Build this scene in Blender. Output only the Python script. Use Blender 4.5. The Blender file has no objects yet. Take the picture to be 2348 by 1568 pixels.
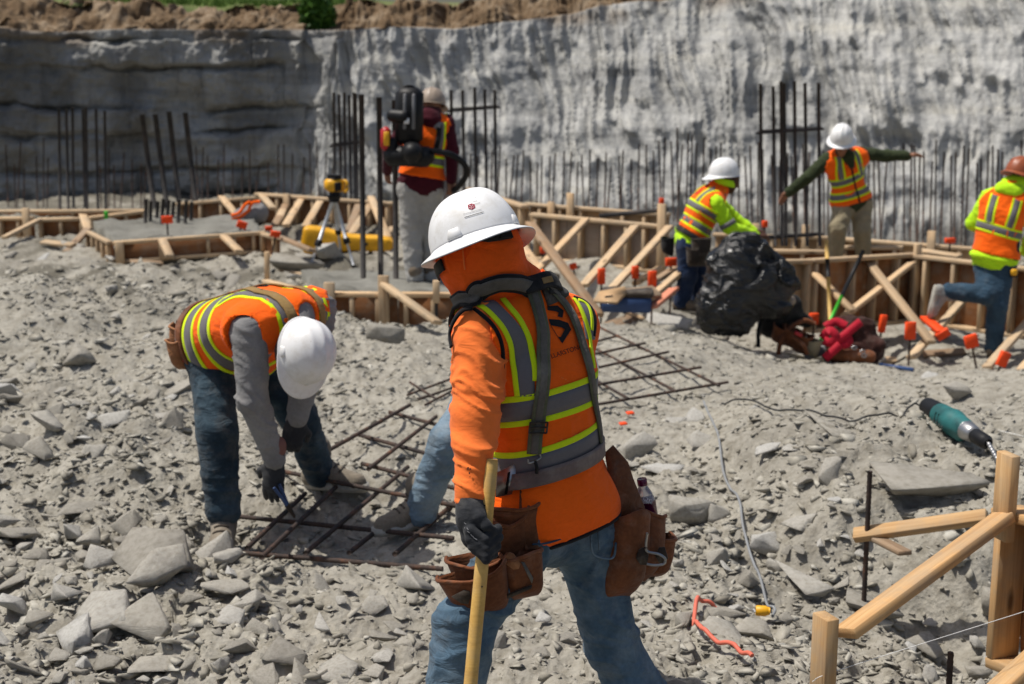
import bpy, bmesh, math, random
import numpy as np
from mathutils import Vector, Matrix

# ------------------------------------------------------------------ camera, sky, sun, exposure
SC = bpy.context.scene
COL = SC.collection
rng = np.random.default_rng(7)
random.seed(7)

CAM_H, FPX, IW, IH = 2.2, 3260.0, 2347.0, 1568.0      # eye height, focal length in pixels of a 2347 px wide frame
PITCH = math.radians(11.66)
cp, sp_ = math.cos(PITCH), math.sin(PITCH)
cd = bpy.data.cameras.new('camera')
cam = bpy.data.objects.new('camera', cd)
COL.objects.link(cam)
cam.location = (0, 0, CAM_H)
cam.rotation_euler = (math.pi / 2 - PITCH, 0, 0)
cd.sensor_width = 36
cd.lens = FPX / IW * 36
cd.clip_start, cd.clip_end = 0.05, 600
cd.dof.use_dof = True
cd.dof.focus_distance = 4.12
cd.dof.aperture_fstop = 4.2
SC.camera = cam

SUN_EL, SUN_AZ = math.radians(66), math.radians(-86)   # azimuth from +Y towards +X: the sun is high, left and a little beyond
sdir = Vector((math.cos(SUN_EL) * math.sin(SUN_AZ), math.cos(SUN_EL) * math.cos(SUN_AZ), math.sin(SUN_EL)))
ld = bpy.data.lights.new('sun', 'SUN')
ld.energy, ld.angle, ld.color = 4.5, math.radians(0.55), (1.0, 0.95, 0.87)
sun = bpy.data.objects.new('sun', ld)
COL.objects.link(sun)
sun.rotation_euler = sdir.to_track_quat('Z', 'Y').to_euler()
world = bpy.data.worlds.new('World')
SC.world = world
world.use_nodes = True
wn = world.node_tree
bg = wn.nodes.get('Background') or wn.nodes.new('ShaderNodeBackground')
sky = wn.nodes.new('ShaderNodeTexSky')
sky.sky_type = 'NISHITA'
sky.sun_disc = False
sky.sun_elevation, sky.sun_rotation = SUN_EL, SUN_AZ
sky.dust_density = 3.0
wn.links.new(sky.outputs[0], bg.inputs[0])
bg.inputs[1].default_value = 0.09
SC.view_settings.view_transform = 'Standard'
SC.view_settings.look = 'None'
SC.view_settings.exposure = 0.0
SC.view_settings.gamma = 1.0
SC.view_settings.use_curve_mapping = False
SC.cycles.use_denoising = True
SC.cycles.max_bounces = 6

# ------------------------------------------------------------------ helpers: space
def W(px, py, Y):
    """the point at distance Y in front of the camera seen at a pixel of the 2347 x 1568 photograph"""
    u, v = (px - IW / 2) / FPX, (IH / 2 - py) / FPX
    dy, dz = cp + v * sp_, -sp_ + v * cp
    t = Y / dy
    return np.array((u * t, Y, CAM_H + dz * t))

def rayd(px, py):
    u, v = (px - IW / 2) / FPX, (IH / 2 - py) / FPX
    d = np.array((u, cp + v * sp_, -sp_ + v * cp))
    return d / np.linalg.norm(d)

def ss(a, b, x):
    t = np.clip((np.asarray(x, float) - a) / (b - a), 0, 1)
    return t * t * (3 - 2 * t)

def nrm(v):
    v = np.asarray(v, float)
    return v / (np.linalg.norm(v, axis=-1, keepdims=True) + 1e-12)

# ------------------------------------------------------------------ helpers: noise
def _hash(ix, iy, iz, seed):
    h = (ix.astype(np.int64) * 374761393 + iy.astype(np.int64) * 668265263 + iz.astype(np.int64) * 2147483647 + seed * 974634777) & 0xFFFFFFFF
    h = ((h ^ (h >> 13)) * 1274126177) & 0xFFFFFFFF
    h = ((h ^ (h >> 16)) * 2246822519) & 0xFFFFFFFF
    return ((h ^ (h >> 15)) & 0xFFFF) / 32767.5 - 1.0

def noise(p, seed=0):
    """value noise in -1..1 on an (N,3) array"""
    p = np.asarray(p, float)
    i = np.floor(p)
    f = p - i
    w = f * f * f * (f * (f * 6 - 15) + 10)
    ix, iy, iz = i[:, 0], i[:, 1], i[:, 2]
    r = 0
    for dx in (0, 1):
        wx = w[:, 0] if dx else 1 - w[:, 0]
        for dy in (0, 1):
            wy = w[:, 1] if dy else 1 - w[:, 1]
            for dz in (0, 1):
                wz = w[:, 2] if dz else 1 - w[:, 2]
                r = r + wx * wy * wz * _hash(ix + dx, iy + dy, iz + dz, seed)
    return r

def fbm(p, oct=4, seed=0, gain=0.5):
    r, a, q = 0, 1.0, np.asarray(p, float)
    for k in range(oct):
        r = r + a * noise(q, seed + k * 17)
        q = q * 2.03 + 11.3
        a *= gain
    return r

def cells(p, seed=0):
    """distance to nearest jittered cell point in the plane of p (N,2), and that cell's own random number"""
    i = np.floor(p)
    best = np.full(len(p), 9.0)
    idv = np.zeros(len(p))
    z = np.zeros(len(p))
    for dx in (-1, 0, 1):
        for dy in (-1, 0, 1):
            cx, cy = i[:, 0] + dx, i[:, 1] + dy
            jx = cx + .5 + .45 * _hash(cx, cy, z, seed)
            jy = cy + .5 + .45 * _hash(cx, cy, z, seed + 5)
            d = np.hypot(p[:, 0] - jx, p[:, 1] - jy)
            m = d < best
            best[m] = d[m]
            idv[m] = _hash(cx, cy, z, seed + 9)[m]
    return best, idv

# ------------------------------------------------------------------ helpers: objects
WM = {}

def link(name, me, parent=None, M=None):
    o = bpy.data.objects.new(name, me)
    COL.objects.link(o)
    M = M or Matrix()
    if parent is not None:
        o.parent = parent
        o.matrix_basis = WM[parent.name].inverted() @ M
    else:
        o.matrix_basis = M
    WM[o.name] = M
    return o

def mesh_np(name, v, f, mats=(), smooth=False, fmat=None):
    me = bpy.data.meshes.new(name)
    v = np.asarray(v, np.float32)
    me.vertices.add(len(v))
    me.vertices.foreach_set('co', v.ravel())
    if isinstance(f, np.ndarray):
        n = f.shape[1]
        tot = np.full(len(f), n, np.int32)
        idx = f.astype(np.int32).ravel()
    else:
        tot = np.array([len(q) for q in f], np.int32)
        idx = np.array([i for q in f for i in q], np.int32)
    me.loops.add(len(idx))
    me.loops.foreach_set('vertex_index', idx)
    me.polygons.add(len(tot))
    st = np.zeros(len(tot), np.int32)
    st[1:] = np.cumsum(tot)[:-1]
    me.polygons.foreach_set('loop_start', st)
    me.polygons.foreach_set('loop_total', tot)
    if smooth:
        me.polygons.foreach_set('use_smooth', np.ones(len(tot), bool))
    for m in (mats if isinstance(mats, (list, tuple)) else [mats]):
        me.materials.append(m)
    if fmat is not None:
        me.polygons.foreach_set('material_index', np.asarray(fmat, np.int32))
    me.update(calc_edges=True)
    return me

def add(name, v, f, mat, parent=None, origin=None, smooth=False, fmat=None):
    """a mesh object from WORLD coordinates; its own origin is put at origin (default: its centre)"""
    v = np.asarray(v, float)
    if origin is None:
        origin = (v.min(0) + v.max(0)) / 2
    origin = np.asarray(origin, float)
    me = mesh_np(name, v - origin, f, mat, smooth, fmat)
    return link(name, me, parent, Matrix.Translation(Vector(origin)))

def bm_arrays(bm):
    bm.verts.index_update()
    return np.array([v.co[:] for v in bm.verts]), [[v.index for v in f.verts] for f in bm.faces]

def empty(name, loc, M=None):
    o = bpy.data.objects.new(name, None)
    COL.objects.link(o)
    M = M or Matrix.Translation(Vector(loc))
    o.matrix_basis = M
    o.empty_display_size = 0.2
    WM[o.name] = M
    return o

def tag(o, label, cat, group=None):
    o['label'] = label
    o['category'] = cat
    if group:
        o['group'] = group
    return o

def kind(o, k):
    o['kind'] = k
    return o

def frame(x, up=(0, 0, 1)):
    """3x3 with first axis x and third axis as near to up as possible"""
    x = Vector(x).normalized()
    up = Vector(up)
    if abs(x.dot(up.normalized())) > .999:
        up = Vector((0, 1, 0))
    y = up.cross(x).normalized()
    z = x.cross(y)
    return Matrix((x, y, z)).transposed()

def box_mesh(L, w, t, c=0.003):
    """a chamfered box centred on the origin: 24 vertices, 26 faces"""
    V, idx = [], {}
    for sx in (-1, 1):
        for sy in (-1, 1):
            for sz in (-1, 1):
                for ax in range(3):
                    s = [sx * (L / 2 - c), sy * (w / 2 - c), sz * (t / 2 - c)]
                    s[ax] = (sx * L, sy * w, sz * t)[ax] / 2
                    idx[sx, sy, sz, ax] = len(V)
                    V.append(s)
    F = []
    for ax in range(3):
        o1, o2 = [k for k in range(3) if k != ax]
        for s in (-1, 1):
            q = []
            for a, b in ((-1, -1), (1, -1), (1, 1), (-1, 1)):
                k = [0, 0, 0]
                k[ax], k[o1], k[o2] = s, a, b
                q.append(idx[k[0], k[1], k[2], ax])
            F.append(q)
        for a in (-1, 1):                                   # chamfers along this axis
            for b in (-1, 1):
                def key(e, which):
                    k = [0, 0, 0]
                    k[ax], k[o1], k[o2] = e, a, b
                    return idx[k[0], k[1], k[2], which]
                F.append([key(-1, o1), key(1, o1), key(1, o2), key(-1, o2)])
    for sx in (-1, 1):
        for sy in (-1, 1):
            for sz in (-1, 1):
                F.append([idx[sx, sy, sz, k] for k in range(3)])
    V = np.array(V)
    G = []
    for q in F:                                             # face every polygon outwards
        n = np.cross(V[q[1]] - V[q[0]], V[q[2]] - V[q[0]])
        G.append(q if n @ V[q].mean(0) > 0 else q[::-1])
    return V, G

def lumber(name, a, b, w, t, mat, parent=None, up=(0, 0, 1), ext=0.0, c=0.003):
    """a board from a to b: w is its breadth across, t its thickness along up"""
    a, b = Vector(a), Vector(b)
    d = (b - a)
    L = d.length + 2 * ext
    R = frame(d, up)
    V, F = box_mesh(L, w, t, min(c, t * .2, w * .2))
    me = mesh_np(name, V, F, mat)
    return link(name, me, parent, Matrix.Translation((a + b) / 2) @ R.to_4x4())

def tube_np(pts, r, n=8, cap=True, jit=None):
    """vertices and quads of a tube along pts (N,3); r a number or per-point"""
    pts = np.asarray(pts, float)
    N = len(pts)
    r = np.broadcast_to(np.asarray(r, float), (N,))
    T = np.gradient(pts, axis=0)
    T = nrm(T)
    ref = np.array((0, 0, 1.)) if abs(T[:, 2]).mean() < .8 else np.array((0, 1., 0))
    A = nrm(np.cross(T, ref))
    B = np.cross(T, A)
    th = np.arange(n) / n * 2 * np.pi
    V = pts[:, None] + r[:, None, None] * (np.cos(th)[None, :, None] * A[:, None] + np.sin(th)[None, :, None] * B[:, None])
    V = V.reshape(-1, 3)
    F = []
    for i in range(N - 1):
        for k in range(n):
            k2 = (k + 1) % n
            F.append([i * n + k, i * n + k2, (i + 1) * n + k2, (i + 1) * n + k])
    if cap:
        F.append(list(range(n)))
        F.append([(N - 1) * n + k for k in range(n)][::-1])
    return V, F

def spline(pts, n=40):
    """Catmull-Rom through pts"""
    P = np.asarray(pts, float)
    if len(P) == 2:
        return P[0] + (P[1] - P[0]) * np.linspace(0, 1, n)[:, None]
    Q = np.vstack([2 * P[0] - P[1], P, 2 * P[-1] - P[-2]])
    t = np.linspace(0, len(P) - 1 - 1e-9, n)
    i = t.astype(int)
    u = (t - i)[:, None]
    p0, p1, p2, p3 = Q[i], Q[i + 1], Q[i + 2], Q[i + 3]
    return .5 * (2 * p1 + (p2 - p0) * u + (2 * p0 - 5 * p1 + 4 * p2 - p3) * u ** 2 + (3 * p1 - p0 - 3 * p2 + p3) * u ** 3)

def tube(name, pts, r, mat, parent=None, n=8, smooth=True, origin=None):
    V, F = tube_np(pts, r, n)
    return add(name, V, F, mat, parent, origin, smooth)

def grid_faces(nu, nv, wrap=False):
    i = np.arange(nu if wrap else nu - 1)
    j = np.arange(nv - 1)
    I, J = np.meshgrid(i, j, indexing='ij')
    I2 = (I + 1) % nu
    return np.stack([I * nv + J, I2 * nv + J, I2 * nv + J + 1, I * nv + J + 1], -1).reshape(-1, 4)

# ------------------------------------------------------------------ helpers: materials
def srgb(r, g, b):
    f = lambda c: (c / 255 / 12.92) if c <= 10 else ((c / 255 + .055) / 1.055) ** 2.4
    return (f(r), f(g), f(b), 1)

class NT:
    """a small wrapper to write node trees in few lines"""
    def __init__(s, name, rough=.8, spec=.3):
        s.m = bpy.data.materials.new(name)
        s.m.use_nodes = True
        s.t = s.m.node_tree
        s.b = s.t.nodes['Principled BSDF']
        s.b.inputs['Roughness'].default_value = rough
        s.b.inputs['Specular IOR Level'].default_value = spec
    def n(s, typ, **kw):
        nd = s.t.nodes.new('ShaderNode' + typ)
        for k, v in kw.items():
            if k[0] == '_':
                setattr(nd, k[1:], v)
            else:
                key = int(k[1:]) if k[0] == 'i' and k[1:].isdigit() else k.replace('__', ' ')
                if hasattr(v, 'links') or isinstance(v, bpy.types.NodeSocket):
                    s.t.links.new(v, nd.inputs[key])
                else:
                    nd.inputs[key].default_value = v
        return nd
    def coord(s, scale=(1, 1, 1), world=False, rand=True):
        if world:
            src = s.n('NewGeometry').outputs['Position']
        else:
            src = s.n('TexCoord').outputs['Object']
        mp = s.n('Mapping', Vector=src, Scale=scale)
        if rand and not world:
            oi = s.n('ObjectInfo').outputs['Random']
            mul = s.n('VectorMath', _operation='SCALE', i0=(37.1, 19.7, 51.3))
            s.t.links.new(oi, mul.inputs['Scale'])
            s.t.links.new(mul.outputs[0], mp.inputs['Location'])
        return mp.outputs[0]
    def noise(s, vec, scale, detail=4, rough=.55, dist=0.0):
        return s.n('TexNoise', Vector=vec, Scale=scale, Detail=detail, Roughness=rough, Distortion=dist).outputs[0]
    def ramp(s, fac, stops):
        r = s.n('ValToRGB', i0=fac)
        e = r.color_ramp.elements
        while len(e) < len(stops):
            e.new(.5)
        for k, (p, c) in enumerate(stops):
            e[k].position = p
            e[k].color = c if len(c) == 4 else (*c, 1)
        return r.outputs[0]
    def mix(s, fac, a, b, typ='MIX'):
        m = s.n('Mix', _data_type='RGBA', _blend_type=typ)
        for k, v in ((0, fac), (6, a), (7, b)):
            if isinstance(v, bpy.types.NodeSocket):
                s.t.links.new(v, m.inputs[k])
            else:
                m.inputs[k].default_value = v
        return m.outputs[2]
    def math(s, op, a, b=0.0, clamp=False):
        return s.n('Math', _operation=op, _use_clamp=clamp, i0=a, i1=b).outputs[0]
    def attr(s, name):
        return s.n('Attribute', _attribute_name=name).outputs['Fac']
    def color(s, c):
        if isinstance(c, bpy.types.NodeSocket):
            s.t.links.new(c, s.b.inputs['Base Color'])
        else:
            s.b.inputs['Base Color'].default_value = c
        return s
    def bump(s, h, strength=.3, dist=.01):
        bn = s.n('Bump', Strength=strength, Distance=dist, Height=h)
        s.t.links.new(bn.outputs[0], s.b.inputs['Normal'])
        return s
    def rough(s, r):
        s.t.links.new(r, s.b.inputs['Roughness'])
        return s

def plain(name, c, rough=.6, spec=.3, var=.12, bscale=120, bump=.15, bdist=.002, metal=0.0):
    """one colour with wear: slow tint changes, dust, fine relief"""
    t = NT(name, rough, spec)
    v = t.coord()
    n1 = t.noise(v, 9, 4)
    dark = tuple(x * (1 - var * 2) for x in c[:3]) + (1,)
    lite = tuple(min(1, x * (1 + var)) for x in c[:3]) + (1,)
    t.color(t.ramp(n1, [(.25, dark), (.75, lite)]))
    t.b.inputs['Metallic'].default_value = metal
    if bump:
        t.bump(t.noise(v, bscale, 3), bump, bdist)
    return t.m
# ------------------------------------------------------------------ materials
MAT = {}

def _rocky():
    t = NT('rubble_ground', .95, .15)
    p = t.coord(world=True)
    a = t.noise(p, 1.1, 5, .6)
    b = t.noise(p, 14, 6, .65)
    c = t.ramp(a, [(.3, (.268, .251, .215)), (.55, (.348, .327, .279)), (.75, (.398, .380, .333))])
    d = t.ramp(b, [(.3, (.62, .60, .56)), (.55, (1, 1, 1)), (.8, (1.18, 1.18, 1.18))])
    col = t.mix(1.0, c, d, 'MULTIPLY')
    wet = t.attr('wet')
    col = t.mix(wet, col, (.115, .105, .082, 1))
    t.color(col)
    vo = t.n('TexVoronoi', Vector=p, Scale=42.0).outputs[0]
    h = t.math('ADD', t.noise(p, 60, 5, .7), t.math('MULTIPLY', vo, .6))
    t.bump(h, .75, .012)
    MAT['ground'] = t.m
    t = NT('broken_limestone', .93, .15)
    p = t.coord()
    rnd = t.n('ObjectInfo').outputs['Random']
    base = t.ramp(rnd, [(0, (.268, .252, .220)), (.5, (.353, .332, .288)), (.85, (.41, .395, .360)), (1, (.47, .463, .44))])
    d = t.ramp(t.noise(p, 9, 6, .65), [(.25, (.7, .68, .64)), (.55, (1, 1, 1)), (.8, (1.15, 1.15, 1.13))])
    t.color(t.mix(1.0, base, d, 'MULTIPLY'))
    lay = t.noise(t.n('Mapping', Vector=p, Scale=(1.5, 1.5, 26)).outputs[0], 4, 4)
    t.bump(t.math('ADD', t.noise(p, 55, 6, .7), lay), .55, .008)
    MAT['stone'] = t.m
    t = NT('loose_gravel', .95, .12)
    p = t.coord(world=True)
    sh = t.attr('tone')
    c = t.ramp(sh, [(0, (.240, .224, .192)), (.5, (.348, .328, .283)), (1, (.463, .447, .404))])
    d = t.ramp(t.noise(p, 40, 5, .65), [(.3, (.78, .77, .74)), (.7, (1.12, 1.12, 1.1))])
    t.color(t.mix(1.0, c, d, 'MULTIPLY'))
    t.bump(t.noise(p, 110, 4, .7), .4, .005)
    MAT['gravel'] = t.m
    t = NT('quarried_rock_face', .95, .12)
    p = t.coord(world=True)
    a = t.noise(p, .9, 5, .6)
    st = t.noise(t.n('Mapping', Vector=p, Scale=(.25, .25, 2.6)).outputs[0], 1.6, 5, .6)
    c1 = t.ramp(a, [(.3, (.31, .312, .306)), (.55, (.405, .404, .39)), (.75, (.49, .486, .465))])
    c2 = t.ramp(st, [(.35, (.70, .70, .70)), (.5, (1, 1, 1)), (.75, (1.15, 1.12, 1.05))])
    rock = t.mix(1.0, c1, c2, 'MULTIPLY')
    vs = t.noise(t.n('Mapping', Vector=p, Rotation=(0, .16, 0), Scale=(1, 1, .10)).outputs[0], 7.5, 5, .65)
    rock = t.mix(1.0, rock, t.ramp(vs, [(.34, (.74, .74, .75)), (.47, (1, 1, 1)), (.7, (1.12, 1.12, 1.10))]), 'MULTIPLY')
    seam = t.attr('seam')  # seams and stain streaks, plus shade coloured into the left wall
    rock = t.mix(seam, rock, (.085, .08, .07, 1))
    soilc = t.ramp(t.noise(p, 2.2, 6, .7), [(.3, (.075, .045, .024)), (.5, (.16, .11, .066)), (.66, (.30, .235, .165)), (.8, (.42, .37, .30))])
    gr = t.ramp(t.noise(p, .8, 5, .6), [(.3, (.10, .13, .045)), (.6, (.18, .20, .08)), (.8, (.28, .27, .13))])
    t.color(t.mix(t.attr('turf'), t.mix(t.attr('soil'), rock, soilc), gr))
    t.bump(t.noise(t.n('Mapping', Vector=p, Scale=(1, 1, .4)).outputs[0], 11, 6, .65), .6, .05)
    MAT['cliff'] = t.m

def _wood(name, dark, mid, lite, knots=True, gs=1.0, rough=.75):
    t = NT(name, rough, .25)
    p = t.coord()
    oi = t.n('ObjectInfo').outputs['Random']
    g = t.noise(t.n('Mapping', Vector=p, Scale=(1.1 * gs, 26 * gs, 26 * gs)).outputs[0], 1.3, 5, .6, .6)
    f = t.noise(t.n('Mapping', Vector=p, Scale=(5, 190, 190)).outputs[0], 1.0, 3)
    c = t.ramp(g, [(.3, dark), (.5, mid), (.72, lite)])
    c = t.mix(.35, c, t.ramp(f, [(.3, dark), (.7, lite)]))
    if knots:
        kv = t.n('TexVoronoi', Vector=t.n('Mapping', Vector=p, Scale=(2.6, 9, 9)).outputs[0], Scale=1.0).outputs[0]
        k = t.ramp(kv, [(.06, (1, 1, 1)), (.17, (0, 0, 0))])
        c = t.mix(k, c, tuple(x * .35 for x in dark) + (1,))
    tint = t.ramp(oi, [(0, (.80, .78, .76)), (.5, (1, 1, 1)), (1, (1.12, 1.05, .96))])
    c = t.mix(1.0, c, tint, 'MULTIPLY')
    dirt = t.ramp(t.noise(p, 7, 6, .65), [(.46, (0, 0, 0)), (.58, (.28, .28, .28)), (.8, (.6, .6, .6))])
    c = t.mix(dirt, c, (.30, .26, .20, 1))
    t.color(c)
    t.bump(t.math('ADD', g, t.math('MULTIPLY', f, .5)), .25, .003)
    MAT[name] = t.m

def _cloth(name, c, var=.14, weave=420, rough=.9, dusty=.0, fold=.5, fade=None):
    t = NT(name, rough, .12)
    p = t.coord(rand=False)
    n1 = t.noise(p, 7, 5, .6)
    d = tuple(x * (1 - 1.6 * var) for x in c) + (1,)
    l = tuple(min(1, x * (1 + var)) for x in c) + (1,)
    col = t.ramp(n1, [(.3, d), (.7, l)])
    if fade:
        f = t.ramp(t.noise(p, 4.2, 4, .6), [(.45, (0, 0, 0)), (.68, (1, 1, 1))])
        col = t.mix(f, col, (*fade, 1))
    if dusty:
        f = t.ramp(t.noise(p, 11, 6, .65), [(.5, (0, 0, 0)), (.8, (dusty, dusty, dusty))])
        col = t.mix(f, col, (.36, .33, .28, 1))
    col = t.mix(1.0, col, t.ramp(t.noise(p, 75, 4, .7), [(.3, (1 - .9 * var, 1 - .9 * var, 1 - .9 * var)), (.7, (1.06, 1.06, 1.06))]), 'MULTIPLY')
    t.color(col)
    sh = t.b.inputs.get('Sheen Weight')
    if sh:
        sh.default_value = .08
    w = t.noise(p, weave, 2)
    fo = t.noise(t.n('Mapping', Vector=p, Scale=(1, 1, 2.2)).outputs[0], 13, 3, .5, .8)
    t.bump(t.math('ADD', t.math('MULTIPLY', w, .12), t.math('MULTIPLY', fo, 1.6)), fold, .012)
    MAT[name] = t.m

_rocky()
_wood('lumber', (.40, .26, .145), (.56, .405, .245), (.68, .53, .355))
_wood('fresh_lumber', (.38, .205, .085), (.52, .325, .15), (.62, .43, .235))
_wood('weathered_lumber', (.20, .13, .08), (.30, .205, .13), (.40, .29, .19))
_wood('plywood', (.20, .085, .035), (.29, .13, .055), (.36, .18, .08), False, .5)
_wood('pale_plywood', (.40, .25, .13), (.50, .34, .19), (.58, .42, .26), False, .5)
_wood('stained_board', (.24, .19, .155), (.33, .275, .235), (.40, .345, .30), False, .5)
_wood('pole_wood', (.50, .30, .08), (.62, .40, .12), (.68, .47, .17), False, .6, .55)
_cloth('orange_mesh', (1.0, .135, .007), .03, 500)
_cloth('orange_shirt', (1.0, .215, .045), .04, 500, fold=.22)
_cloth('orange_hood', (1.0, .125, .011), .04, 500)
_cloth('lime_cloth', (.50, .85, .02), .06, 500)
_cloth('lime_tape', (.66, .84, .012), .03, 700, fold=.1)
_cloth('silver_tape', (.155, .145, .15), .05, 900, .55, fold=.1)
_cloth('black_trim', (.010, .010, .012), .1, 500, fold=.2)
_cloth('blue_jeans', (.082, .140, .200), .22, 700, dusty=.25, fold=.7, fade=(.20, .27, .325))
_cloth('pale_jeans', (.15, .225, .30), .2, 700, dusty=.3, fold=.7, fade=(.27, .34, .39))
_cloth('dark_jeans', (.026, .048, .070), .25, 700, dusty=.25, fold=.6, fade=(.07, .11, .14))
_cloth('dark_jeans2', (.035, .07, .11), .22, 700, dusty=.12, fold=.7)
_cloth('navy_jeans', (.017, .032, .075), .2, 700, dusty=.1, fold=.6)
_cloth('stone_trousers', (.42, .41, .385), .12, 600, dusty=.2, fold=.6)
_cloth('khaki_trousers', (.30, .255, .165), .14, 600, dusty=.2, fold=.6)
_cloth('grey_shirt', (.235, .232, .232), .14, 600, dusty=.2, fold=.3)
_cloth('maroon_shirt', (.065, .008, .016), .14, 600, fold=.5)
_cloth('olive_shirt', (.040, .052, .024), .18, 600, fold=.6)
_cloth('glove_knit', (.035, .037, .042), .18, 900, dusty=.22, fold=.3)
_cloth('olive_webbing', (.135, .14, .085), .2, 1200, dusty=.5, fold=.25)
_cloth('grey_webbing', (.15, .135, .115), .2, 900, dusty=.4, fold=.4)
_cloth('tan_webbing', (.30, .19, .07), .15, 900, dusty=.3, fold=.25)
_cloth('belt_leather', (.20, .15, .135), .2, 300, .7, dusty=.45, fold=.3)
_cloth('brown_leather', (.195, .068, .027), .32, 260, .62, dusty=.3, fold=.4)
_cloth('tan_leather', (.36, .16, .07), .25, 260, .65, dusty=.25, fold=.4)
_cloth('dark_leather', (.055, .042, .032), .3, 260, .65, dusty=.4, fold=.3)
_cloth('black_nylon', (.014, .014, .015), .2, 600, .7, dusty=.15, fold=.4)
_cloth('red_cloth', (.45, .012, .03), .15, 600, .6, fold=.4)
_cloth('sole_pale', (.44, .42, .37), .2, 300, .9, dusty=.4, fold=.2)
_cloth('boot_suede', (.235, .20, .155), .25, 300, .9, dusty=.5, fold=.35)
_cloth('boot_brown', (.21, .165, .12), .25, 300, .9, dusty=.6, fold=.35)
MAT['skin_dark'] = plain('skin_dark', (.075, .032, .018), .55, .3, .1, 200, .08)
MAT['skin_tan'] = plain('skin_tan', (.26, .12, .07), .55, .3, .1, 200, .08)
MAT['hat_white'] = None
def _hat(name, c):
    t = NT(name, .34, .45)
    p = t.coord(rand=False)
    n = t.noise(p, 16, 6, .7)
    scr = t.noise(t.n('Mapping', Vector=p, Scale=(30, 8, 60)).outputs[0], 1.4, 4, .7)
    col = t.mix(t.ramp(n, [(.48, (0, 0, 0)), (.78, (.6, .6, .6))]), c, (c[0] * .62, c[1] * .58, c[2] * .5, 1))
    col = t.mix(t.ramp(scr, [(.70, (0, 0, 0)), (.76, (.6, .6, .6))]), col, (.22, .19, .17, 1))
    t.color(col)
    t.rough(t.ramp(n, [(.3, (.28, .28, .28)), (.7, (.55, .55, .55))]))
    MAT[name] = t.m
_hat('hat_white', (.80, .80, .80, 1))
_hat('hat_brown', (.30, .08, .03, 1))
_hat('cap_tan', (.34, .27, .21, 1))
MAT['print_black'] = plain('print_black', (.012, .012, .014), .7, .2, .1, 300, 0)
MAT['print_maroon'] = plain('print_maroon', (.30, .012, .04), .6, .2, .1, 300, 0)
MAT['print_grey'] = plain('print_grey', (.22, .22, .23), .6, .2, .1, 300, 0)
MAT['print_white'] = plain('print_white', (.75, .75, .75), .5, .3, .05, 300, 0)
MAT['black_plastic'] = plain('black_plastic', (.010, .010, .011), .5, .25, .2)
MAT['grey_plastic'] = plain('grey_plastic', (.16, .16, .165), .5, .4, .2)
MAT['teal_plastic'] = plain('teal_plastic', (.022, .135, .135), .55, .35, .35)
MAT['yellow_plastic'] = plain('yellow_plastic', (.80, .40, .012), .45, .4, .12)
MAT['red_plastic'] = plain('red_plastic', (.42, .018, .02), .4, .4, .15)
MAT['green_paint'] = plain('green_paint', (.06, .52, .03), .4, .4, .1)
MAT['blue_paint'] = plain('blue_paint', (.03, .065, .17), .5, .4, .15)
MAT['orange_paint'] = plain('orange_paint', (.86, .075, .012), .6, .25, .12)
MAT['pink_board'] = plain('pink_board', (.62, .24, .15), .8, .2, .12)
MAT['steel'] = plain('steel', (.42, .42, .42), .35, .5, .2, 200, .1, .001, .85)
MAT['zinc'] = plain('zinc', (.52, .54, .56), .45, .5, .12, 200, .1, .001, .5)
MAT['grey_wire'] = plain('grey_wire', (.25, .26, .27), .6, .3, .12)
MAT['cord_pink'] = plain('cord_pink', (.66, .155, .10), .6, .3, .1)
MAT['cord_black'] = plain('cord_black', (.03, .03, .03), .6, .3, .1)
MAT['string'] = plain('string', (.75, .75, .73), .8, .2, .05)
MAT['soda_plum'] = plain('soda_plum', (.12, .008, .05), .25, .5, .1)
MAT['concrete_wet'] = None
def _misc():
    t = NT('fresh_concrete', .85, .25)
    p = t.coord(world=True)
    c = t.ramp(t.noise(p, 2.2, 6, .65), [(.3, (.13, .125, .105)), (.55, (.20, .195, .17)), (.8, (.27, .265, .24))])
    t.color(c)
    t.bump(t.noise(p, 26, 6, .7), .7, .02)
    MAT['concrete'] = t.m
    t = NT('rusty_rebar', .75, .3)
    p = t.coord(world=True)
    c = t.ramp(t.noise(p, 13, 5, .65), [(.35, (.028, .023, .022)), (.55, (.062, .040, .031)), (.72, (.17, .075, .04)), (.88, (.26, .19, .155))])
    t.color(c)
    t.bump(t.noise(p, 260, 3), .4, .003)
    MAT['rebar_rust'] = t.m
    t = NT('dark_rebar', .7, .3)
    p = t.coord(world=True)
    t.color(t.ramp(t.noise(p, 7, 5, .6), [(.35, (.028, .027, .027)), (.6, (.055, .048, .044)), (.8, (.10, .07, .055))]))
    MAT['rebar_dark'] = t.m
    t = NT('bin_liner', .24, .5)
    p = t.coord()
    t.color(t.ramp(t.noise(p, 9, 4), [(.35, (.006, .0065, .007)), (.75, (.013, .014, .015))]))
    t.bump(t.noise(t.n('Mapping', Vector=p, Rotation=(0, .7, 0), Scale=(1, 1, 3.2)).outputs[0], 8, 5, .6, 1.4), .6, .03)
    MAT['bin_liner'] = t.m
    t = NT('leaf_green', .6, .3)
    p = t.coord(world=True)
    t.color(t.ramp(t.noise(p, 6, 3), [(.3, (.025, .075, .008)), (.6, (.07, .16, .018)), (.8, (.13, .22, .03))]))
    MAT['leaf'] = t.m
    t = NT('field_grass', .9, .2)
    p = t.coord(world=True)
    t.color(t.ramp(t.noise(p, 1.3, 5, .6), [(.3, (.09, .16, .035)), (.6, (.17, .25, .06)), (.8, (.27, .31, .11))]))
    MAT['grass'] = t.m
    t = NT('clear_bottle', .08, .5)
    t.color((.75, .72, .74, 1))
    t.b.inputs['Transmission Weight'].default_value = .7
    MAT['clear'] = t.m
_misc()
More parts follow.
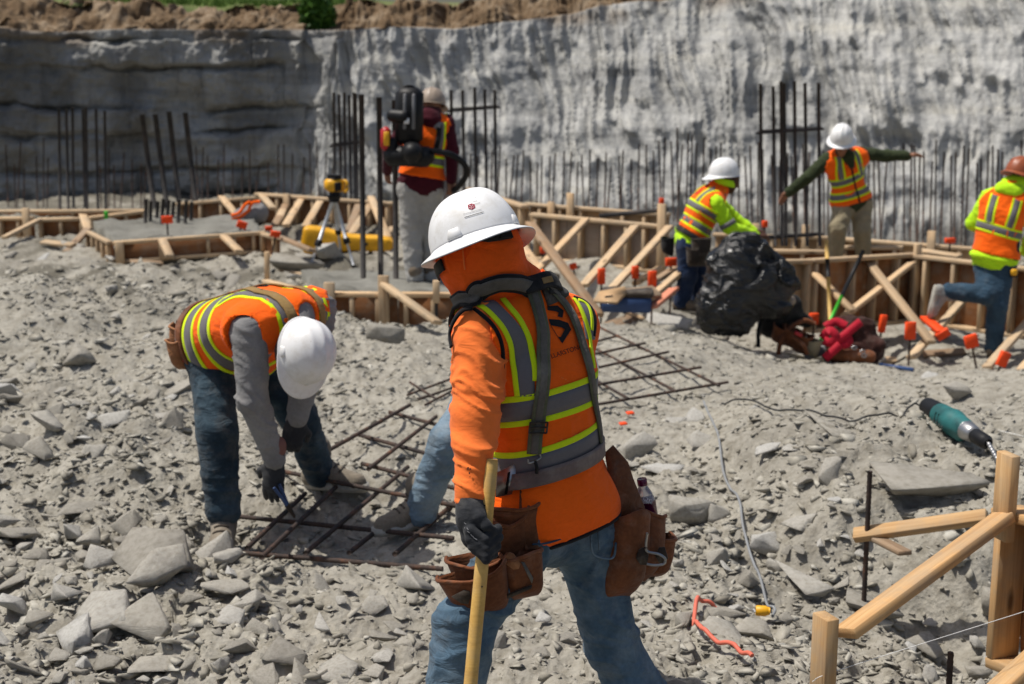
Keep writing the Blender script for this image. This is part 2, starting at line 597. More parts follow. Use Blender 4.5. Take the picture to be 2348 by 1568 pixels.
# ------------------------------------------------------------------ the ground
def macro(x, y):
    x, y = np.asarray(x, float), np.asarray(y, float)
    z = -0.62 * ss(8.6, 13.2, y) * ss(.9, 2.6, x)
    z = z - .30 * ss(18, 23, y)
    z = z + .42 * np.exp(-(((x + 3.9) / 1.3) ** 2 + ((y - 10.9) / 1.2) ** 2))
    z = z + .14 * np.exp(-(((x + 1.9) / .9) ** 2 + ((y - 10.6) / .8) ** 2))
    z = z - .16 * np.exp(-(((x - 1.75) / .75) ** 2 + ((y - 5.2) / .9) ** 2))
    z = z + .16 * np.exp(-(((x + 1.55) / .55) ** 2 + ((y - 5.6) / .45) ** 2))
    z = z + .20 * np.exp(-(((x + 2.5) / .7) ** 2 + ((y - 7.9) / .9) ** 2))
    z = z - .45 * np.exp(-((x - .1) / 1.1) ** 2) * ss(11.35, 11.75, y) * (1 - ss(14.0, 14.5, y))
    z = z + .24 * ss(5.75, 6.25, y + .25 * np.sin(x * 4.1) + .12 * np.sin(x * 9.7 + 1)) * ss(.95, 1.5, x) * ss(9.2, 7.4, y)
    z = z - .10 * np.exp(-((x - 2.0) / .7) ** 2 - ((y - 5.5) / .25) ** 2)
    t = np.clip((12.3 - y) / 1.7, 0, 1)
    z = z + .10 * np.exp(-((x - (-3.75 + 1.0 * t ** .8)) / .16) ** 2) * ss(12.6, 12.2, y) * ss(10.3, 10.8, y)
    z = z - .16 * np.exp(-((x - .4) / .6) ** 2 - ((y - 3.9) / .5) ** 2)
    return z

def roughness(x, y):
    """how stony the ground is: 0 trodden dust, 1 rubble"""
    x, y = np.asarray(x, float), np.asarray(y, float)
    px = IW / 2 + x / np.maximum(y, .5) * FPX
    r = .45 + .75 * ss(-.3, -1.4, x) * (1 - .4 * ss(8, 10, y)) + .55 * ss(.35, .9, x) * ss(8.2, 7.0, y)
    return np.clip(r + .35 * ss(5.6, 5.0, y), .2, 1.2)

def ground_z(x, y):
    x, y = np.atleast_1d(np.asarray(x, float)), np.atleast_1d(np.asarray(y, float))
    z = macro(x, y)
    q = np.stack([x, y, 0 * x], 1)
    R = roughness(x, y)
    z = z + .085 * fbm(q * 1.1, 4, 3) * (.4 + .6 * R)
    z = z + .038 * fbm(q * 4.4, 3, 8) * R
    d, idv = cells(np.stack([x * 7.5 + .35 * noise(q * 9, 2), y * 6.0 + .35 * noise(q * 9, 4)], 1), 3)
    z = z + R * .020 * idv * ss(.62, .40, d)
    d, idv = cells(np.stack([x * 19, y * 16], 1), 13)
    z = z + R * .010 * idv * ss(.6, .35, d)
    z = z + .006 * noise(q * 46, 12)
    return z

def gz(x, y):
    return float(ground_z(x, y)[0])

def onto(px, py, y0=3.0, y1=24.0):
    """where the ray of a pixel meets the ground"""
    d = rayd(px, py)
    Ys = np.linspace(y0, y1, 900)
    t = Ys / d[1]
    P = np.array((0, 0, CAM_H)) + t[:, None] * d
    g = macro(P[:, 0], P[:, 1])
    k = np.argmax(P[:, 2] < g)
    return np.array((P[k, 0], P[k, 1], gz(P[k, 0], P[k, 1])))

def build_ground():
    nr, nc = 760, 620
    Y = np.geomspace(1.6, 30, nr)
    s = np.linspace(-1, 1, nc)
    U = .40 * s + .55 * np.sign(s) * np.abs(s) ** 5
    YY, UU = np.meshgrid(Y, U, indexing='ij')
    XX = UU * (YY + .6)
    z = ground_z(XX.ravel(), YY.ravel())
    V = np.stack([XX.ravel(), YY.ravel(), z], 1)
    F = grid_faces(nr, nc)[:, ::-1]
    me = mesh_np('ground', V, F, MAT['ground'], True)
    x, y = V[:, 0], V[:, 1]
    q = np.stack([x, y, 0 * x], 1)
    n = fbm(q * 1.7, 4, 31)
    t = np.clip((12.3 - y) / 1.7, 0, 1)
    ridge = np.exp(-((x - (-3.75 + 1.0 * t ** .8) + .08 * noise(q * 4, 6)) / .20) ** 2) * ss(12.6, 12.2, y) * ss(10.2, 10.8, y)
    wet = ss(-.25, .35, n) * np.exp(-(((x + 4.35) / .8) ** 2 + ((y - 12.1) / 1.1) ** 2) ** 2) * 1.3 + 1.2 * ridge + 1.1 * ss(.05, .45, n) * ss(12.2, 13, y) * ss(.2, -1.0, x)
    wet = wet + .9 * ss(15.5, 18, y)
    a = me.attributes.new('wet', 'FLOAT', 'POINT')
    a.data.foreach_set('value', np.clip(wet * (.7 + .5 * noise(q * 6, 5)), 0, .85).astype(np.float32))
    return kind(link('ground', me), 'structure')

build_ground()

# ------------------------------------------------------------------ the quarried rock wall
CL = np.array([(-30, 21), (-16, 23.2), (-9, 24.3), (-4.5, 25.05), (-3.8, 24.9), (-3.1, 24.3), (0, 23.4), (3.8, 22.2), (7.5, 20.6), (12, 18.0), (18, 13.5), (24, 8)], float)

def build_cliff():
    nh = 260
    P = spline(CL, 4000)
    k = np.searchsorted(P[:, 0], (-10.5, 10.0))
    P = np.concatenate([P[:k[0]:16], P[k[0]:k[1]:2], P[k[1]::16]])
    ns = len(P)
    T = nrm(np.gradient(P, axis=0))
    N = np.stack([T[:, 1], -T[:, 0]], 1)                       # towards the pit
    x = P[:, 0]
    lit = ss(-4.3, -3.4, x)                                    # 0 the left wall, 1 the sloping right wall
    L = np.concatenate([[0], np.cumsum(np.linalg.norm(np.diff(P, axis=0), axis=1))])
    ztop = np.interp(x, [-30, -1.4, .2, 2, 4, 8, 24], [2.50, 2.52, 2.80, 3.02, 3.5, 4.2, 5.2]) + .08 * noise(np.stack([x * .9, 0 * x, 0 * x], 1), 2)
    H = np.linspace(0, 1, nh)
    h = np.where(H < .72, H / .72, 1 + (H - .72) / .28)       # 0..1 rock, 1..2 soil and plateau
    S, Hh = np.meshgrid(L, h, indexing='ij')
    X = np.repeat(x[:, None], nh, 1)
    LT = np.repeat(lit[:, None], nh, 1)
    rock = np.clip(Hh, 0, 1)
    soil = np.clip(Hh - 1, 0, 1)
    zb = -1.3
    Z = zb + (ztop[:, None] - zb) * rock
    sl = S.ravel(); zl = Z.ravel()
    q = np.stack([sl, zl, 0 * sl], 1)
    # right wall: tooth grooves leaning a little, breaking into blocks
    lean = sl + .28 * zl + .16 * noise(q * .9, 4)
    g1 = 1 - np.abs(noise(np.stack([lean * 3.9, zl * .6, 0 * sl], 1), 21))
    g2 = 1 - np.abs(noise(np.stack([lean * 9.0, zl * 1.5, 0 * sl + 5], 1), 22))
    g3 = fbm(np.stack([lean * 6.0, zl * 2.0, 0 * sl + 9], 1), 5, 23, .55)
    big = fbm(q * .55, 3, 24)
    ledge = np.abs(((zl + .18 * noise(q * .7, 6)) / .95) % 1 - .5) * 2
    g4 = fbm(np.stack([lean * 2.0, zl * .5, 0 * sl + 2], 1), 3, 26)
    right = .20 * g1 ** 1.6 + .12 * g2 ** 1.5 + .075 * g3 + .09 * g4 + .15 * big + .07 * ss(.5, .9, ledge) * ss(-.3, .3, g4)
    # left wall: flat beds with recessed seams and drill marks
    zz = zl + .10 * noise(q * .8, 7) + .05 * noise(q * 3.1, 17)
    bed = np.array([-.35, .12, .80, 1.24, 1.95, 2.38])
    dist = np.min(np.abs(zz[:, None] - bed[None]), 1)
    seam = ss(.085, .01, dist + .04 * noise(q * 4, 8)) * ss(-.55, .35, noise(q * np.array((.9, 2.2, 1)), 18))
    bi = np.sum(zz[:, None] > bed[None], 1)
    off = _hash(bi.astype(float), np.floor(sl / 1.35 + .37 * bi), 0. * bi, 5)
    left = .13 * off - .13 * seam + .10 * fbm(q * 1.7, 5, 9, .6) + .05 * ss(.4, .85, noise(np.stack([sl * 2.2 + .2 * zl, zl * .2, 0 * sl], 1), 3))
    lt = LT.ravel()
    d = lt * right + (1 - lt) * left
    back = (rock.ravel() * (lt * (1.0 + 1.4 * ss(-3.2, 1.0, X.ravel())) - .04)) * (ztop[:, None] - zb + 0 * rock).ravel() / 3.6
    d = d - back
    # soil: a rubbly bank set back over the rock, then the level ground behind
    so = soil.ravel()
    sb = ss(0, .5, so)
    bank = .50 + .12 * noise(np.stack([sl * .8, 0 * sl, 0 * sl], 1), 40)
    lump = fbm(np.stack([sl * 2.6, so * 7, 0 * sl], 1), 5, 41, .62)
    far = 75 * ss(.5, 1, so) ** 2.5
    zsoil = bank * sb + .13 * lump * ss(0, .1, so) * (1 - ss(.5, .7, so)) + .030 * far
    backy = .06 * ss(0, .03, so) + 1.15 * sb + far - .16 * fbm(np.stack([sl * 1.9, so * 5, 0 * sl + 3], 1), 4, 43, .6) * ss(0, .05, so) * (1 - ss(.5, .7, so))
    d2 = d.reshape(ns, nh)
    top = np.argmax(h >= 1)
    d2[:, top:] = d2[:, top - 1:top]
    d = d2.ravel()
    Nx = np.repeat(N[:, None, 0], nh, 1).ravel(); Ny = np.repeat(N[:, None, 1], nh, 1).ravel()
    Px = np.repeat(P[:, None, 0], nh, 1).ravel(); Py = np.repeat(P[:, None, 1], nh, 1).ravel()
    V = np.stack([Px + Nx * d, Py + Ny * d + backy, zl + zsoil], 1)
    F = grid_faces(ns, nh)
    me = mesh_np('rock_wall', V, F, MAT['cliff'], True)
    for nm, val in (('soil', np.clip(ss(0, .02, so) + .6 * ss(.93, 1., rock.ravel() + .06 * noise(q * 2, 50)) * ss(-.5, .5, noise(q * 3, 51)), 0, 1)),
                    ('seam', (1 - lt) * np.maximum(seam * .6, .30 + .38 * ss(-.1, .6, noise(q * np.array((1.6, .5, 1)), 71) + .6 * noise(q * np.array((.5, 3.1, 1)), 72))) + .8 * ss(-.02, -.55, zl - .2 * noise(q * 1.6, 52) + .12))):  # left wall's shade deepened in colour, besides seams and stain streaks; foot darker
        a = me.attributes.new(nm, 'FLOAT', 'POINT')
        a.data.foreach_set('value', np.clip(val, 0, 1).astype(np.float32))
    a = me.attributes.new('turf', 'FLOAT', 'POINT')
    a.data.foreach_set('value', (ss(.50, .56, so + .05 * noise(q * 1.5, 60)) * ss(-.9, -2.6, X.ravel())).astype(np.float32))
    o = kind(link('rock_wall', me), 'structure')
    return V.reshape(ns, nh, 3), h
CLV, CLH = build_cliff()
# ------------------------------------------------------------------ stones and gravel
def hull(pts):
    bm = bmesh.new()
    for p in pts:
        bm.verts.new(p)
    r = bmesh.ops.convex_hull(bm, input=bm.verts)
    bmesh.ops.delete(bm, geom=[g for g in r['geom_interior'] if isinstance(g, bmesh.types.BMVert)], context='VERTS')
    loose = [v for v in bm.verts if not v.link_faces]
    bmesh.ops.delete(bm, geom=loose, context='VERTS')
    return bm

def rock_points(n, ax, flat=.0):
    q = rng.normal(size=(n, 3))
    q /= np.linalg.norm(q, axis=1)[:, None]
    c = rng.uniform(-1, 1, size=(n, 3))
    c /= np.abs(c).max(1)[:, None]                              # on a cube: corners make sharp breaks
    p = .35 * q + .65 * c * rng.uniform(.75, 1.05, (n, 1))
    if flat:
        p[:, 2] = np.clip(p[:, 2], -flat, flat)
    return p * np.array(ax)

def small_variants(n, npts, ax, flat):
    out = []
    for _ in range(n):
        bm = hull(rock_points(npts, ax, flat))
        bmesh.ops.triangulate(bm, faces=bm.faces)
        v, f = bm_arrays(bm)
        bm.free()
        out.append((v, np.array(f)))
    return out

def big_variant(k, ax, flat, seed):
    bm = hull(rock_points(10 + k % 6, ax, flat))
    bmesh.ops.dissolve_limit(bm, angle_limit=.16, verts=bm.verts, edges=bm.edges)
    bmesh.ops.bevel(bm, geom=bm.edges[:] + bm.verts[:], offset=.022, segments=1, profile=.7, affect='EDGES')
    bmesh.ops.triangulate(bm, faces=bm.faces)
    bmesh.ops.subdivide_edges(bm, edges=[e for e in bm.edges if e.calc_length() > .3], cuts=2, use_grid_fill=True)
    bmesh.ops.triangulate(bm, faces=bm.faces)
    v, f = bm_arrays(bm)
    bm.free()
    dn = nrm(v / np.array(ax) ** 2)
    v = v + dn * (.05 * fbm(v * 2.6, 3, seed) + .025 * noise(v * 7, seed + 3))[:, None] * min(1, ax[2] * 1.6)
    return mesh_np('stone', v, f, MAT['stone'])

def scatter_gravel(name, n, smin, smax, region, seed, variants, power=2.4):
    r = np.random.default_rng(seed)
    pts = []
    tot = 0
    while tot < n:
        Y = np.sqrt(r.uniform(3.6 ** 2, 13.5 ** 2, 40000)) if region != 'far' else np.sqrt(r.uniform(11 ** 2, 21 ** 2, 40000))
        x = r.uniform(-.60, .60, 40000) * (Y + .4)
        w = roughness(x, Y) * (.45 + .55 * ss(-.4, .4, fbm(np.stack([x * 1.4, Y * 1.4, 0 * x], 1), 3, seed)))
        if region == 'rub':
            w = w * ss(.6, 1.05, roughness(x, Y))
        if region != 'far':
            w = w * np.clip(6.5 / Y, .35, 1.25)
        w = w * (1 - .6 * ss(.36, .5, np.abs(x) / Y))
        k = r.uniform(0, 1, 40000) < w * .8
        pts.append(np.stack([x[k], Y[k]], 1))
        tot += k.sum()
    P = np.concatenate(pts)[:n]
    z = ground_z(P[:, 0], P[:, 1])
    size = smin * (smax / smin) ** (r.uniform(0, 1, n) ** power)
    VV, FF, TT = [], [], []
    base = 0
    vid = r.integers(0, len(variants), n)
    for k, (v, f) in enumerate(variants):
        m = np.where(vid == k)[0]
        c = len(m)
        yaw, tx, ty = r.uniform(0, 6.28, c), r.normal(0, .22, c), r.normal(0, .22, c)
        cy, sy = np.cos(yaw), np.sin(yaw)
        q = v[None] * size[m][:, None, None]
        X = q[..., 0] * cy[:, None] - q[..., 1] * sy[:, None]
        Yv = q[..., 0] * sy[:, None] + q[..., 1] * cy[:, None]
        Z = q[..., 2] + X * tx[:, None] + Yv * ty[:, None] + (z[m] + size[m] * .05)[:, None]
        VV.append(np.stack([X + P[m, 0][:, None], Yv + P[m, 1][:, None], Z], -1).reshape(-1, 3))
        FF.append((f[None] + (np.arange(c) * len(v))[:, None, None]).reshape(-1, 3) + base)
        TT.append(np.repeat(np.clip(r.normal(.5, .22, c), 0, 1), len(v)))
        base += c * len(v)
    me = mesh_np(name, np.concatenate(VV), np.concatenate(FF), MAT['gravel'])
    a = me.attributes.new('tone', 'FLOAT', 'POINT')
    a.data.foreach_set('value', np.concatenate(TT).astype(np.float32))
    return kind(link(name, me), 'stuff')

SV = small_variants(7, 9, (1, .72, .40), .7) + small_variants(10, 9, (1, .78, .17), .5) + small_variants(4, 8, (.95, .7, .5), .8)
scatter_gravel('gravel', 30000, .010, .056, 'near', 11, SV, 1.7)
scatter_gravel('fine_gravel', 15000, .006, .014, 'near', 12, SV[:6], 1.2)
scatter_gravel('rubble', 3200, .026, .085, 'rub', 14, small_variants(14, 9, (1, .74, .30), .6) + small_variants(6, 8, (1, .6, .42), .8), 1.5)
scatter_gravel('far_gravel', 6500, .02, .11, 'far', 13, SV, 2.2)

AXES = [(1, .75, .34), (1, .8, .22), (1, .62, .40), (1, .85, .55), (1, .7, .18), (1, .9, .30), (1, .55, .30), (1, .8, .7)]
BIG = [big_variant(k, AXES[k % 8], (.75, .6, .8, 0, .6, .7, .8, 0)[k % 8], 60 + k) for k in range(18)]

def stone(x, y, size, var, yaw, tilt=(0, 0), sink=.25, label='', group=None, name='stone', dz=0, sq=(1, 1, 1)):
    size *= 1.13
    me = BIG[var % len(BIG)]
    zh = AXES[var % 8][2] * size * sq[2]
    M = Matrix.Translation((x, y, float(macro(x, y)) * .5 + gz(x, y) * .5 + zh * (1 - 2 * sink) * .8 + dz)) @ Matrix.Rotation(-tilt[0], 4, 'X') @ Matrix.Rotation(tilt[1], 4, 'Y') @ \
        Matrix.Rotation(yaw, 4, 'Z') @ Matrix.Diagonal((size * sq[0], size * sq[1], size * sq[2], 1))
    return tag(link(name, me, None, M), label, 'stone', group)

# the stones that stand out: pixel, half length in pixels, shape, turn, tilt
HERO = [
    (350, 1252, 100, 5, .35, (-.35, .15), 'broad layered slab with curved ridges beside the bent worker\'s tan boot', .95),
    (370, 1300, 80, 2, .45, (-.5, .1), 'long grey slab leaning under the layered slab', .8),
    (235, 1395, 85, 5, .2, (-.35, -.15), 'broad pitted grey slab lying flat at lower left', .9),
    (325, 1440, 85, 1, .1, (-.5, .05), 'wide smooth slab tilted toward the viewer at lower left', .95),
    (355, 1500, 80, 4, -.08, (.05, .08), 'long thin pale slab along the lower edge of the rubble', 1.0),
    (235, 1265, 48, 1, 1.0, (-.55, .3), 'squarish slab propped steeply beside the long grey slab', 1.0),
    (180, 1145, 62, 4, .02, (0, .03), 'flat pale oblong slab lying alone in the left rubble', 1.0),
    (170, 840, 52, 0, .9, (-.2, -.4), 'tall pale boulder with rounded top in the left rubble', 1.3),
    (95, 790, 42, 4, -.1, (-.2, .1), 'flat pale stone on the crest of the left mound', 1.0),
    (20, 895, 42, 3, .3, (-.1, .2), 'rounded boulder cut off by the left edge', 1.0),
    (118, 975, 44, 6, -.5, (-.1, .3), 'blunt log shaped stone with a shaded end', 1.2),
    (90, 1040, 42, 0, 1.4, (-.4, .5), 'upright wedge shaped stone in the left rubble', 1.2),
    (430, 900, 50, 6, .5, (-.3, -.3), 'long pale stone behind the bent worker\'s knee', 1.0),
    (255, 960, 32, 5, .5, (-.3, -.2), 'leaning round stone in the middle of the left rubble', 1.0),
    (520, 1330, 52, 1, .1, (-.1, .1), 'thin bluish slab in front of the rebar mat', .9),
    (575, 1372, 34, 7, .9, (-.1, .1), 'rounded pale lump beside the thin bluish slab', 1.0),
    (530, 1420, 44, 5, -.1, (-.25, .1), 'white flat stone in the lower left foreground', .9),
    (655, 1520, 62, 1, .6, (-.3, .2), 'large flat slab with a notch at the bottom edge', 1.0),
    (780, 1545, 58, 5, -.3, (-.3, .1), 'pale slab at the bottom edge left of the walking worker', 1.0),
    (560, 1490, 40, 3, .2, (-.1, .1), 'blocky grey stone at the bottom edge', 1.0),
    (1110, 1500, 42, 7, .2, (-.1, .1), 'rounded stone showing between the walking worker\'s legs and pole', 1.0),
    (1305, 1498, 46, 3, -.2, (-.15, -.1), 'angular pale block between the walking worker\'s legs', .9),
    (1235, 1530, 38, 2, .3, (-.1, .1), 'darker block next to the angular pale block', 1.0),
    (1640, 1405, 62, 6, -.35, (0, .1), 'long rounded dusty stone beside the yellow plug', .8),
    (1720, 1460, 60, 2, -.15, (-.1, .1), 'knobbly long stone below the yellow plug', .9),
    (1660, 1500, 60, 5, -.5, (-.35, .1), 'big flat slab sloping left of the near timber post', .9),
    (1575, 1170, 52, 3, .4, (-.25, .1), 'large angular stone beside the grey wire', 1.0),
    (1450, 1310, 34, 5, .2, (-.3, .1), 'flat stone beside the soda bottle pouch', 1.0),
    (2010, 1400, 70, 6, -.2, (-.1, .2), 'dark ledge stone under the long timber brace', 1.0),
    (1890, 1000, 60, 4, -.55, (-.35, .1), 'thin slab leaning down below the black cord', 1.0),
    (1760, 1040, 42, 0, .2, (-.2, .1), 'pale broken stone on the rubble slope', 1.0),
    (1830, 1330, 70, 4, -.6, (-.4, -.1), 'slab sliding down the rubble slope left of the brace', 1.0),
    (2150, 1110, 130, 6, .18, (-.12, .05), 'long dusty bedrock hump below the drill bit', .75),
    (2195, 900, 42, 2, .1, (-.1, .1), 'pale block above the teal drill', 1.0),
    (2290, 1390, 48, 3, .1, (-.1, .1), 'grey block at the foot of the near formwork', 1.0),
    (2120, 1480, 52, 1, -.2, (-.3, .1), 'flat slab below the long timber brace', 1.0),
    (880, 770, 42, 3, .3, (-.1, .1), 'grey block on the dirt crest left of the walking worker', 1.0),
    (1530, 740, 40, 5, .1, (-.1, .1), 'flat stone on the crest right of the walking worker', 1.0),
    (1600, 715, 46, 1, .1, (-.1, .1), 'pale slab on the crest at the foot of the black bag', 1.0),
    (1840, 828, 46, 4, .05, (0, .05), 'whitish slab in front of the tool pouches', 1.1),
    (410, 572, 42, 6, .1, (-.1, .2), 'pale boulder in front of the concrete footing', 1.0),
    (760, 592, 34, 3, .3, (-.1, .1), 'grey block under the tripod', 1.4),
    (690, 615, 62, 6, .1, (-.1, .1), 'rough rock heap stone left of the tripod foot', 1.0),
]
STONES = []
for k, (px, py, hp, var, yaw, tilt, lab, sz) in enumerate(HERO):
    p = onto(px, py)
    stone(p[0], p[1], hp * p[1] / FPX * 1.32, var + 8 * (k % 2), yaw, tilt, .22, lab + '', None, sq=(1, 1, sz))
    STONES.append((p[0], p[1], hp * p[1] / FPX))

for _p in ((508, 1215), (520, 1235), (770, 1100), (820, 1095), (930, 1215), (900, 1225), (970, 1215)):
    _q = onto(*_p)
    STONES.append((_q[0], _q[1], .10))
ZONES = [  # pixel box, how many, half size range in px, where it lies
    ((0, 860, 440, 1190), 44, (18, 46), 'in the rubble left of the bent worker'),
    ((0, 1190, 560, 1568), 58, (18, 54), 'in the lower left rubble'),
    ((560, 1330, 960, 1568), 24, (14, 44), 'in the foreground before the rebar mat'),
    ((1440, 960, 1990, 1390), 50, (14, 46), 'on the rubble slope beside the grey wire'),
    ((1480, 1390, 2300, 1568), 28, (18, 50), 'in the rubble round the near timber'),
    ((1700, 830, 2347, 1010), 14, (12, 26), 'on the dusty ground above the black cord'),
    ((0, 640, 430, 860), 16, (12, 30), 'on the dirt mound at left'),
    ((0, 560, 720, 660), 18, (14, 36), 'in the rubble before the left formwork'),
    ((1180, 1400, 1480, 1568), 8, (16, 34), 'behind the walking worker\'s legs'),
]
SHAPE = ('thick angular', 'thin flat', 'long blocky', 'chunky', 'thin oblong', 'broad flat', 'narrow', 'rounded')
for (x0, y0, x1, y1), n, (s0, s1), where in ZONES:
    made = tries = 0
    while made < n and tries < n * 12:
        tries += 1
        px, py = rng.uniform(x0, x1), rng.uniform(y0, y1)
        p = onto(px, py)
        hp = 1.25 * s0 * (s1 / s0) ** (rng.uniform() ** 1.4)
        s = hp * p[1] / FPX
        if any((p[0] - a) ** 2 + (p[1] - b) ** 2 < (.7 * (s + c)) ** 2 for a, b, c in STONES):
            continue
        STONES.append((p[0], p[1], s))
        var = int(rng.integers(0, 18))
        tl = rng.normal(-.18, .3)
        far = 'upper' if py < (y0 + y1) / 2 else 'lower'
        side = 'left' if px < (x0 + x1) / 2 else 'right'
        lab = ('large ' if hp > .65 * s1 else 'small ') + SHAPE[var % 8] + (' tilted' if tl < -.35 else '') + ' stone ' + where + ', ' + far + ' ' + side + ''
        stone(p[0], p[1], s, var, rng.uniform(0, 6.28), (tl, rng.normal(0, .25)), .33, lab, 'stones ' + where)
        made += 1

# alike stones: say which by its place among them
_by = {}
for _o in list(COL.objects):
    if _o.name.startswith('stone') and _o.get('group'):
        _by.setdefault(_o['label'], []).append(_o)
for _l, _os in _by.items():
    if len(_os) > 1:
        _os.sort(key=lambda o: o.location.x / o.location.y)
        _w = ['leftmost', 'rightmost'] if len(_os) == 2 else ['leftmost', 'middle', 'rightmost'] if len(_os) == 3 else ['leftmost'] + ['%dth from left' % (k + 1) if k > 2 else ('second', 'third')[k - 1] + ' from left' for k in range(1, len(_os) - 1)] + ['rightmost']
        for _o, _t in zip(_os, _w):
            _o['label'] = _l.replace(' in the ', ' in ').replace(' on the ', ' on ') + ', ' + _t
# ------------------------------------------------------------------ timber formwork
def P3(q):
    return W(*q) if q[1] > 60 else np.array(q, float)

def formwork(label, A, B, h, studs=(), side=-1, plate=True, base=True, braces=(), posts=(), panel='plywood', wood='lumber', sheets=1, group=None, depth=.089, hb=None):
    """a plywood face from A to B (world points of its top edge) with studs standing on the side facing the viewer"""
    A, B = np.asarray(A, float), np.asarray(B, float)
    hb = h if hb is None else hb
    d = B - A
    dh = nrm(np.array((d[0], d[1], 0)))
    nv = np.array((dh[1], -dh[0], 0))
    if nv[1] > 0:
        nv = -nv
    nv = nv * (-side)
    root = empty('timber_formwork', (A + B) / 2 - np.array((0, 0, h)))
    tag(root, label, 'formwork', group)
    n = sheets
    for k in range(n):
        a, b = A + d * (k / n), A + d * ((k + 1) / n)
        g = .004 / max(np.linalg.norm(b - a), .1)
        a, b = a + (b - a) * g, b - (b - a) * g
        pk = lumber('panel', a - (0, 0, h * .5 + .02), b - (0, 0, h * .5 + .02), .018, h - .04, MAT[panel], root, c=.002)
    off = nv * (depth / 2 + .011)
    if plate:
        lumber('top_plate', A + off - (0, 0, .019), B + off - (0, 0, .019), depth + .012, .038, MAT[wood], root, ext=.02)
    if base:
        lumber('bottom_plate', A + off - (0, 0, h - .02), B + off - (0, 0, h - .02), depth, .038, MAT[wood], root)
    for s in studs:
        p = A + d * s + off
        lumber('stud', p - (0, 0, h - .042), p - (0, 0, .042 if plate else .0), .038, depth, MAT[wood], root, up=nv)
    for s, ht, hbm in posts:                                   # posts that rise above the top: place, height over the top, depth below
        p = A + d * s + nv * (depth + .035)
        lumber('post', p - (0, 0, hbm), p + (0, 0, ht), .089, .038, MAT[wood], root, up=nv)
    for br in braces:
        a, b = P3(br[0]), P3(br[1])
        mat = MAT[br[2]] if len(br) > 2 else MAT[wood]
        w = br[3] if len(br) > 3 else .089
        lumber('brace', a, b, w, .038, mat, root, up=np.cross(b - a, np.cross((0, .35, 1), b - a)))
    return root

G = 'formwork walls across the pit'
# left footing and the walls behind it
formwork('low brown formwork wall at the far left edge', W(-60, 497, 17.0), W(78, 496, 16.8), .27, (.2, .5, .8), posts=((.97, .11, .28),),
         braces=(((10, 545, 16.0), (88, 505, 16.6)),), group=G)
formwork('low formwork wall right of the far left post', W(95, 499, 16.7), W(192, 497, 16.7), .27, (.02, .5, .98),
         braces=(((190, 494, 16.6), (201, 527, 16.0)), ((202, 525, 16.0), (152, 579, 15.4), 'weathered_lumber')), group=G)
formwork('thin formwork strip behind the far left walls', W(-60, 481, 19.5), W(330, 479, 19.2), .12, (.3, .6), plate=True, base=False, group=G)
formwork('short formwork wall left of the rebar stubs', W(206, 495, 17.9), W(325, 481, 18.2), .26, (.0, .33, .66, 1), group=G)
formwork('rear formwork wall behind the concrete footing', W(408, 464, 18.4), W(600, 449, 18.1), .44, (.05, .3, .55, .8), sheets=2,
         braces=(((508, 452, 18.0), (541, 492, 17.2)), ((600, 448, 18.0), (626, 478, 17.4))), group=G)
formwork('long formwork wall behind the survey tripod', W(596, 441, 18.1), W(905, 463, 17.2), .46, (.03, .16, .3, .43, .57, .7, .84, .97), sheets=3,
         posts=((.25, .02, .3),),
         braces=(((692, 455, 17.8), (655, 517, 16.4)), ((655, 470, 17.8), (630, 517, 16.6), 'weathered_lumber'), ((648, 482, 17.4), (636, 512, 16.8)),
                 ((849, 470, 17.2), (806, 537, 15.8)), ((850, 452, 17.2), (888, 545, 15.7)), ((902, 522, 16.6), (872, 549, 15.8)), ((985, 540, 16.2), (950, 575, 15.2))), group=G)
formwork('front edge form of the left concrete footing', W(264, 552, 15.0), W(604, 529, 15.3), .24, (.04, .3, .62, .80, .93), depth=.05,
         posts=((.03, .0, .24), (.32, .0, .22)), braces=(((372, 550, 14.9), (389, 588, 14.5)), ((513, 542, 15.0), (549, 577, 14.4))), group=G)
formwork('left edge form of the left concrete footing', W(206, 527, 16.0), W(258, 552, 15.0), .30, (.05, .28, .5, .72, .95), depth=.05, group=G)
formwork('board form right of the footing with a long rail', W(604, 531, 15.3), W(640, 541, 15.0), .26, (.1, .9), depth=.05,
         braces=(((640, 543, 15.0), (716, 575, 14.2), 'weathered_lumber'),), group=G)
# the footing the backpack worker stands on
formwork('left edge form of the footing under the backpack worker', W(620, 640, 12.95), W(746, 672, 11.78), .34, (.3, .6, .9), depth=.06, group=G)
formwork('front form of the footing under the backpack worker', W(750, 667, 11.74), W(1075, 669, 11.70), .36, (.18, .36, .56, .75, .93), depth=.07, sheets=2,
         posts=((.03, .09, .36), (.41, .15, .36)), braces=(((880, 652, 11.6), (1003, 740, 10.95)),), group=G)
# middle
formwork('middle formwork wall with three light braces', W(1229, 487, 15.2), W(1530, 515, 14.3), .50, (.03, .18, .38, .56, .73, .86, .97), sheets=4, panel='stained_board',
         posts=((1.0, .22, .5),),
         braces=(((1343, 503, 14.6), (1229, 623, 13.4)), ((1456, 519, 14.3), (1338, 655, 12.8)), ((1534, 520, 14.1), (1405, 660, 12.7))), group=G)
formwork('rear middle formwork wall under a dark pipe rail', W(1215, 464, 17.0), W(1535, 488, 16.0), .55, (.1, .25, .4, .55, .7, .85), sheets=3, panel='pale_plywood',
         posts=((.34, .16, .3), (.2, .04, .3)), group=G)
formwork('dark formwork corner behind the white hard hat', W(1085, 430, 18.6), W(1214, 470, 15.3), .62, (.3, .6, .97), sheets=2, panel='pale_plywood',
         braces=(((1187, 550, 14.6), (1256, 645, 13.2)), ((1214, 512, 13.6), (1372, 722, 11.9), 'weathered_lumber', .10)), group=G)
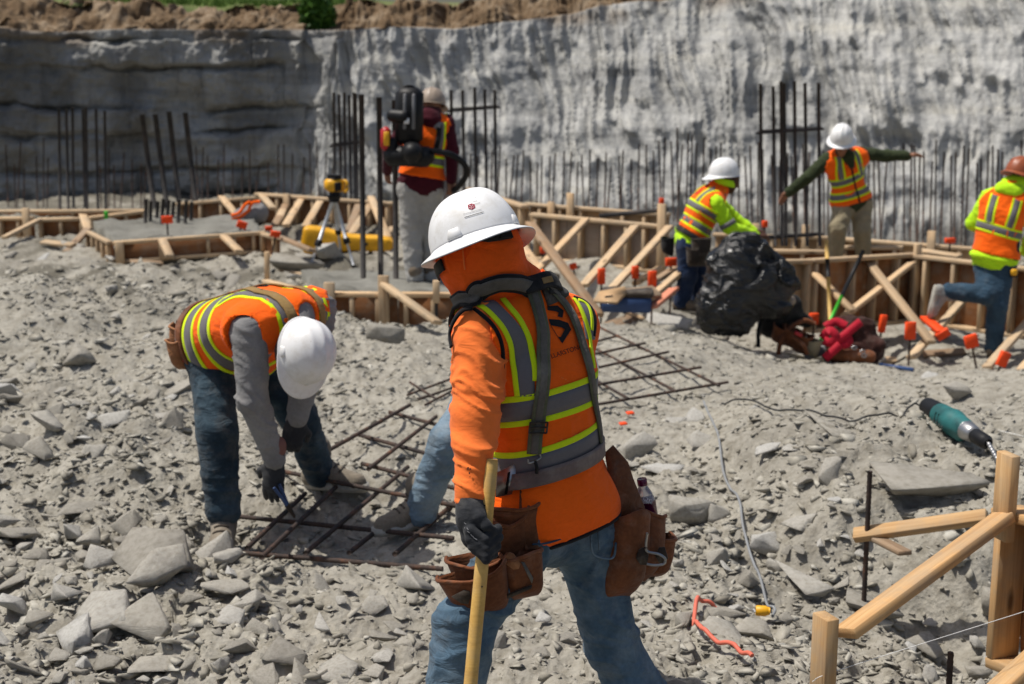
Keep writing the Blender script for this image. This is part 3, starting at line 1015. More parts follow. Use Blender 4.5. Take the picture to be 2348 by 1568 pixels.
# right
formwork('pale plywood end of the right formwork', W(1745, 594, 12.9), W(1845, 593, 13.1), .62, (.97,), panel='pale_plywood', group=G)
formwork('right formwork wall behind crossed braces', W(1850, 592, 13.1), W(2095, 578, 14.1), .70, (.02, .12, .36, .56, .78, .97), sheets=2,
         posts=((.93, .10, .62),),
         braces=(((2090, 604, 13.7), (1936, 724, 12.75)), ((1980, 588, 13.7), (2135, 785, 12.3)), ((1868, 628, 13.0), (1956, 714, 12.55))), group=G)
formwork('far right formwork wall behind the lime sleeved worker', W(2100, 581, 14.0), W(2440, 620, 12.9), .68, (.1, .3, .5, .7, .9), sheets=3,
         braces=(((2213, 682, 13.3), (2088, 820, 12.2)), ((2365, 728, 12.9), (2262, 843, 12.0)), ((2420, 760, 12.6), (2340, 850, 11.9))), group=G)
formwork('upper rail form behind the black bag', W(1770, 570, 14.6), W(1892, 572, 14.4), .42, (.1, .6), group=G)
formwork('upper form board under the reaching worker', W(1925, 562, 14.9), W(2066, 562, 14.7), .40, (.1, .5, .9), group=G)
formwork('rear right formwork wall behind the rebar cage', W(1640, 533, 17.4), W(1905, 541, 17.0), .50, (.1, .3, .5, .7, .9), sheets=3, panel='pale_plywood',
         posts=((.36, .14, .3), (.79, .14, .3)), group=G)
formwork('rear right formwork wall behind the reaching worker', W(1905, 541, 17.0), W(2240, 566, 16.0), .42, (.1, .3, .5, .7, .9), sheets=3, panel='pale_plywood',
         posts=((.72, .16, .3),), group=G)

# loose boards and the near formwork
def board(name, label, a, b, w, t, mat, cat='board', up=(0, 0, 1), group=None):
    o = lumber(name, P3(a), P3(b), w, t, MAT[mat], None, up=up)
    return tag(o, label, cat, group)
board('plank', 'light plank propped up behind the lime sleeved bending worker\'s legs', (1575, 610, 13.0), (1490, 684, 12.3), .089, .04, 'lumber', up=(0, .4, 1))
board('plank', 'brown plank lying behind the propped light plank', (1552, 612, 13.6), (1505, 642, 13.1), .089, .04, 'weathered_lumber', up=(0, .4, 1))
board('plank', 'short pale plank beside an orange cap in the middle', (1512, 614, 13.7), (1456, 650, 13.1), .07, .04, 'lumber', up=(0, .4, 1))
board('plank', 'pink painted plank on the ground by dark blue jeans', (1545, 662, 12.3), (1494, 705, 11.9), .10, .03, 'pink_board', up=(0, .4, 1))
board('plank', 'orange tipped plank end at the foot of a brace', (2120, 728, 12.9), (2160, 762, 12.5), .10, .035, 'orange_paint', up=(0, .4, 1))
board('timber_stake', 'lone upright timber stake behind the bent worker', (612, 652, 13.0), (612, 577, 13.0), .045, .045, 'lumber', 'stake', up=(0, -1, 0))
def near_post():
    p = W(1893, 1411, 4.30)
    o = lumber('timber_post', p, (p[0], p[1], gz(p[0], p[1]) - .05), .048, .082, MAT['fresh_lumber'], None, up=(.42, -1, 0))
    return tag(o, 'short upright timber post in the near right corner', 'post')
near_post()
NA, NB = W(2352, 1158, 5.0), W(2640, 1222, 4.4)
NG = formwork('near formwork wall cut off by the right edge', NA, NB, .62, (.03, .6, .95), posts=((.13, .22, .1),), sheets=1, depth=.12, wood='fresh_lumber',
              braces=(((1938, 1452, 4.33), (2302, 1184, 4.86)), ((2215, 1650, 4.25), (2420, 1462, 4.6))))
board('plank', 'thin timber strip lying behind the long near brace', (1958, 1227, 5.75), (2262, 1184, 5.5), .06, .038, 'fresh_lumber', up=(0, -.7, 1))
board('plank', 'offcut lying under the thin timber strip', (2010, 1235, 5.7), (2075, 1268, 5.45), .06, .02, 'weathered_lumber')

def string_line(label, pts, r=.0012):
    o = tube('string_line', spline([P3(p) for p in pts], 14), r, MAT['string'], n=5)
    return tag(o, label, 'string')
string_line('white string stretched from the near timber post', ((1862, 1562, 4.27), (1925, 1535, 4.28), (2347, 1402, 4.5), (2600, 1320, 4.6)))
string_line('thin white string across the dust above the teal drill', ((1900, 905, 8.4), (2080, 940, 7.9), (2347, 1000, 7.2), (2600, 1060, 6.6)), .0022)

# concrete footings
def slab(label, corners, thick, seed):
    c = np.array([P3(k) for k in corners])
    n = 40
    u = np.linspace(0, 1, n)
    U, V_ = np.meshgrid(u, u, indexing='ij')
    T = (c[0][None, None] * ((1 - U) * (1 - V_))[..., None] + c[1] * (U * (1 - V_))[..., None] + c[2] * (U * V_)[..., None] + c[3] * ((1 - U) * V_)[..., None]).reshape(-1, 3)
    T[:, 2] += .035 * fbm(np.stack([T[:, 0] * 4, T[:, 1] * 3, T[:, 2] * 0], 1), 4, seed)
    Bt = T.copy()
    Bt[:, 2] = T[:, 2].min() - thick
    f = grid_faces(n, n).tolist()
    N = n * n
    F = f + [[a + N for a in q[::-1]] for q in f]
    ring = [i * n for i in range(n)] + [(n - 1) * n + j for j in range(1, n)] + [i * n + n - 1 for i in range(n - 2, -1, -1)] + [j for j in range(n - 2, 0, -1)]
    for a, b in zip(ring, ring[1:] + ring[:1]):
        F.append([b, a, a + N, b + N])
    return tag(add('concrete_footing', np.vstack([T, Bt]), F, MAT['concrete'], smooth=False), label, 'concrete')
slab('rough grey concrete footing with rebar stubs at left', ((262, 548, 15.05), (600, 526, 15.35), (560, 488, 17.0), (214, 510, 16.6)), .28, 3)
slab('low concrete footing under the backpack worker', ((752, 667, 11.80), (1110, 669, 11.78), (1040, 620, 13.75), (690, 622, 13.75)), .30, 4)

# ------------------------------------------------------------------ marker stakes
def cap_stake(label, x0, x1, y0, y1, Y, foot=None, mat='orange_paint', th=.04, lean=0):
    c = W((x0 + x1) / 2, (y0 + y1) / 2, Y)
    w = (x1 - x0) / FPX * Y * .92
    h = (y1 - y0) / FPX * Y * .90
    g = gz(c[0], c[1]) - .03 if foot is None else W((x0 + x1) / 2, foot, Y)[2]
    root = empty('marker_stake', (c[0], c[1], g))
    tag(root, label, 'marker stake', 'orange topped marker stakes')
    tx = math.tan(lean)
    lumber('cap', c - (tx * h / 2, 0, h / 2), c + (tx * h / 2, 0, h / 2), w * .92, th, MAT[mat], root, up=(.25, -1, 0))
    V, F = tube_np([(c[0] - tx * (c[2] - g), c[1], g), tuple(c)], .010, 8)
    add('rod', V, F, MAT['rebar_rust'], root, smooth=True)
    return root
for lab, x0, x1, y0, y1, Y, lean in (
    ('wide orange cap in front of the rebar stubs at left', 368, 398, 494, 513, 15.2, 0),
    ('orange flag block at the right end of the left footing', 541, 568, 507, 524, 15.4, .4),
    ('orange block beside a plank end left of the tripod', 618, 644, 529, 544, 14.8, .2),
    ('small red orange cap left of the tripod legs', 606, 626, 518, 530, 16.0, 0),
    ('orange cap right of the white hard hat brim', 1237, 1251, 565, 582, 14.4, 0),
    ('orange scrap low beside the hooded worker\'s neck', 1204, 1217, 588, 601, 14.2, .3),
    ('leaning orange cap behind the dark slanted brace', 1304, 1323, 603, 618, 14.0, -.2),
    ('tall orange cap between the first two light braces', 1369, 1388, 613, 654, 12.9, 0),
    ('orange cap on the third light brace', 1447, 1465, 608, 641, 13.0, 0),
    ('tall orange cap above the dark blue box', 1484, 1506, 619, 660, 12.6, 0),
    ('wide orange cap beside the bending worker\'s pouch', 1523, 1553, 590, 611, 13.4, 0),
    ('orange cap against the rock wall left of the bending worker', 1510, 1523, 453, 478, 16.4, 0),
    ('bright orange cap just above the bending worker\'s hand', 1746, 1760, 505, 522, 14.0, 0),
    ('orange cap hidden between green and yellow handles', 1853, 1878, 716, 745, 12.6, 0),
    ('slim leaning orange cap right of the red harness bag', 2014, 2032, 719, 765, 12.5, .12),
    ('large orange cap in front of the crossed braces', 2072, 2101, 735, 781, 12.2, 0),
    ('tilted orange cap left of the stepping worker\'s boot', 2208, 2244, 766, 799, 12.1, -.25),
    ('leaning orange cap at the lower right brace foot', 2285, 2314, 804, 842, 11.9, .35),
    ('orange cap lying at the brace foot on the ground', 2150, 2172, 757, 776, 12.5, 1.0),
    ('wide orange cap on the rear formwork by the stepping worker', 2163, 2192, 545, 558, 15.6, 0)):
    cap_stake(lab, x0, x1, y0, y1, Y, lean=lean)
cap_stake('green cap standing on the far left formwork', 238, 249, 483, 506, 17.2, mat='green_paint')
def stake2():
    p = W(1000, 643, 11.55)
    q = W(1000, 694, 11.55)
    root = empty('timber_stake', (p[0], p[1], gz(p[0], p[1])))
    tag(root, 'square timber block on a dark rod before the footing', 'stake')
    lumber('block', q, p, .055, .055, MAT['lumber'], root, up=(0, -1, 0))
    V, F = tube_np([tuple(q + (0, 0, .02)), tuple(q - (0, 0, .25))], .014, 8)
    add('rod', V, F, MAT['rebar_dark'], root, smooth=True)
stake2()
# ------------------------------------------------------------------ reinforcing bars
def bar(name, a, b, r, mat, parent=None, ribs=False, n=8):
    a, b = np.asarray(a, float), np.asarray(b, float)
    if ribs:
        L = np.linalg.norm(b - a)
        k = int(L / .011)
        t = np.linspace(0, 1, k)
        pts = a + (b - a) * t[:, None]
        rr = r * np.where(np.arange(k) % 2 == 0, 1.06, .92)
        V, F = tube_np(pts, rr, 7)
    else:
        V, F = tube_np([a, b], r, n)
    return add(name, V, F, MAT[mat], parent, smooth=not ribs)

def mat_of(label, A, B, r, extra=0):
    """a tied mat: pixel pairs of the bars of both layers, lying just over the ground"""
    c = np.mean([onto(*p) for pair in A for p in pair], 0)
    root = empty('rebar_mat', c)
    tag(root, label, 'rebar mat')
    for lay, bars in enumerate((A, B)):
        for p, q in bars:
            a, b = onto(*p), onto(*q)
            z = max(a[2], b[2], gz(*((a + b) / 2)[:2])) * .6 + .4 * min(a[2], b[2]) + .045 + lay * (2.05 * r)
            a[2] = a[2] * .5 + z * .5 + .02
            b[2] = b[2] * .5 + z * .5 + .02
            bar('bar', a, b, r, 'rebar_rust', root, ribs=True)
    return root
mat_of('rusty tied rebar mat on the ground before the bent worker',
       (((548, 1242), (1015, 1312)), ((548, 1182), (1040, 1262)), ((640, 1113), (1060, 1196)), ((830, 1090), (1080, 1150)), ((820, 1016), (985, 1056)), ((893, 970), (1030, 1003))),
       (((566, 1262), (700, 1146)), ((600, 1290), (770, 1140)), ((700, 1275), (935, 1092)), ((800, 1278), (985, 1128)), ((905, 1300), (1075, 1140)), ((745, 1085), (940, 968)), ((845, 1110), (1000, 985))), .0115)
mat_of('rusty rebar mat lying right of the walking worker',
       (((1180, 852), (1418, 784)), ((1160, 884), (1478, 811)), ((1150, 920), (1532, 836)), ((1140, 952), (1606, 868)), ((1130, 992), (1668, 895))),
       (((1180, 780), (1440, 940)), ((1290, 775), (1550, 918)), ((1375, 768), (1648, 905))), .0098)
mat_of('far rusty bars left of the walking worker\'s arm', (((934, 932), (1032, 893)), ((960, 940), (1045, 912)), ((975, 965), (1060, 915))), (((940, 905), (1000, 950)),), .008)

def nth(k):
    return str(k) + ('th' if 10 < k % 100 < 14 else {1: 'st', 2: 'nd', 3: 'rd'}.get(k % 10, 'th'))

def stand_bar(px, top, bottom, Y, r, label, group, lean=0, mat='rebar_dark'):
    a = W(px + lean, bottom, Y)
    b = W(px, top, Y)
    b = np.array((b[0], Y + rng.normal(0, .03), b[2]))
    o = bar('rebar', a, b, r, mat, n=7)
    return tag(o, label, 'rebar', group)

def cage(label, xs, tops, bottom, Y, r, hoops, mat='rebar_dark', depth=.3):
    root = empty('rebar_cage', W(np.mean(xs), bottom, Y))
    tag(root, label, 'rebar cage')
    n = len(xs)
    for k, (x, t) in enumerate(zip(xs, tops)):
        yy = Y + depth * (k % 2)
        a, b = W(x + (5 if k % 2 else 3), bottom, yy), W(x, t, yy)
        bar('bar', a, b, r, mat, root)
    for hy in hoops:
        a = [W(min(xs) - 8, hy + 6, Y), W(max(xs) + 12, hy - 4, Y), W(max(xs) + 6, hy - 7, Y + depth), W(min(xs) - 2, hy, Y + depth)]
        V, F = tube_np(np.array(a + a[:1]), r * .7, 7)
        add('tie', V, F, MAT[mat], root, smooth=True)
    return root
cage('tall dark rebar cage with a hoop beside the reaching worker', [1743, 1772, 1790, 1797, 1821, 1845, 1876], [192, 198, 186, 190, 186, 190, 190], 564, 15.6, .019, (300, 542))
cage('rebar cage behind the tripod head', [765, 777, 789, 800, 811, 815], [212, 216, 212, 218, 212, 214], 470, 18.4, .020, (330,))
cage('row of tall bars with a tie right of the backpack worker', [1034, 1060, 1088, 1111, 1134], [207, 207, 201, 205, 206], 470, 18.2, .020, (250,))
cage('leaning dark rebar cage at far left', [135, 152, 166, 190, 197, 220, 240], [250, 250, 246, 250, 246, 250, 254], 490, 19.8, .02, (490,))
for k, (px, t, ln) in enumerate(((326, 262, 28), (355, 262, 28), (386, 256, 26), (424, 258, 26))):
    stand_bar(px, t, 478, 19.2, .036, ('first', 'second', 'third', 'last')[k] + ' from left of four thick leaning bar bundles at left', 'thick bar bundles before the shaded rock wall', ln)
for k, (px, y0, y1) in enumerate(((829, 216, 638), (869, 223, 637), (904, 230, 650))):
    stand_bar(px, y0, y1, 12.9 - .3 * (k == 2), .026, ('leftmost', 'middle', 'right')[k] + ' of three thick tall bars beside the backpack worker', 'thick tall bars beside the backpack worker', 4)
for k, x in enumerate((337, 348, 362, 374, 386, 398, 412, 428, 441)):
    stand_bar(x, 456 + (k % 3) * 3, 511 + (k % 2) * 3, 16.0 + .3 * (k % 3), .022, nth(k + 1) + ' dark rebar stub from the left in the left concrete footing', 'rebar stubs in the left footing', -4)
r2 = np.random.default_rng(5)
x = 1000
k = 0
while x < 2345:
    x += r2.uniform(9, 20)
    top = 352 + 38 * math.sin(x * .011) * .3 + r2.normal(0, 14) - (28 if 1500 < x < 1660 else 0)
    base = 476 + max(0, x - 1166) * .085
    k += 1
    stand_bar(x, top, base, 18.6 - 1.8 * max(0, x - 1166) / 1180 + r2.uniform(-.3, .3), .0105, nth(k) + ' thin upright bar from the left in the row before the sunlit rock wall', 'bars before the sunlit rock wall', r2.normal(-2, 5), 'rebar_rust')
x = -30
k = 0
while x < 790:
    x += r2.uniform(9, 26)
    if 140 < x < 215 or 350 < x < 420:
        continue
    k += 1
    stand_bar(x, 330 + r2.normal(20, 22), 476 - (x > 420) * 18, 21.5 + r2.uniform(-.6, .6), .010, nth(k) + ' thin rusty bar from the left before the shaded rock wall', 'bars before the shaded rock wall', r2.normal(-2, 4), 'rebar_rust')
def pipe():
    o = tube('pipe_rail', [W(1375, 495, 15.6), W(1530, 480, 15.2)], .025, MAT['rebar_dark'])
    tag(o, 'dark pipe rail lying across the middle formwork tops', 'pipe')
pipe()
for lab, x, y0, Y in (('rusty rod standing on the rubble slope', 1994, 1080, 5.72), ('short ribbed rod beside the near timber at the bottom edge', 2179, 1495, 4.55)):
    p = W(x, y0, Y)
    tag(bar('rebar', (p[0] + .004, p[1], gz(p[0], p[1]) - .04), p, .011, 'rebar_rust', ribs=True), lab, 'rebar')
# ------------------------------------------------------------------ smooth bodies: rounded cones blended together and meshed
class Blob:
    def __init__(s, k=.03):
        s.p, s.k, s.cut, s.warp = [], k, [], None
    def cone(s, a, b, ra, rb, k=None, n=None, sq=1.0):
        s.p.append((np.asarray(a, float), np.asarray(b, float), ra, rb, s.k if k is None else k, None if n is None else nrm(n), sq))
        return s
    def ball(s, c, r, k=None, n=None, sq=1.0):
        return s.cone(c, c, r, r, k, n, sq)
    def chain(s, pts, rs, k=None):
        for i in range(len(pts) - 1):
            s.cone(pts[i], pts[i + 1], rs[i], rs[i + 1], k)
        return s
    def clone(s, grow=0.0):
        o = Blob(s.k)
        o.p = [(a, b, ra + grow, rb + grow, k, n, q) for a, b, ra, rb, k, n, q in s.p]
        o.cut, o.warp = list(s.cut), s.warp
        return o
    def raw(s, P):
        P = np.asarray(P, float)
        D = None
        for a, b, ra, rb, k, n, q in s.p:
            ab = b - a
            L2 = ab @ ab
            w = P - a
            if L2 > 1e-9:
                t = np.clip((w @ ab) / L2, 0, 1)
                w = w - t[:, None] * ab
                r = ra + (rb - ra) * t
            else:
                r = ra
            if n is not None and q != 1:
                w = w + ((1 / q - 1) * (w @ n))[:, None] * n
            d = np.sqrt((w * w).sum(1)) - r
            if n is not None and q < 1:
                d = d * (q + (1 - q) * .45)
            if D is None:
                D = d
            else:
                h = np.clip(.5 + .5 * (D - d) / k, 0, 1)
                D = D + (d - D) * h - k * h * (1 - h)
        return D
    def __call__(s, P):
        D = s.raw(P)
        if s.warp is not None:
            D = D + s.warp(np.asarray(P, float))
        for c in s.cut:
            d = c(np.asarray(P, float))
            k = .008
            h = np.clip(.5 - .5 * (d - D) / k, 0, 1) if False else None
            D = np.maximum(D, d)
        return D
    def bounds(s, m=.03):
        lo = np.min([np.minimum(a, b) - max(ra, rb) for a, b, ra, rb, *_ in s.p], 0) - m
        hi = np.max([np.maximum(a, b) + max(ra, rb) for a, b, ra, rb, *_ in s.p], 0) + m
        return lo, hi

def grad(f, P, e=.002):
    g = np.stack([f(P + np.eye(3)[i] * e) - f(P - np.eye(3)[i] * e) for i in range(3)], 1)
    return g / (2 * e)

def snap(f, P, off=0.0, it=6):
    """move points onto the surface f = off"""
    P = np.array(P, float)
    for _ in range(it):
        d = f(P) - off
        g = grad(f, P)
        P -= np.clip(d / np.maximum((g * g).sum(1), .05), -.03, .03)[:, None] * g
    return P

def march(f, O, D, t0=0.0, t1=20.0, off=0.0):
    """first hit of rays on f = off"""
    O, D = np.broadcast_to(O, D.shape), nrm(D)
    t = np.full(len(D), t0)
    best, tb = np.full(len(D), 9.0), t.copy()
    for _ in range(90):
        d = f(O + D * t[:, None]) - off
        m = d < best
        best[m], tb[m] = d[m], t[m]
        t = t + np.clip(d * .8, -.02, .3)
    ok = f(O + D * t[:, None]) - off < .004
    t = np.where(ok, t, tb)                                    # a miss ends at its nearest approach
    return O + D * t[:, None], ok

def pix_hit(f, pts, t0=3.3, off=0.0):
    """points where the sight lines of photograph pixels meet the surface f"""
    D = np.array([rayd(*p) for p in pts])
    P, ok = march(f, np.array((0, 0, CAM_H)), D, t0, off=off)
    return P if ok.all() else snap(f, P, off, 10)

def surface(f, lo, hi, h):
    """naive surface nets in a narrow band; returns vertices and quads"""
    lo = np.asarray(lo, float)
    C = 5
    n = np.ceil((np.asarray(hi) - lo) / (h * C)).astype(int) + 1
    g = np.stack(np.meshgrid(*[np.arange(k + 1) for k in n], indexing='ij'), -1)
    dc = f((lo + g.reshape(-1, 3) * h * C)).reshape(g.shape[:3])
    m = np.abs(dc) < h * C * 2.4
    cell = np.zeros(n, bool)
    for dx in (0, 1):
        for dy in (0, 1):
            for dz in (0, 1):
                cell |= m[dx:n[0] + dx, dy:n[1] + dy, dz:n[2] + dz]
    N = n * C + 1
    D = np.where(np.repeat(np.repeat(np.repeat(dc[:-1, :-1, :-1], C, 0), C, 1), C, 2) > 0, 1., -1.).astype(np.float32)
    D = np.pad(D, ((0, 1),) * 3, mode='edge')
    need = np.zeros(N, bool)
    blk = np.repeat(np.repeat(np.repeat(cell, C, 0), C, 1), C, 2)
    for dx in (0, 1):
        for dy in (0, 1):
            for dz in (0, 1):
                need[dx:N[0] - 1 + dx, dy:N[1] - 1 + dy, dz:N[2] - 1 + dz] |= blk
    ijk = np.argwhere(need)
    val = np.empty(len(ijk), np.float32)
    for k in range(0, len(ijk), 200000):
        val[k:k + 200000] = f(lo + ijk[k:k + 200000] * h)
    D[need] = val
    S = D < 0
    cnt = np.zeros(N - 1, np.int8)
    for dx in (0, 1):
        for dy in (0, 1):
            for dz in (0, 1):
                cnt += S[dx:N[0] - 1 + dx, dy:N[1] - 1 + dy, dz:N[2] - 1 + dz]
    act = (cnt > 0) & (cnt < 8)
    a = np.argwhere(act)
    idx = np.full(N - 1, -1, np.int64)
    idx[act] = np.arange(len(a))
    acc, num = np.zeros((len(a), 3)), np.zeros(len(a))
    cor = [(x, y, z) for x in (0, 1) for y in (0, 1) for z in (0, 1)]
    for p in range(8):
        for q in range(p + 1, 8):
            A_, B_ = np.array(cor[p]), np.array(cor[q])
            if np.abs(A_ - B_).sum() != 1:
                continue
            va = D[tuple((a + A_).T)].astype(float)
            vb = D[tuple((a + B_).T)].astype(float)
            x = (va < 0) != (vb < 0)
            t = np.where(x, va / np.where(va == vb, 1, va - vb), 0)
            pt = A_ + t[:, None] * (B_ - A_)
            acc += np.where(x[:, None], pt, 0)
            num += x
    V = lo + (a + acc / np.maximum(num, 1)[:, None]) * h
    Q = []
    for ax in range(3):
        o1, o2 = [(1, 2), (2, 0), (0, 1)][ax]
        sl0 = [slice(1, N[k] - 1) for k in range(3)]
        sl0[ax] = slice(0, N[ax] - 1)
        sl1 = list(sl0)
        sl1[ax] = slice(1, N[ax])
        s0, s1 = S[tuple(sl0)], S[tuple(sl1)]
        e = np.argwhere(s0 != s1)
        flip = s0[tuple(e.T)]
        base = e + np.array([0 if k == ax else 1 for k in range(3)])
        def at(d1, d2):
            b = base.copy()
            b[:, o1] -= d1
            b[:, o2] -= d2
            return idx[tuple(b.T)]
        q = np.stack([at(1, 1), at(0, 1), at(0, 0), at(1, 0)], 1)
        q = np.where(flip[:, None], q, q[:, ::-1])
        Q.append(q[(q >= 0).all(1)])
    return V, np.concatenate(Q)

def blob_obj(name, f, h, mat, parent=None, origin=None, wrinkle=None, lo=None, hi=None):
    b = f.bounds() if lo is None else (lo, hi)
    V, Q = surface(f, b[0], b[1], h)
    if wrinkle is not None:
        V = V + nrm(grad(f, V, h * .6)) * wrinkle(V)[:, None]
    return add(name, V, Q, mat, parent, origin, True)

def folds(axis, amp, f_ax=22, f_ar=7, seed=0, mask=None):
    """cloth creases running across an axis"""
    ax = nrm(np.asarray(axis, float))
    def w(P):
        t = P @ ax
        q = (P - t[:, None] * ax) * f_ar + ax * (t * f_ax)[:, None]
        q = q + .55 * np.stack([noise(P * 9, seed + 3), noise(P * 9, seed + 4), noise(P * 9, seed + 5)], 1)
        r = 1 - np.abs(noise(q, seed)) * 2
        o = amp * (r + .5 * noise(q * 1.9, seed + 1))
        return o if mask is None else o * mask(P)
    return w

def creases(axis, amp, seed=0, f_ax=12, f_ar=5):
    """sharp cloth ridges, slanting across an axis"""
    ax = nrm(np.asarray(axis, float))
    sl = nrm(np.cross(ax, (.3, .9, .2)))
    def w(P):
        t = P @ ax + .45 * (P @ sl) * np.sign(noise(P * 2.1, seed + 9))
        q = (P - (P @ ax)[:, None] * ax) * f_ar + ax * (t * f_ax)[:, None]
        q = q + .7 * np.stack([noise(P * 6, seed + 3), noise(P * 6, seed + 4), noise(P * 6, seed + 5)], 1)
        a = np.maximum(0, 1 - np.abs(noise(q, seed)) * 2.6) ** 1.3
        b = np.maximum(0, 1 - np.abs(noise(q * 1.9 + 3, seed + 1)) * 2.4) ** 1.3
        k = .45 + .55 * noise(P * 3.3, seed + 7)
        return amp * (a * k * 1.5 + .6 * b - .45)
    return w

def ribbon(name, f, pts, width, mat, parent=None, off=.002, th=.0015, n=60, m=5, closed=False, origin=None, snapin=True, taper=None):
    """a band of cloth or webbing laid on a body: centre line pts, width across, standing off the surface"""
    P = np.asarray(pts, float)
    C = spline(np.vstack([P, P[:1]]) if closed else P, n)
    if closed:
        C = C[:-1]
    if snapin:
        C = snap(f, C, off)
    if closed:
        T = nrm(np.roll(C, -1, 0) - np.roll(C, 1, 0))
    else:
        T = nrm(np.gradient(C, axis=0))
    Nn = nrm(grad(f, C, .006))
    S = nrm(np.cross(T, Nn))
    w = np.broadcast_to(np.asarray(width, float), (len(C),)) if taper is None else width * np.interp(np.linspace(0, 1, len(C)), *taper)
    u = np.linspace(-.5, .5, m)
    G_ = C[:, None] + S[:, None] * (u[None, :, None] * w[:, None, None])
    shp = G_.shape
    G_ = snap(f, G_.reshape(-1, 3), off, 4)
    Nn = nrm(grad(f, G_, .004))
    lo_ = (G_ - Nn * th)
    V = np.vstack([G_, lo_])
    k = len(G_)
    nu = shp[0]
    F = grid_faces(nu, m, closed).tolist()
    F2 = [[a + k for a in q[::-1]] for q in F]
    E = []
    rng_ = range(nu if closed else nu - 1)
    for i in rng_:
        j = (i + 1) % nu
        E.append([i * m, i * m + k, j * m + k, j * m])
        E.append([j * m + m - 1, j * m + m - 1 + k, i * m + m - 1 + k, i * m + m - 1])
    if not closed:
        for c in range(m - 1):
            E.append([c + 1, c + 1 + k, c + k, c])
            b = (nu - 1) * m
            E.append([b + c, b + c + k, b + c + 1 + k, b + c + 1])
    return add(name, V, F + F2 + E, mat, parent, origin, True)

def decal(name, f, polys, mat, parent=None, off=.0015, cell=.006, origin=None):
    """flat print: outlines given as photograph pixels, dropped along the sight lines onto the surface"""
    bm = bmesh.new()
    for pl in polys:
        bm.faces.new([bm.verts.new((x, -y, 0)) for x, y in pl])
    bmesh.ops.triangulate(bm, faces=bm.faces)
    px = cell * FPX / 4
    for _ in range(4):
        es = [e for e in bm.edges if e.calc_length() > px]
        if not es:
            break
        bmesh.ops.subdivide_edges(bm, edges=es, cuts=1)
        bmesh.ops.triangulate(bm, faces=bm.faces)
    v, F = bm_arrays(bm)
    bm.free()
    P = pix_hit(f, [(a, -b) for a, b, _ in v], off=off)
    return add(name, P, F, mat, parent, origin, True)

def text_polys(s, size):
    """filled outlines of a word as triangles in text space"""
    cu = bpy.data.curves.new('lettering', 'FONT')
    cu.body, cu.size = s, size
    o = bpy.data.objects.new('lettering', cu)
    COL.objects.link(o)
    dg = bpy.context.evaluated_depsgraph_get()
    me = o.evaluated_get(dg).to_mesh()
    V = np.array([v.co[:] for v in me.vertices])
    F = [list(p.vertices) for p in me.polygons]
    o.evaluated_get(dg).to_mesh_clear()
    bpy.data.objects.remove(o)
    bpy.data.curves.remove(cu)
    return V, F

def decal_text(name, f, s, a, b, height, mat, parent=None, off=.0015):
    """a word printed from pixel a to pixel b along its baseline, dropped along the sight lines onto f"""
    V, F = text_polys(s, 1.0)
    x0, x1 = V[:, 0].min(), V[:, 0].max()
    h0 = V[:, 1].max()
    a, b = np.array(a, float), np.array(b, float)
    d = b - a
    nrm_ = np.array((d[1], -d[0])) / np.linalg.norm(d)
    pts = [a + d * (x - x0) / (x1 - x0) + nrm_ * (y / h0 * height) for x, y, _ in V]
    P = pix_hit(f, pts, off=off)
    return add(name, P, F, mat, parent, None, False)

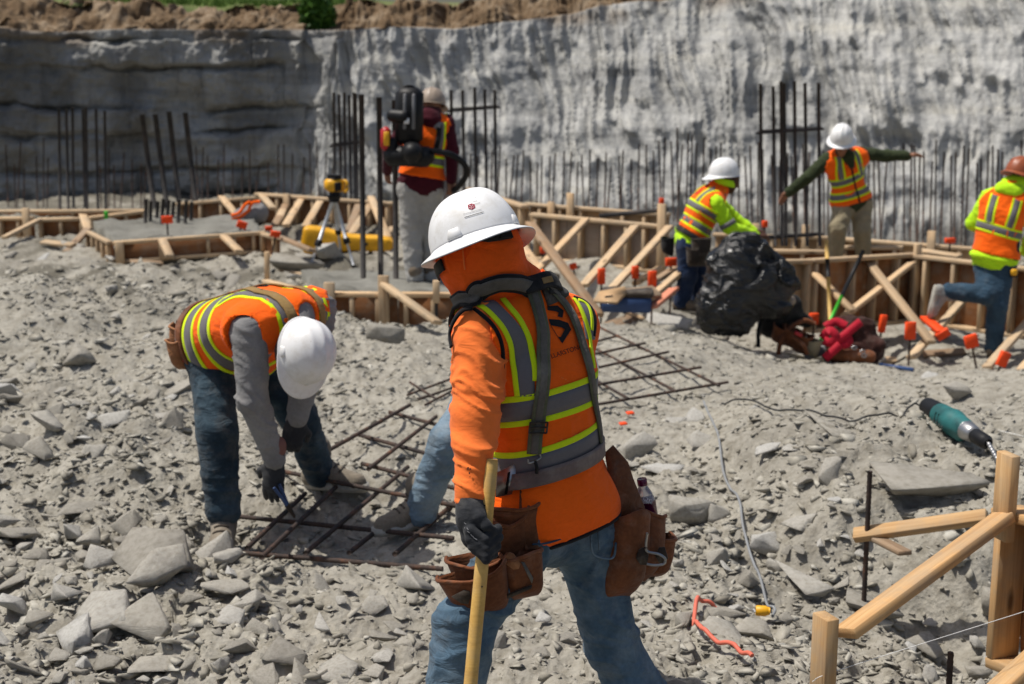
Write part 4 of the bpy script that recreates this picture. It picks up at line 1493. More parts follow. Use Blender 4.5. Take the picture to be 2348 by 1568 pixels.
# ------------------------------------------------------------------ hard hats
def hard_hat(parent, c, fwd, up, brim='full', scale=1.0, mat='hat_white', detail=2):
    """c: middle of the rim plane"""
    fwd, up = nrm(fwd), nrm(up)
    up = nrm(up - fwd * (up @ fwd))
    left = np.cross(up, fwd)
    R = Matrix((fwd, left, up)).transposed().to_4x4()
    M = Matrix.Translation(Vector(c)) @ R @ Matrix.Scale(scale, 4)
    na, nr = 96, 26
    th = np.linspace(0, 2 * np.pi, na, endpoint=False)
    A, Bw, H = .139, .118, .154
    prof = np.linspace(0, 1, nr) * np.pi / 2
    V = []
    for s, inner in ((1.0, 0), (.965, 1)):
        for k in (range(nr) if not inner else range(nr - 1, -1, -1)):
            ph = prof[k]
            r, z = np.sin(ph) ** .88, np.cos(ph) ** .92
            x, y, zz = A * r * np.cos(th) * s, Bw * r * np.sin(th) * s, H * z * s + 0 * th
            if not inner:                                       # three ridges over the crown
                lat = y / Bw
                ridge = .006 * np.exp(-(lat / .13) ** 2) + .0035 * (np.exp(-((np.abs(lat) - .42) / .09) ** 2))
                fade = np.clip(1.35 - np.abs(r - .35) * 1.5, 0, 1) * (k < nr - 3)
                zz = zz + ridge * fade
                x = x * (1 + .12 * ridge * fade / .006 * .2)
            V.append(np.stack([x, y, zz], 1))
    V = np.concatenate(V)
    F = []
    rows = 2 * nr
    for r_ in range(rows - 1):
        for k in range(na):
            k2 = (k + 1) % na
            F.append([r_ * na + k, (r_ + 1) * na + k, (r_ + 1) * na + k2, r_ * na + k2])
    hat = link('hard_hat', mesh_np('hard_hat', V, F, MAT[mat], True), parent, M)
    # brim
    prof = [(1.0, .006, 0), (1.06, .0, 0), (1.12, -.003, 1), (1.20, -.007, 1), (1.262, -.011, 1), (1.272, -.015, 1), (1.262, -.0145, 1), (1.20, -.0115, 1), (1.11, -.008, 1), (1.0, -.006, 0), (.965, .0, 0)]
    V = []
    ct = np.cos(th)
    if brim == 'full':
        ext = np.full(na, 1.0)
        droop = -.020 * np.abs(np.sin(th)) ** 2 + .004 * ct
    else:
        ext = .25 + 1.3 * np.clip(ct, 0, 1) ** 1.3
        droop = -.012 * np.clip(ct, 0, 1) ** 2
    for s, z, _ in prof:
        e = 1 + (s - 1) * ext if s > 1 else s
        if isinstance(e, float):
            e = np.full(na, e)
        zz = z * (ext * .8 + .2) + droop * np.clip((e - 1) / .27, 0, 1) ** 1.4
        V.append(np.stack([A * e * np.cos(th), (Bw + (A - Bw) * .3 * np.clip(e - 1, 0, 1)) * e * np.sin(th), zz], 1))
    V = np.concatenate(V)
    F = [[r_ * na + k, (r_ + 1) * na + k, (r_ + 1) * na + (k + 1) % na, r_ * na + (k + 1) % na] for r_ in range(len(prof) - 1) for k in range(na)]
    link('brim', mesh_np('brim', V, F, MAT[mat], True), hat, M)
    if detail > 1:
        for an, sx in ((math.pi / 2, .05), (-math.pi / 2, .05), (math.pi * .0, .03), (math.pi, .03)):   # slot bosses at the rim
            p = Vector((A * math.cos(an) * .985, Bw * math.sin(an) * .985, .022))
            v, f = box_mesh(.012, sx, .030, .0045)
            v[:, 1] *= np.where(v[:, 2] > 0, .72, 1)
            bo = link('slot_boss', mesh_np('slot_boss', v, f, MAT[mat]), hat, M @ Matrix.Translation(p) @ Matrix.Rotation(an, 4, 'Z') @ Matrix.Rotation(-.14, 4, 'Y'))
    return hat, M

# ------------------------------------------------------------------ people
def torso_frame(J):
    up = nrm(np.asarray(J['neck']) - np.asarray(J['pel']))
    r = np.asarray(J['sr']) - np.asarray(J['sl'])
    r = nrm(r - up * (r @ up))
    return r, up, np.cross(r, up) * -1 if False else np.cross(up, r) * -1

def head_prims(b, c, hf, hu, s=1.0, r=1.0):
    hf, hu = nrm(hf), nrm(hu)
    hu = nrm(hu - hf * (hu @ hf))
    side = np.cross(hu, hf)
    b.cone(c + hu * .03 * s - hf * .025 * s, c + hu * .03 * s + hf * .02 * s, .088 * s * r, .083 * s * r, .02, side, .86)
    b.cone(c - hu * .01 * s + hf * .045 * s, c - hu * .075 * s + hf * .06 * s, .062 * s * r, .038 * s * r, .04, side, .95)
    b.cone(c + hu * .015 * s + hf * .096 * s * r, c - hu * .02 * s + hf * .112 * s * r, .010 * s, .014 * s, .018)          # nose
    for sg in (-1, 1):
        b.cone(c + side * sg * .078 * s + hu * .012 * s - hf * .006 * s, c + side * sg * .074 * s - hu * .025 * s, .020 * s, .012 * s, .010, side, .45)
        b.ball(c + side * sg * .03 * s + hu * .022 * s + hf * .088 * s, .014 * s, .012)                                      # brow over the eye
    b.cone(c - hu * .052 * s + hf * .088 * s - side * .016 * s, c - hu * .052 * s + hf * .088 * s + side * .016 * s, .010 * s, .010 * s, .010)   # lips

def hand_prims(b, wrist, palm_dir, nrm_dir, s=1.0, curl=.5, thumb=1):
    """a hand: palm, four unequal fingers with two bends, a thumb leaving the side of the palm"""
    d, nn = nrm(palm_dir), nrm(nrm_dir)
    nn = nrm(nn - d * (nn @ d))
    side = np.cross(d, nn) * thumb
    w = np.asarray(wrist, float)
    b.cone(w, w + d * .055 * s, .026 * s, .034 * s, .02, nn, .55)
    b.cone(w + d * .045 * s, w + d * .085 * s, .036 * s, .036 * s, .02, nn, .5)
    for k, L in enumerate((.070, .078, .072, .056)):
        o = side * (.030 - .020 * k) * s
        p0 = w + d * .088 * s + o
        a1, a2, a3 = curl * .7, curl * 1.7, curl * 2.5
        def dirv(an):
            return d * math.cos(an) + nn * math.sin(an)
        p1 = p0 + dirv(a1) * L * .45 * s
        p2 = p1 + dirv(a2) * L * .32 * s
        p3 = p2 + dirv(a3) * L * .26 * s
        b.chain([p0, p1, p2, p3], [.0100 * s, .0092 * s, .0084 * s, .0072 * s], .006)
    t0 = w + d * .030 * s + side * .026 * s
    t1 = t0 + (d * .6 + side * .7 + nn * .35) * .040 * s
    t2 = t1 + (d * .85 + side * .15 + nn * .55) * .032 * s
    b.chain([t0, t1, t2], [.0135 * s, .0110 * s, .0088 * s], .012)

def boot(parent, ankle, toe, mat, s=1.0, h=.008, up=(0, 0, 1)):
    a, t = np.asarray(ankle, float), np.asarray(toe, float)
    f = nrm(t - a)
    up = nrm(np.asarray(up, float) - f * (np.asarray(up, float) @ f))
    side = np.cross(up, f)
    b = Blob(.03)
    sole = a - up * .055 * s
    b.k = .02
    b.cone(a + up * .09 * s - f * .018 * s, a - f * .014 * s + up * .01 * s, .054 * s, .048 * s, .02)
    b.cone(a - f * .045 * s - up * .035 * s, a - f * .01 * s - up * .03 * s, .041 * s, .044 * s, .02)
    b.cone(a + f * .0 * s + up * .01 * s, a + f * .10 * s - up * .038 * s, .046 * s, .041 * s, .02, side, .95)
    b.cone(a + f * .09 * s - up * .042 * s, a + f * .155 * s - up * .046 * s, .044 * s, .040 * s, .02)
    b.cone(a + up * .075 * s - f * .016 * s, a + up * .085 * s - f * .016 * s, .060 * s, .060 * s, .01)
    b.cut.append(lambda P: -((P - sole) @ up) - .012 * s)
    o = blob_obj('boot', b, h, MAT[mat], parent, wrinkle=folds(f, .0015, 40, 12, 5))
    n = 40
    th = np.linspace(0, 2 * np.pi, n, endpoint=False)
    x = np.cos(th); y = np.sin(th)
    wid = np.where(x > 0, .047, .040) * (1 - .12 * np.exp(-((x + .1) / .3) ** 2))
    ring = (sole + f * .065 * s)[None] + f[None] * (x * .142 * s)[:, None] + side[None] * (np.sign(y) * np.abs(y) ** .75 * wid * s)[:, None]
    V = np.vstack([ring + up * .008 * s, ring * 1.0 - up * .024 * s])
    F = [[k, n + k, n + (k + 1) % n, (k + 1) % n] for k in range(n)] + [list(range(n)), [n + k for k in range(n)][::-1]]
    add('sole', V, F, MAT['sole_pale'] if mat != 'boot_brown' else MAT['dark_leather'], o)
    for k in range(4):                                          # laces over the instep
        c = a + f * (.030 + .022 * k) * s + up * (.06 - .018 * k) * s
        arc = np.array([c + side * x * s - up * (abs(x) * 9) ** 2 * .03 * s for x in np.linspace(-.032, .032, 7)])
        ribbon('lace', b.raw, arc, .007 * s, MAT['dark_leather'], o, .004, .005, 14, 3)
    return o

class Person:
    """joints -> blended bodies for skin, trousers, shirt and vest"""
    def __init__(s, label, J, h=.014, w=1.0, group=None):
        s.J = {k: np.asarray(v, float) for k, v in J.items()}
        J = s.J
        s.h, s.w = h, w
        s.root = empty('person', (J['pel'][0], J['pel'][1], min(J['al'][2], J['ar'][2]) - .08))
        tag(s.root, label, 'person', group)
        s.r, s.u, s.b = torso_frame(J)                          # right, up along the spine, out of the back
        s.c = (J['sl'] + J['sr']) / 2
        s.waist, s.neckr, s.hip = .128, .072, True
    def torso(s, grow=0.0, k=.05, waist=.128):
        J, w = s.J, s.w
        t = Blob(k)
        ch = s.c * .72 + J['pel'] * .28
        mid = s.c * .45 + J['pel'] * .55
        g = grow
        t.cone(ch - s.u * .02, mid, .168 * w + g, (waist + .012) * w + g, k, s.b, .70)
        t.cone(mid, J['pel'] + s.u * .04, (waist + .012) * w + g, .155 * w + g, k, s.b, .74)
        top = s.u * -.035
        t.cone(J['sl'] * .86 + s.c * .14 + top, J['sr'] * .86 + s.c * .14 + top, .066 * w + g, .066 * w + g, .06)
        t.cone(ch + s.r * .07 + s.b * .03, ch - s.r * .07 + s.b * .03, .085 * w + g, .085 * w + g, .07)       # shoulder blades
        t.cone(s.c - s.u * .03, J['neck'] + s.u * .02, .085 * w + g, .056 * w + g, .06)
        for q in 'lr':
            t.cone(J['s' + q] * .85 + s.c * .15 + top, J['neck'] - s.u * .015, .060 * w + g, .052 * w + g, .05)
        return t
    def arms(s, grow=0.0, b=None, which='lr', r=(.062, .050, .036)):
        b = b or Blob(.03)
        for q in which:
            b.cone(s.J.get('sh' + q, s.J['s' + q]), s.J['e' + q], r[0] + grow, r[1] + grow, .035)
            b.cone(s.J['e' + q], s.J['w' + q], r[1] + grow, r[2] + grow, .02)
        return b
    def legs(s, grow=0.0, r=(.088, .062, .048), kk=.05):
        J = s.J
        b = Blob(.04)
        b.cone(J['hl'], J['hr'], .106 * s.w + grow, .106 * s.w + grow, .05, s.b, .86)
        for q in 'lr':
            b.cone(J['h' + q], J['k' + q], r[0] + grow, r[1] + grow, kk)
            b.cone(J['k' + q], J['a' + q], r[1] + grow, r[2] + grow, .02)
        return b
    def skin(s, mat, face_fwd, face_up, hand=None, palms=None, curl=.5, h=None, head_r=1.0, headc=None):
        """one continuous body under the clothes, with head and hands"""
        J = s.J
        b = s.torso(-.03, waist=.12)
        for q in s.arms(-.022).p:
            b.p.append(q)
        for q in s.legs(-.03).p:
            b.p.append(q)
        hc = J['head']
        b.cone(J['neck'] - s.u * .02, hc - nrm(face_up) * .05, .052, .05, .03)
        head_prims(b, hc, face_fwd, face_up, 1.0, head_r)
        if palms:
            for q, (d, nn, th) in palms.items():
                hand_prims(b, J['w' + q], d, nn, 1.0, curl, th)
        s.face = nrm(face_fwd)
        return blob_obj('body', b, h or s.h, MAT[mat], s.root, J['pel'])
    def trousers(s, mat, grow=.012, amp=.004, h=None, cutl=.02, **k):
        b = s.legs(grow, **k)
        J = s.J
        for q in 'lr':
            pass
        s.lf = b
        ax = nrm(J['kl'] + J['kr'] - J['hl'] - J['hr'])
        return blob_obj('trousers', b, h or s.h, MAT[mat], s.root, J['pel'], creases(ax, amp * 1.6, 31, 9, 3.2))
    def shirt(s, mat, grow=.008, amp=.004, h=None, arms='lr', r=(.062, .050, .036), low=0.0):
        b = s.torso(grow, waist=s.waist)
        if s.hip:
            b.cone(s.J['hl'] + s.u * .03, s.J['hr'] + s.u * .03, .112 * s.w + grow, .112 * s.w + grow, .06, s.b, .9)
        for q in s.arms(grow, which=arms, r=r).p:
            b.p.append(q)
        s.sf = b
        J = s.J
        ax = nrm(J['e' + arms[0]] - J['s' + arms[0]])
        mask = None
        return blob_obj('shirt', b, h or s.h, MAT[mat], s.root, J['pel'], creases(ax, amp * 1.5, 41, 15, 3.4))
    def vest(s, mat='orange_mesh', grow=.020, hem=.02, amp=.003, h=None, hole0=.083, holes=None):
        J = s.J
        t = s.torso(grow, waist=s.waist)
        t.cone(J['sl'] - s.u * .03, J['sr'] - s.u * .03, .062 * s.w + grow, .062 * s.w + grow, .05)
        t.cone(J['hl'] * .9 + J['hr'] * .1 + s.u * .05, J['hr'] * .9 + J['hl'] * .1 + s.u * .05, .130 * s.w + grow, .130 * s.w + grow, .06, s.b, .9)
        hp = J['pel'] + s.u * hem
        t.cut.append(lambda P: -((P - hp) @ s.u))
        nk = J['neck'] + s.u * .0
        t.cut.append(lambda P: s.neckr - np.sqrt((((P - nk) - ((P - nk) @ s.u)[:, None] * s.u) ** 2).sum(1)) - np.maximum(0, -((P - nk) @ s.u) - .03))
        for q in 'lr':
            out = nrm(J['s' + q] - s.c)
            a = J['s' + q] + out * .05 + s.u * .02
            e = J['e' + q] + out * .03
            hole = holes.get(q, hole0) if holes else hole0
            am = Blob(.02)
            am.cone(a, J['s' + q] * .5 + e * .5, hole * .92, hole)
            am.cone(a + out * .06 + s.u * .05, a + out * .05, hole * .85, hole * .85)
            t.cut.append(lambda P, am=am: -am.raw(P))
        s.vf = t
        s.vest_o = blob_obj('vest', t, h or s.h, MAT[mat], s.root, J['pel'], folds(s.u, amp, 9, 12, 51) if amp else None)
        return s.vest_o
    # stripes drawn in torso coordinates: x to the right, y up from the pelvis, on the back (+1) or front (-1)
    def on_torso(s, xy, side=1, off=.004):
        xy = np.asarray(xy, float)
        if len(xy) < 10:
            xy = spline(xy, 18)
        O = s.J['pel'] + xy[:, :1] * s.r + xy[:, 1:] * s.u + s.b * .45 * side
        P, ok = march(s.vf.raw, O, np.broadcast_to(-s.b * side, O.shape).copy(), 0, off=off)
        return P[ok] if ok.sum() > 2 else snap(s.vf.raw, O - s.b * side * .4, off, 12)
    def over(s, q0, off=.004, a=(40, 80, 115, 150)):
        """carry a point of the back over the shoulder to the front"""
        c0 = s.c + s.r * ((q0 - s.c) @ s.r) - s.u * .045
        return snap(s.vf.raw, np.array([c0 + np.array(Matrix.Rotation(math.radians(-k), 3, Vector(s.r)) @ Vector(q0 - c0)) for k in a]), off)
    def level(s, p, q, off=.004):
        """height and sideways slope of the band that passes through two photograph pixels"""
        H = pix_hit(s.vf.raw, [p, q], off=off) - s.J['pel']
        y, x = H @ s.u, H @ s.r
        k = (y[1] - y[0]) / (x[1] - x[0])
        return y[0] - k * x[0], k * .16
    def band(s, y, tilt=0.0, off=.004, n=28):
        """a closed loop round the torso at height y"""
        an = np.linspace(0, 2 * np.pi, n, endpoint=False)
        d = np.cos(an)[:, None] * s.r + np.sin(an)[:, None] * s.b
        O = s.J['pel'] + (y + tilt * np.cos(an))[:, None] * s.u + d * .5
        cen = s.J['pel'] * (1 - y / .5) + s.c * (y / .5)
        O = O + (cen - s.J['pel'] - ((cen - s.J['pel']) @ s.u) * s.u)
        P, ok = march(s.vf.raw, O, -d, 0, off=off)
        return P
    def striped_band(s, y, tilt=0.0, wsil=.05, wl=.019, n=90, gap=0):
        for dy, w, m in ((0, wsil, 'silver_tape'), (wsil / 2 + wl / 2, wl, 'lime_tape'), (-wsil / 2 - wl / 2, wl, 'lime_tape')):
            ribbon('stripe', s.vf.raw, s.band(y + dy, tilt), w, MAT[m], s.vest_o, off=.0045, th=.004, n=n, m=4, closed=True)
    def striped_path(s, xy, side=1, wsil=.05, wl=.019, n=50, pts=None):
        P = np.asarray(xy, float)
        T = nrm(np.gradient(spline(P, 30), axis=0))
        C = spline(P, 30)
        Nn = np.stack([T[:, 1], -T[:, 0]], 1)
        for d, w, m in ((0, wsil, 'silver_tape'), (wsil / 2 + wl / 2, wl, 'lime_tape'), (-wsil / 2 - wl / 2, wl, 'lime_tape')):
            Q = s.on_torso(C + Nn * d, side)
            if side > 0:
                Q = np.vstack([Q, s.over(Q[-1])])
            ribbon('stripe', s.vf.raw, Q, w, MAT[m], s.vest_o, off=.0045, th=.004, n=n, m=4)
# ------------------------------------------------------------------ the worker walking in front
def c1(x, y): return (x * .3712 + 844.9, y * .3712 + 413.1)
def c2(x, y): return (x * .4012 + 844.9, y * .4012 + 938.8)
def c9(x, y): return (x * .1318 + 1220.4, y * .1318 + 638.4)
def c10(x, y): return (x * .1377 + 976.4, y * .1377 + 422.5)

# an open leather pocket: bulging front, flat back, rolled rim
def pocket(name, M, w, h, d, mat, parent, top=1.12, slope=0.0, th=.005, rim=True, dtop=1.0):
    nu, nv = 25, 13
    t = np.linspace(0, np.pi, nu)
    v = np.linspace(0, 1, nv)
    def shell(ins):
        out = []
        for q in v:
            z = -h + q * h
            rnd = min(1, (q / .22) ** .5) if q < .22 else 1
            a = (w / 2 - ins) * (.86 + (top - .86) * q) * (.72 + .28 * rnd)
            b = (d - ins) * (.62 + .5 * math.sin(min(1, q * 1.25) * math.pi * .62)) * rnd * (dtop if q > .8 else 1)
            x = a * np.sign(np.cos(t)) * np.abs(np.cos(t)) ** .75
            y = -b * np.abs(np.sin(t)) ** .8
            zz = z + slope * (1 - np.abs(np.cos(t))) * q + ins * (1 if q < .1 else 0) + .006 * np.sin(t * 3 + w * 90) * q
            out.append(np.stack([x, y, zz + 0 * x], 1))
        return np.array(out)
    o, i = shell(0), shell(th)
    V = np.concatenate([o.reshape(-1, 3), i.reshape(-1, 3)])
    K = nu * nv
    F = []
    for r_ in range(nv - 1):
        for k in range(nu - 1):
            a, b, c, e = r_ * nu + k, r_ * nu + k + 1, (r_ + 1) * nu + k + 1, (r_ + 1) * nu + k
            F += [[a, b, c, e], [K + e, K + c, K + b, K + a]]
        for k0, k1 in ((0, 0), (nu - 1, nu - 1)):
            pass
        F.append([r_ * nu + nu - 1, r_ * nu, (r_ + 1) * nu, (r_ + 1) * nu + nu - 1])
        F.append([K + r_ * nu, K + r_ * nu + nu - 1, K + (r_ + 1) * nu + nu - 1, K + (r_ + 1) * nu])
    T = (nv - 1) * nu
    F += [[T + k, T + k + 1, K + T + k + 1, K + T + k] for k in range(nu - 1)]
    F += [list(range(nu))[::-1]]
    if rim:
        Vt, Ft = tube_np(o[-1] * .995, .0058, 8)
        F += [[k + len(V) for k in q] for q in Ft]
        V = np.vstack([V, Vt])
    return link(name, mesh_np(name, V, F, MAT[mat], True), parent, M)

def basis(o, x, z):
    """4x4 with x along x, z near z, y = z cross x"""
    x = nrm(x); z = nrm(np.asarray(z, float) - x * (np.asarray(z, float) @ x))
    y = np.cross(z, x)
    return Matrix(((x[0], y[0], z[0], o[0]), (x[1], y[1], z[1], o[1]), (x[2], y[2], z[2], o[2]), (0, 0, 0, 1)))

def walker():
    J = dict(pel=W(1276, 1158, 4.12), neck=W(1196, 672, 4.12), head=W(1098, 588, 4.06),
             sl=W(1098, 742, 3.99), sr=W(1300, 727, 4.24), shr=W(1272, 745, 4.29), el=W(1090, 950, 3.89), wl=W(1082, 1132, 3.80),
             er=W(1270, 900, 4.52), wr=W(1200, 960, 4.62),
             hl=W(1202, 1210, 4.04), hr=W(1335, 1205, 4.20), kl=W(1062, 1440, 3.86), kr=W(1402, 1480, 4.22),
             al=W(1000, 1870, 3.80), ar=W(1535, 1690, 4.25))
    def c11(x, y): return (x * .2634 + 995.1, y * .2634 + 1013.9)
    P = Person('hooded worker walking past in front, orange vest, white hard hat and yellow pole', J, h=.0075)
    P.waist, P.hip = .148, False
    hf, hu = np.array((-.83, .36, -.40)), np.array((-.34, .36, .90))
    P.skin('skin_tan', hf, hu, palms={'r': ((-.5, .6, -.3), (0, -1, 0), 1)}, h=.012)
    P.trousers('blue_jeans', .014, .0062, h=.006, r=(.090, .072, .060), kk=.06)
    # shirt: only the sleeves and the hem under the vest show
    P.shirt('orange_shirt', .010, .0062, h=.006, r=(.066, .060, .040))
    P.vest('orange_mesh', .022, -.075, .0025, h=.0065, holes={'r': .052})
    vf = P.vf
    root, vest = P.root, P.vest_o
    # ---- stripes seen from behind, laid out along the sight lines, carried on over the shoulder
    def path_pix(f, pts, extra=None, off=.004):
        A = pix_hit(f, pts, off=off)
        if extra is not None:
            A = np.vstack([extra, A])
        return A
    fr = -P.b
    def over(pix, off=.004, a=(150, 115, 80, 42)):
        q0 = pix_hit(vf.raw, [pix], off=off)[0]
        c0 = P.c + P.r * ((q0 - P.c) @ P.r) - P.u * .045
        R_ = [np.array(Matrix.Rotation(math.radians(-k), 3, Vector(P.r)) @ Vector(q0 - c0)) for k in a]
        return snap(vf.raw, np.array([c0 + w_ for w_ in R_]), off)
    sil = [c1(655, 735), c1(740, 760), c1(815, 830), c1(892, 920), c1(938, 1010), c1(962, 1130), c1(972, 1335)]
    lo_ = [c1(640, 765), c1(690, 775), c1(780, 850), c1(846, 940), c1(885, 1080), c1(918, 1335)]
    li = [c1(775, 692), c1(865, 775), c1(945, 880), c1(995, 1000), c1(1022, 1130), c1(1030, 1240)]
    ribbon('stripe', vf.raw, path_pix(vf.raw, sil, over(sil[0])), .052, MAT['silver_tape'], vest, .0045, .004, 70, 6)
    ribbon('stripe', vf.raw, path_pix(vf.raw, lo_, over(lo_[0])), .016, MAT['lime_tape'], vest, .0062, .004, 60, 4)
    ribbon('stripe', vf.raw, path_pix(vf.raw, li, over(li[0])), .018, MAT['lime_tape'], vest, .0062, .004, 60, 4)
    sr_ = [c9(845, 395), c9(905, 480), c9(960, 600), c9(990, 760), c9(1008, 920), c9(1020, 1060)]
    ribbon('stripe', vf.raw, path_pix(vf.raw, sr_), .050, MAT['silver_tape'], vest, .0045, .004, 50, 6)
    ri = [c9(720, 345), c9(800, 450), c9(880, 620), c9(950, 830), c9(1000, 1050), c9(1040, 1300), c9(1075, 1560)]
    ribbon('stripe', vf.raw, path_pix(vf.raw, ri), .016, MAT['lime_tape'], vest, .0062, .004, 60, 4)
    ro = [c9(800, 372), c9(900, 410), c9(975, 490), c9(1020, 620), c9(1035, 760), c9(1030, 900)]
    ribbon('stripe', vf.raw, path_pix(vf.raw, ro), .013, MAT['lime_tape'], vest, .0062, .004, 50, 4)
    # ---- the two belts of tape round the body
    P.striped_band(*P.level(c1(850, 1432), c1(1330, 1322)), .058, .018)
    P.striped_band(*P.level(c2(800, 335), c2(1180, 240)), .056, .018)
    # ---- black piping round the arm hole and hem
    arm = [c1(640, 790), c1(700, 830), c1(770, 900), c1(812, 980), c1(830, 1080), c1(826, 1170), c1(800, 1245)]
    A = pix_hit(vf.raw, arm, off=.002)
    ribbon('piping', vf.raw, A, .011, MAT['black_trim'], vest, .004, .006, 50, 3)
    armo = [c1(640, 790), c1(585, 800), c1(540, 845), c1(508, 905), c1(497, 960), c1(508, 1030)]
    both = lambda Q: np.minimum(vf.raw(Q), P.sf.raw(Q) - .010)
    A = pix_hit(both, armo, off=.002)
    ribbon('piping', both, A, .012, MAT['black_trim'], vest, .004, .006, 40, 3)
    ribbon('piping', vf.raw, path_pix(vf.raw, [c9(725, 318), c9(850, 360), c9(960, 430), c9(1040, 530), c9(1085, 660), c9(1090, 850), c9(1070, 1000)]), .010, MAT['black_trim'], vest, .0065, .006, 40, 3)
    hemy = np.linspace(0, 2 * np.pi, 40, endpoint=False)
    hl = P.J['pel'] - P.u * .072
    O = hl + np.cos(hemy)[:, None] * P.r * .4 + np.sin(hemy)[:, None] * P.b * .4
    Hm, _ = march(vf.raw, O, hl - O, 0, off=.001)
    ribbon('piping', vf.raw, Hm, .013, MAT['black_trim'], vest, .003, .006, 90, 3, closed=True)
    # ---- print on the back
    decal('logo', vf.raw, [[c9(*q) for q in pl] for pl in (
        [(262, 480), (440, 470), (545, 560), (525, 682), (440, 662), (458, 592), (405, 572), (262, 548)],
        [(285, 705), (460, 716), (620, 772), (677, 885), (520, 1130), (438, 1012), (492, 1018), (566, 880), (500, 848), (318, 812)],
        [(312, 815), (326, 822), (446, 1010), (436, 1014)])], MAT['print_black'], vest, .0035)
    decal_text('lettering', vf.raw, 'LLARSTONC', c9(338, 1392), c9(880, 1212), 10.5, MAT['print_black'], vest, .0035)
    # ---- hood
    hd = Blob(.03)
    hc = J['head']
    n_f, n_u = nrm(hf), nrm(hu)
    sd = np.cross(n_u, n_f)
    hd.cone(hc + n_u * .02 - n_f * .030, hc + n_u * .015 + n_f * .025, .105, .098, .03, sd, .92)
    hd.cone(hc - n_u * .02 + n_f * .045, hc - n_u * .085 + n_f * .052, .078, .058, .05)
    hd.cone(hc + n_f * .10 - n_u * .012, hc + n_f * .108 - n_u * .03, .015, .018, .03)
    hd.cone(hc - n_f * .030 - n_u * .03, J['neck'] - P.u * .01 + fr * .02, .088, .082, .05)
    hd.cone(J['neck'] - P.u * .01, J['neck'] - P.u * .05 + fr * .02, .082, .092, .05)
    hd.cone(hc - n_u * .07 + n_f * .02, J['neck'] + fr * .06 - P.u * .02, .075, .085, .05)
    hood = blob_obj('hood', hd, .006, MAT['orange_hood'], root, J['pel'], creases(n_u * .8 + n_f * .35, .0062, 71, 10, 3))
    # ---- suspenders
    st = vf.clone(.006)
    s1 = [c1(1010, 665), c1(1050, 790), c1(1080, 940), c1(1083, 1130), c1(1062, 1380), c1(1045, 1530), c2(955, 140), c2(945, 255)]
    s2 = [c1(1110, 640), c1(1222, 770), c1(1300, 930), c1(1347, 1080), c1(1385, 1250), c1(1412, 1420), c1(1436, 1560), c2(1335, 190)]
    sus = empty('suspenders', J['neck'])
    sus.parent = root
    sus.matrix_basis = WM[root.name].inverted() @ WM[sus.name]
    A1, A2 = pix_hit(vf.raw, s1, off=.010), pix_hit(vf.raw, s2, off=.010)
    for A, wd in ((A1, .043), (A2, .034)):
        ribbon('strap', vf.raw, A, wd, MAT['olive_webbing'], sus, .0115, .004, 90, 6)
        ribbon('strap', vf.raw, A, wd * .5, MAT['grey_webbing'], sus, .0130, .004, 90, 4)
    # padded shoulder straps
    nkf = lambda Q: np.minimum(vf.raw(Q), np.minimum(P.sf.raw(Q) - .004, hd.raw(Q) - .002))
    pl_ = list(over(c1(700, 715), .012, (130, 95, 55))) + list(pix_hit(nkf, [c1(640, 730), c1(710, 680), c1(820, 645), c1(930, 645), c1(1015, 665)], off=.012))
    pl_ = [pl_[k] for k in (0, 1, 3, 4, 5, 6, 7)]
    ribbon('pad', nkf, pl_, .056, MAT['black_nylon'], sus, .009, .008, 60, 6)
    ribbon('pad', nkf, pl_, .038, MAT['grey_webbing'], sus, .0112, .008, 60, 6)
    pr_ = list(pix_hit(vf.raw, [c1(1110, 640)], off=.012)) + [snap(vf.raw, (P.c + P.r * .06 + P.u * .04 + P.b * .02)[None], .012)[0], snap(vf.raw, (P.c + P.r * .09 + P.u * .03 + fr * .06)[None], .012)[0], snap(vf.raw, (P.c + P.r * .10 - P.u * .08 + fr * .12)[None], .012)[0]]
    ribbon('pad', vf.raw, pr_, .058, MAT['black_nylon'], sus, .013, .012, 50, 6)
    yk = pix_hit(vf.raw, [c1(960, 655), c1(1040, 632), c1(1120, 610), c1(1180, 640)], off=.016)
    ribbon('yoke', vf.raw, yk, .050, MAT['black_nylon'], sus, .020, .012, 40, 6)
    yk2 = pix_hit(vf.raw, [c1(1075, 622), c1(1135, 608)], off=.02)
    ribbon('yoke_patch', vf.raw, yk2, .018, MAT['tan_webbing'], sus, .0215, .003, 14, 4)
    yk3 = pix_hit(vf.raw, [c1(1110, 655), c1(1130, 700), c1(1150, 760)], off=.01)
    ribbon('yoke', vf.raw, yk3, .050, MAT['dark_leather'], sus, .0095, .01, 30, 6)
    # buckles on the straps
    for cpt, tx in (((1046, 1528), A1[5] - A1[4]), ):
        q = pix_hit(vf.raw, [c1(*cpt)], off=.014)[0]
        nn = nrm(grad(vf.raw, q[None])[0])
        x = nrm(np.cross(nrm(tx), nn)); t = np.cross(nn, x)
        for dy in (-.017, -.002, .015):
            tube('buckle', [q + x * .026 + t * dy + nn * .004, q - x * .026 + t * dy + nn * .004], .0028, MAT['dark_leather'], sus)
        for sx in (-1, 1):
            tube('buckle', [q + x * .026 * sx - t * .017 + nn * .004, q + x * .026 * sx + t * .015 + nn * .004], .0028, MAT['dark_leather'], sus)
    q = pix_hit(vf.raw, [c2(945, 270)], off=.02)[0]
    hook = [q + P.r * .025, q + P.r * .022 - P.u * .012, q - P.r * .022 - P.u * .012, q - P.r * .025]
    tube('clip_ring', spline(hook, 20), .0026, MAT['steel'], sus)
    tube('clip', spline([q - P.u * .012, q - P.u * .03 + P.b * .004, q - P.u * .05], 12), .005, MAT['black_plastic'], sus)
    # ---- belt with pouches
    belt_f = vf.raw
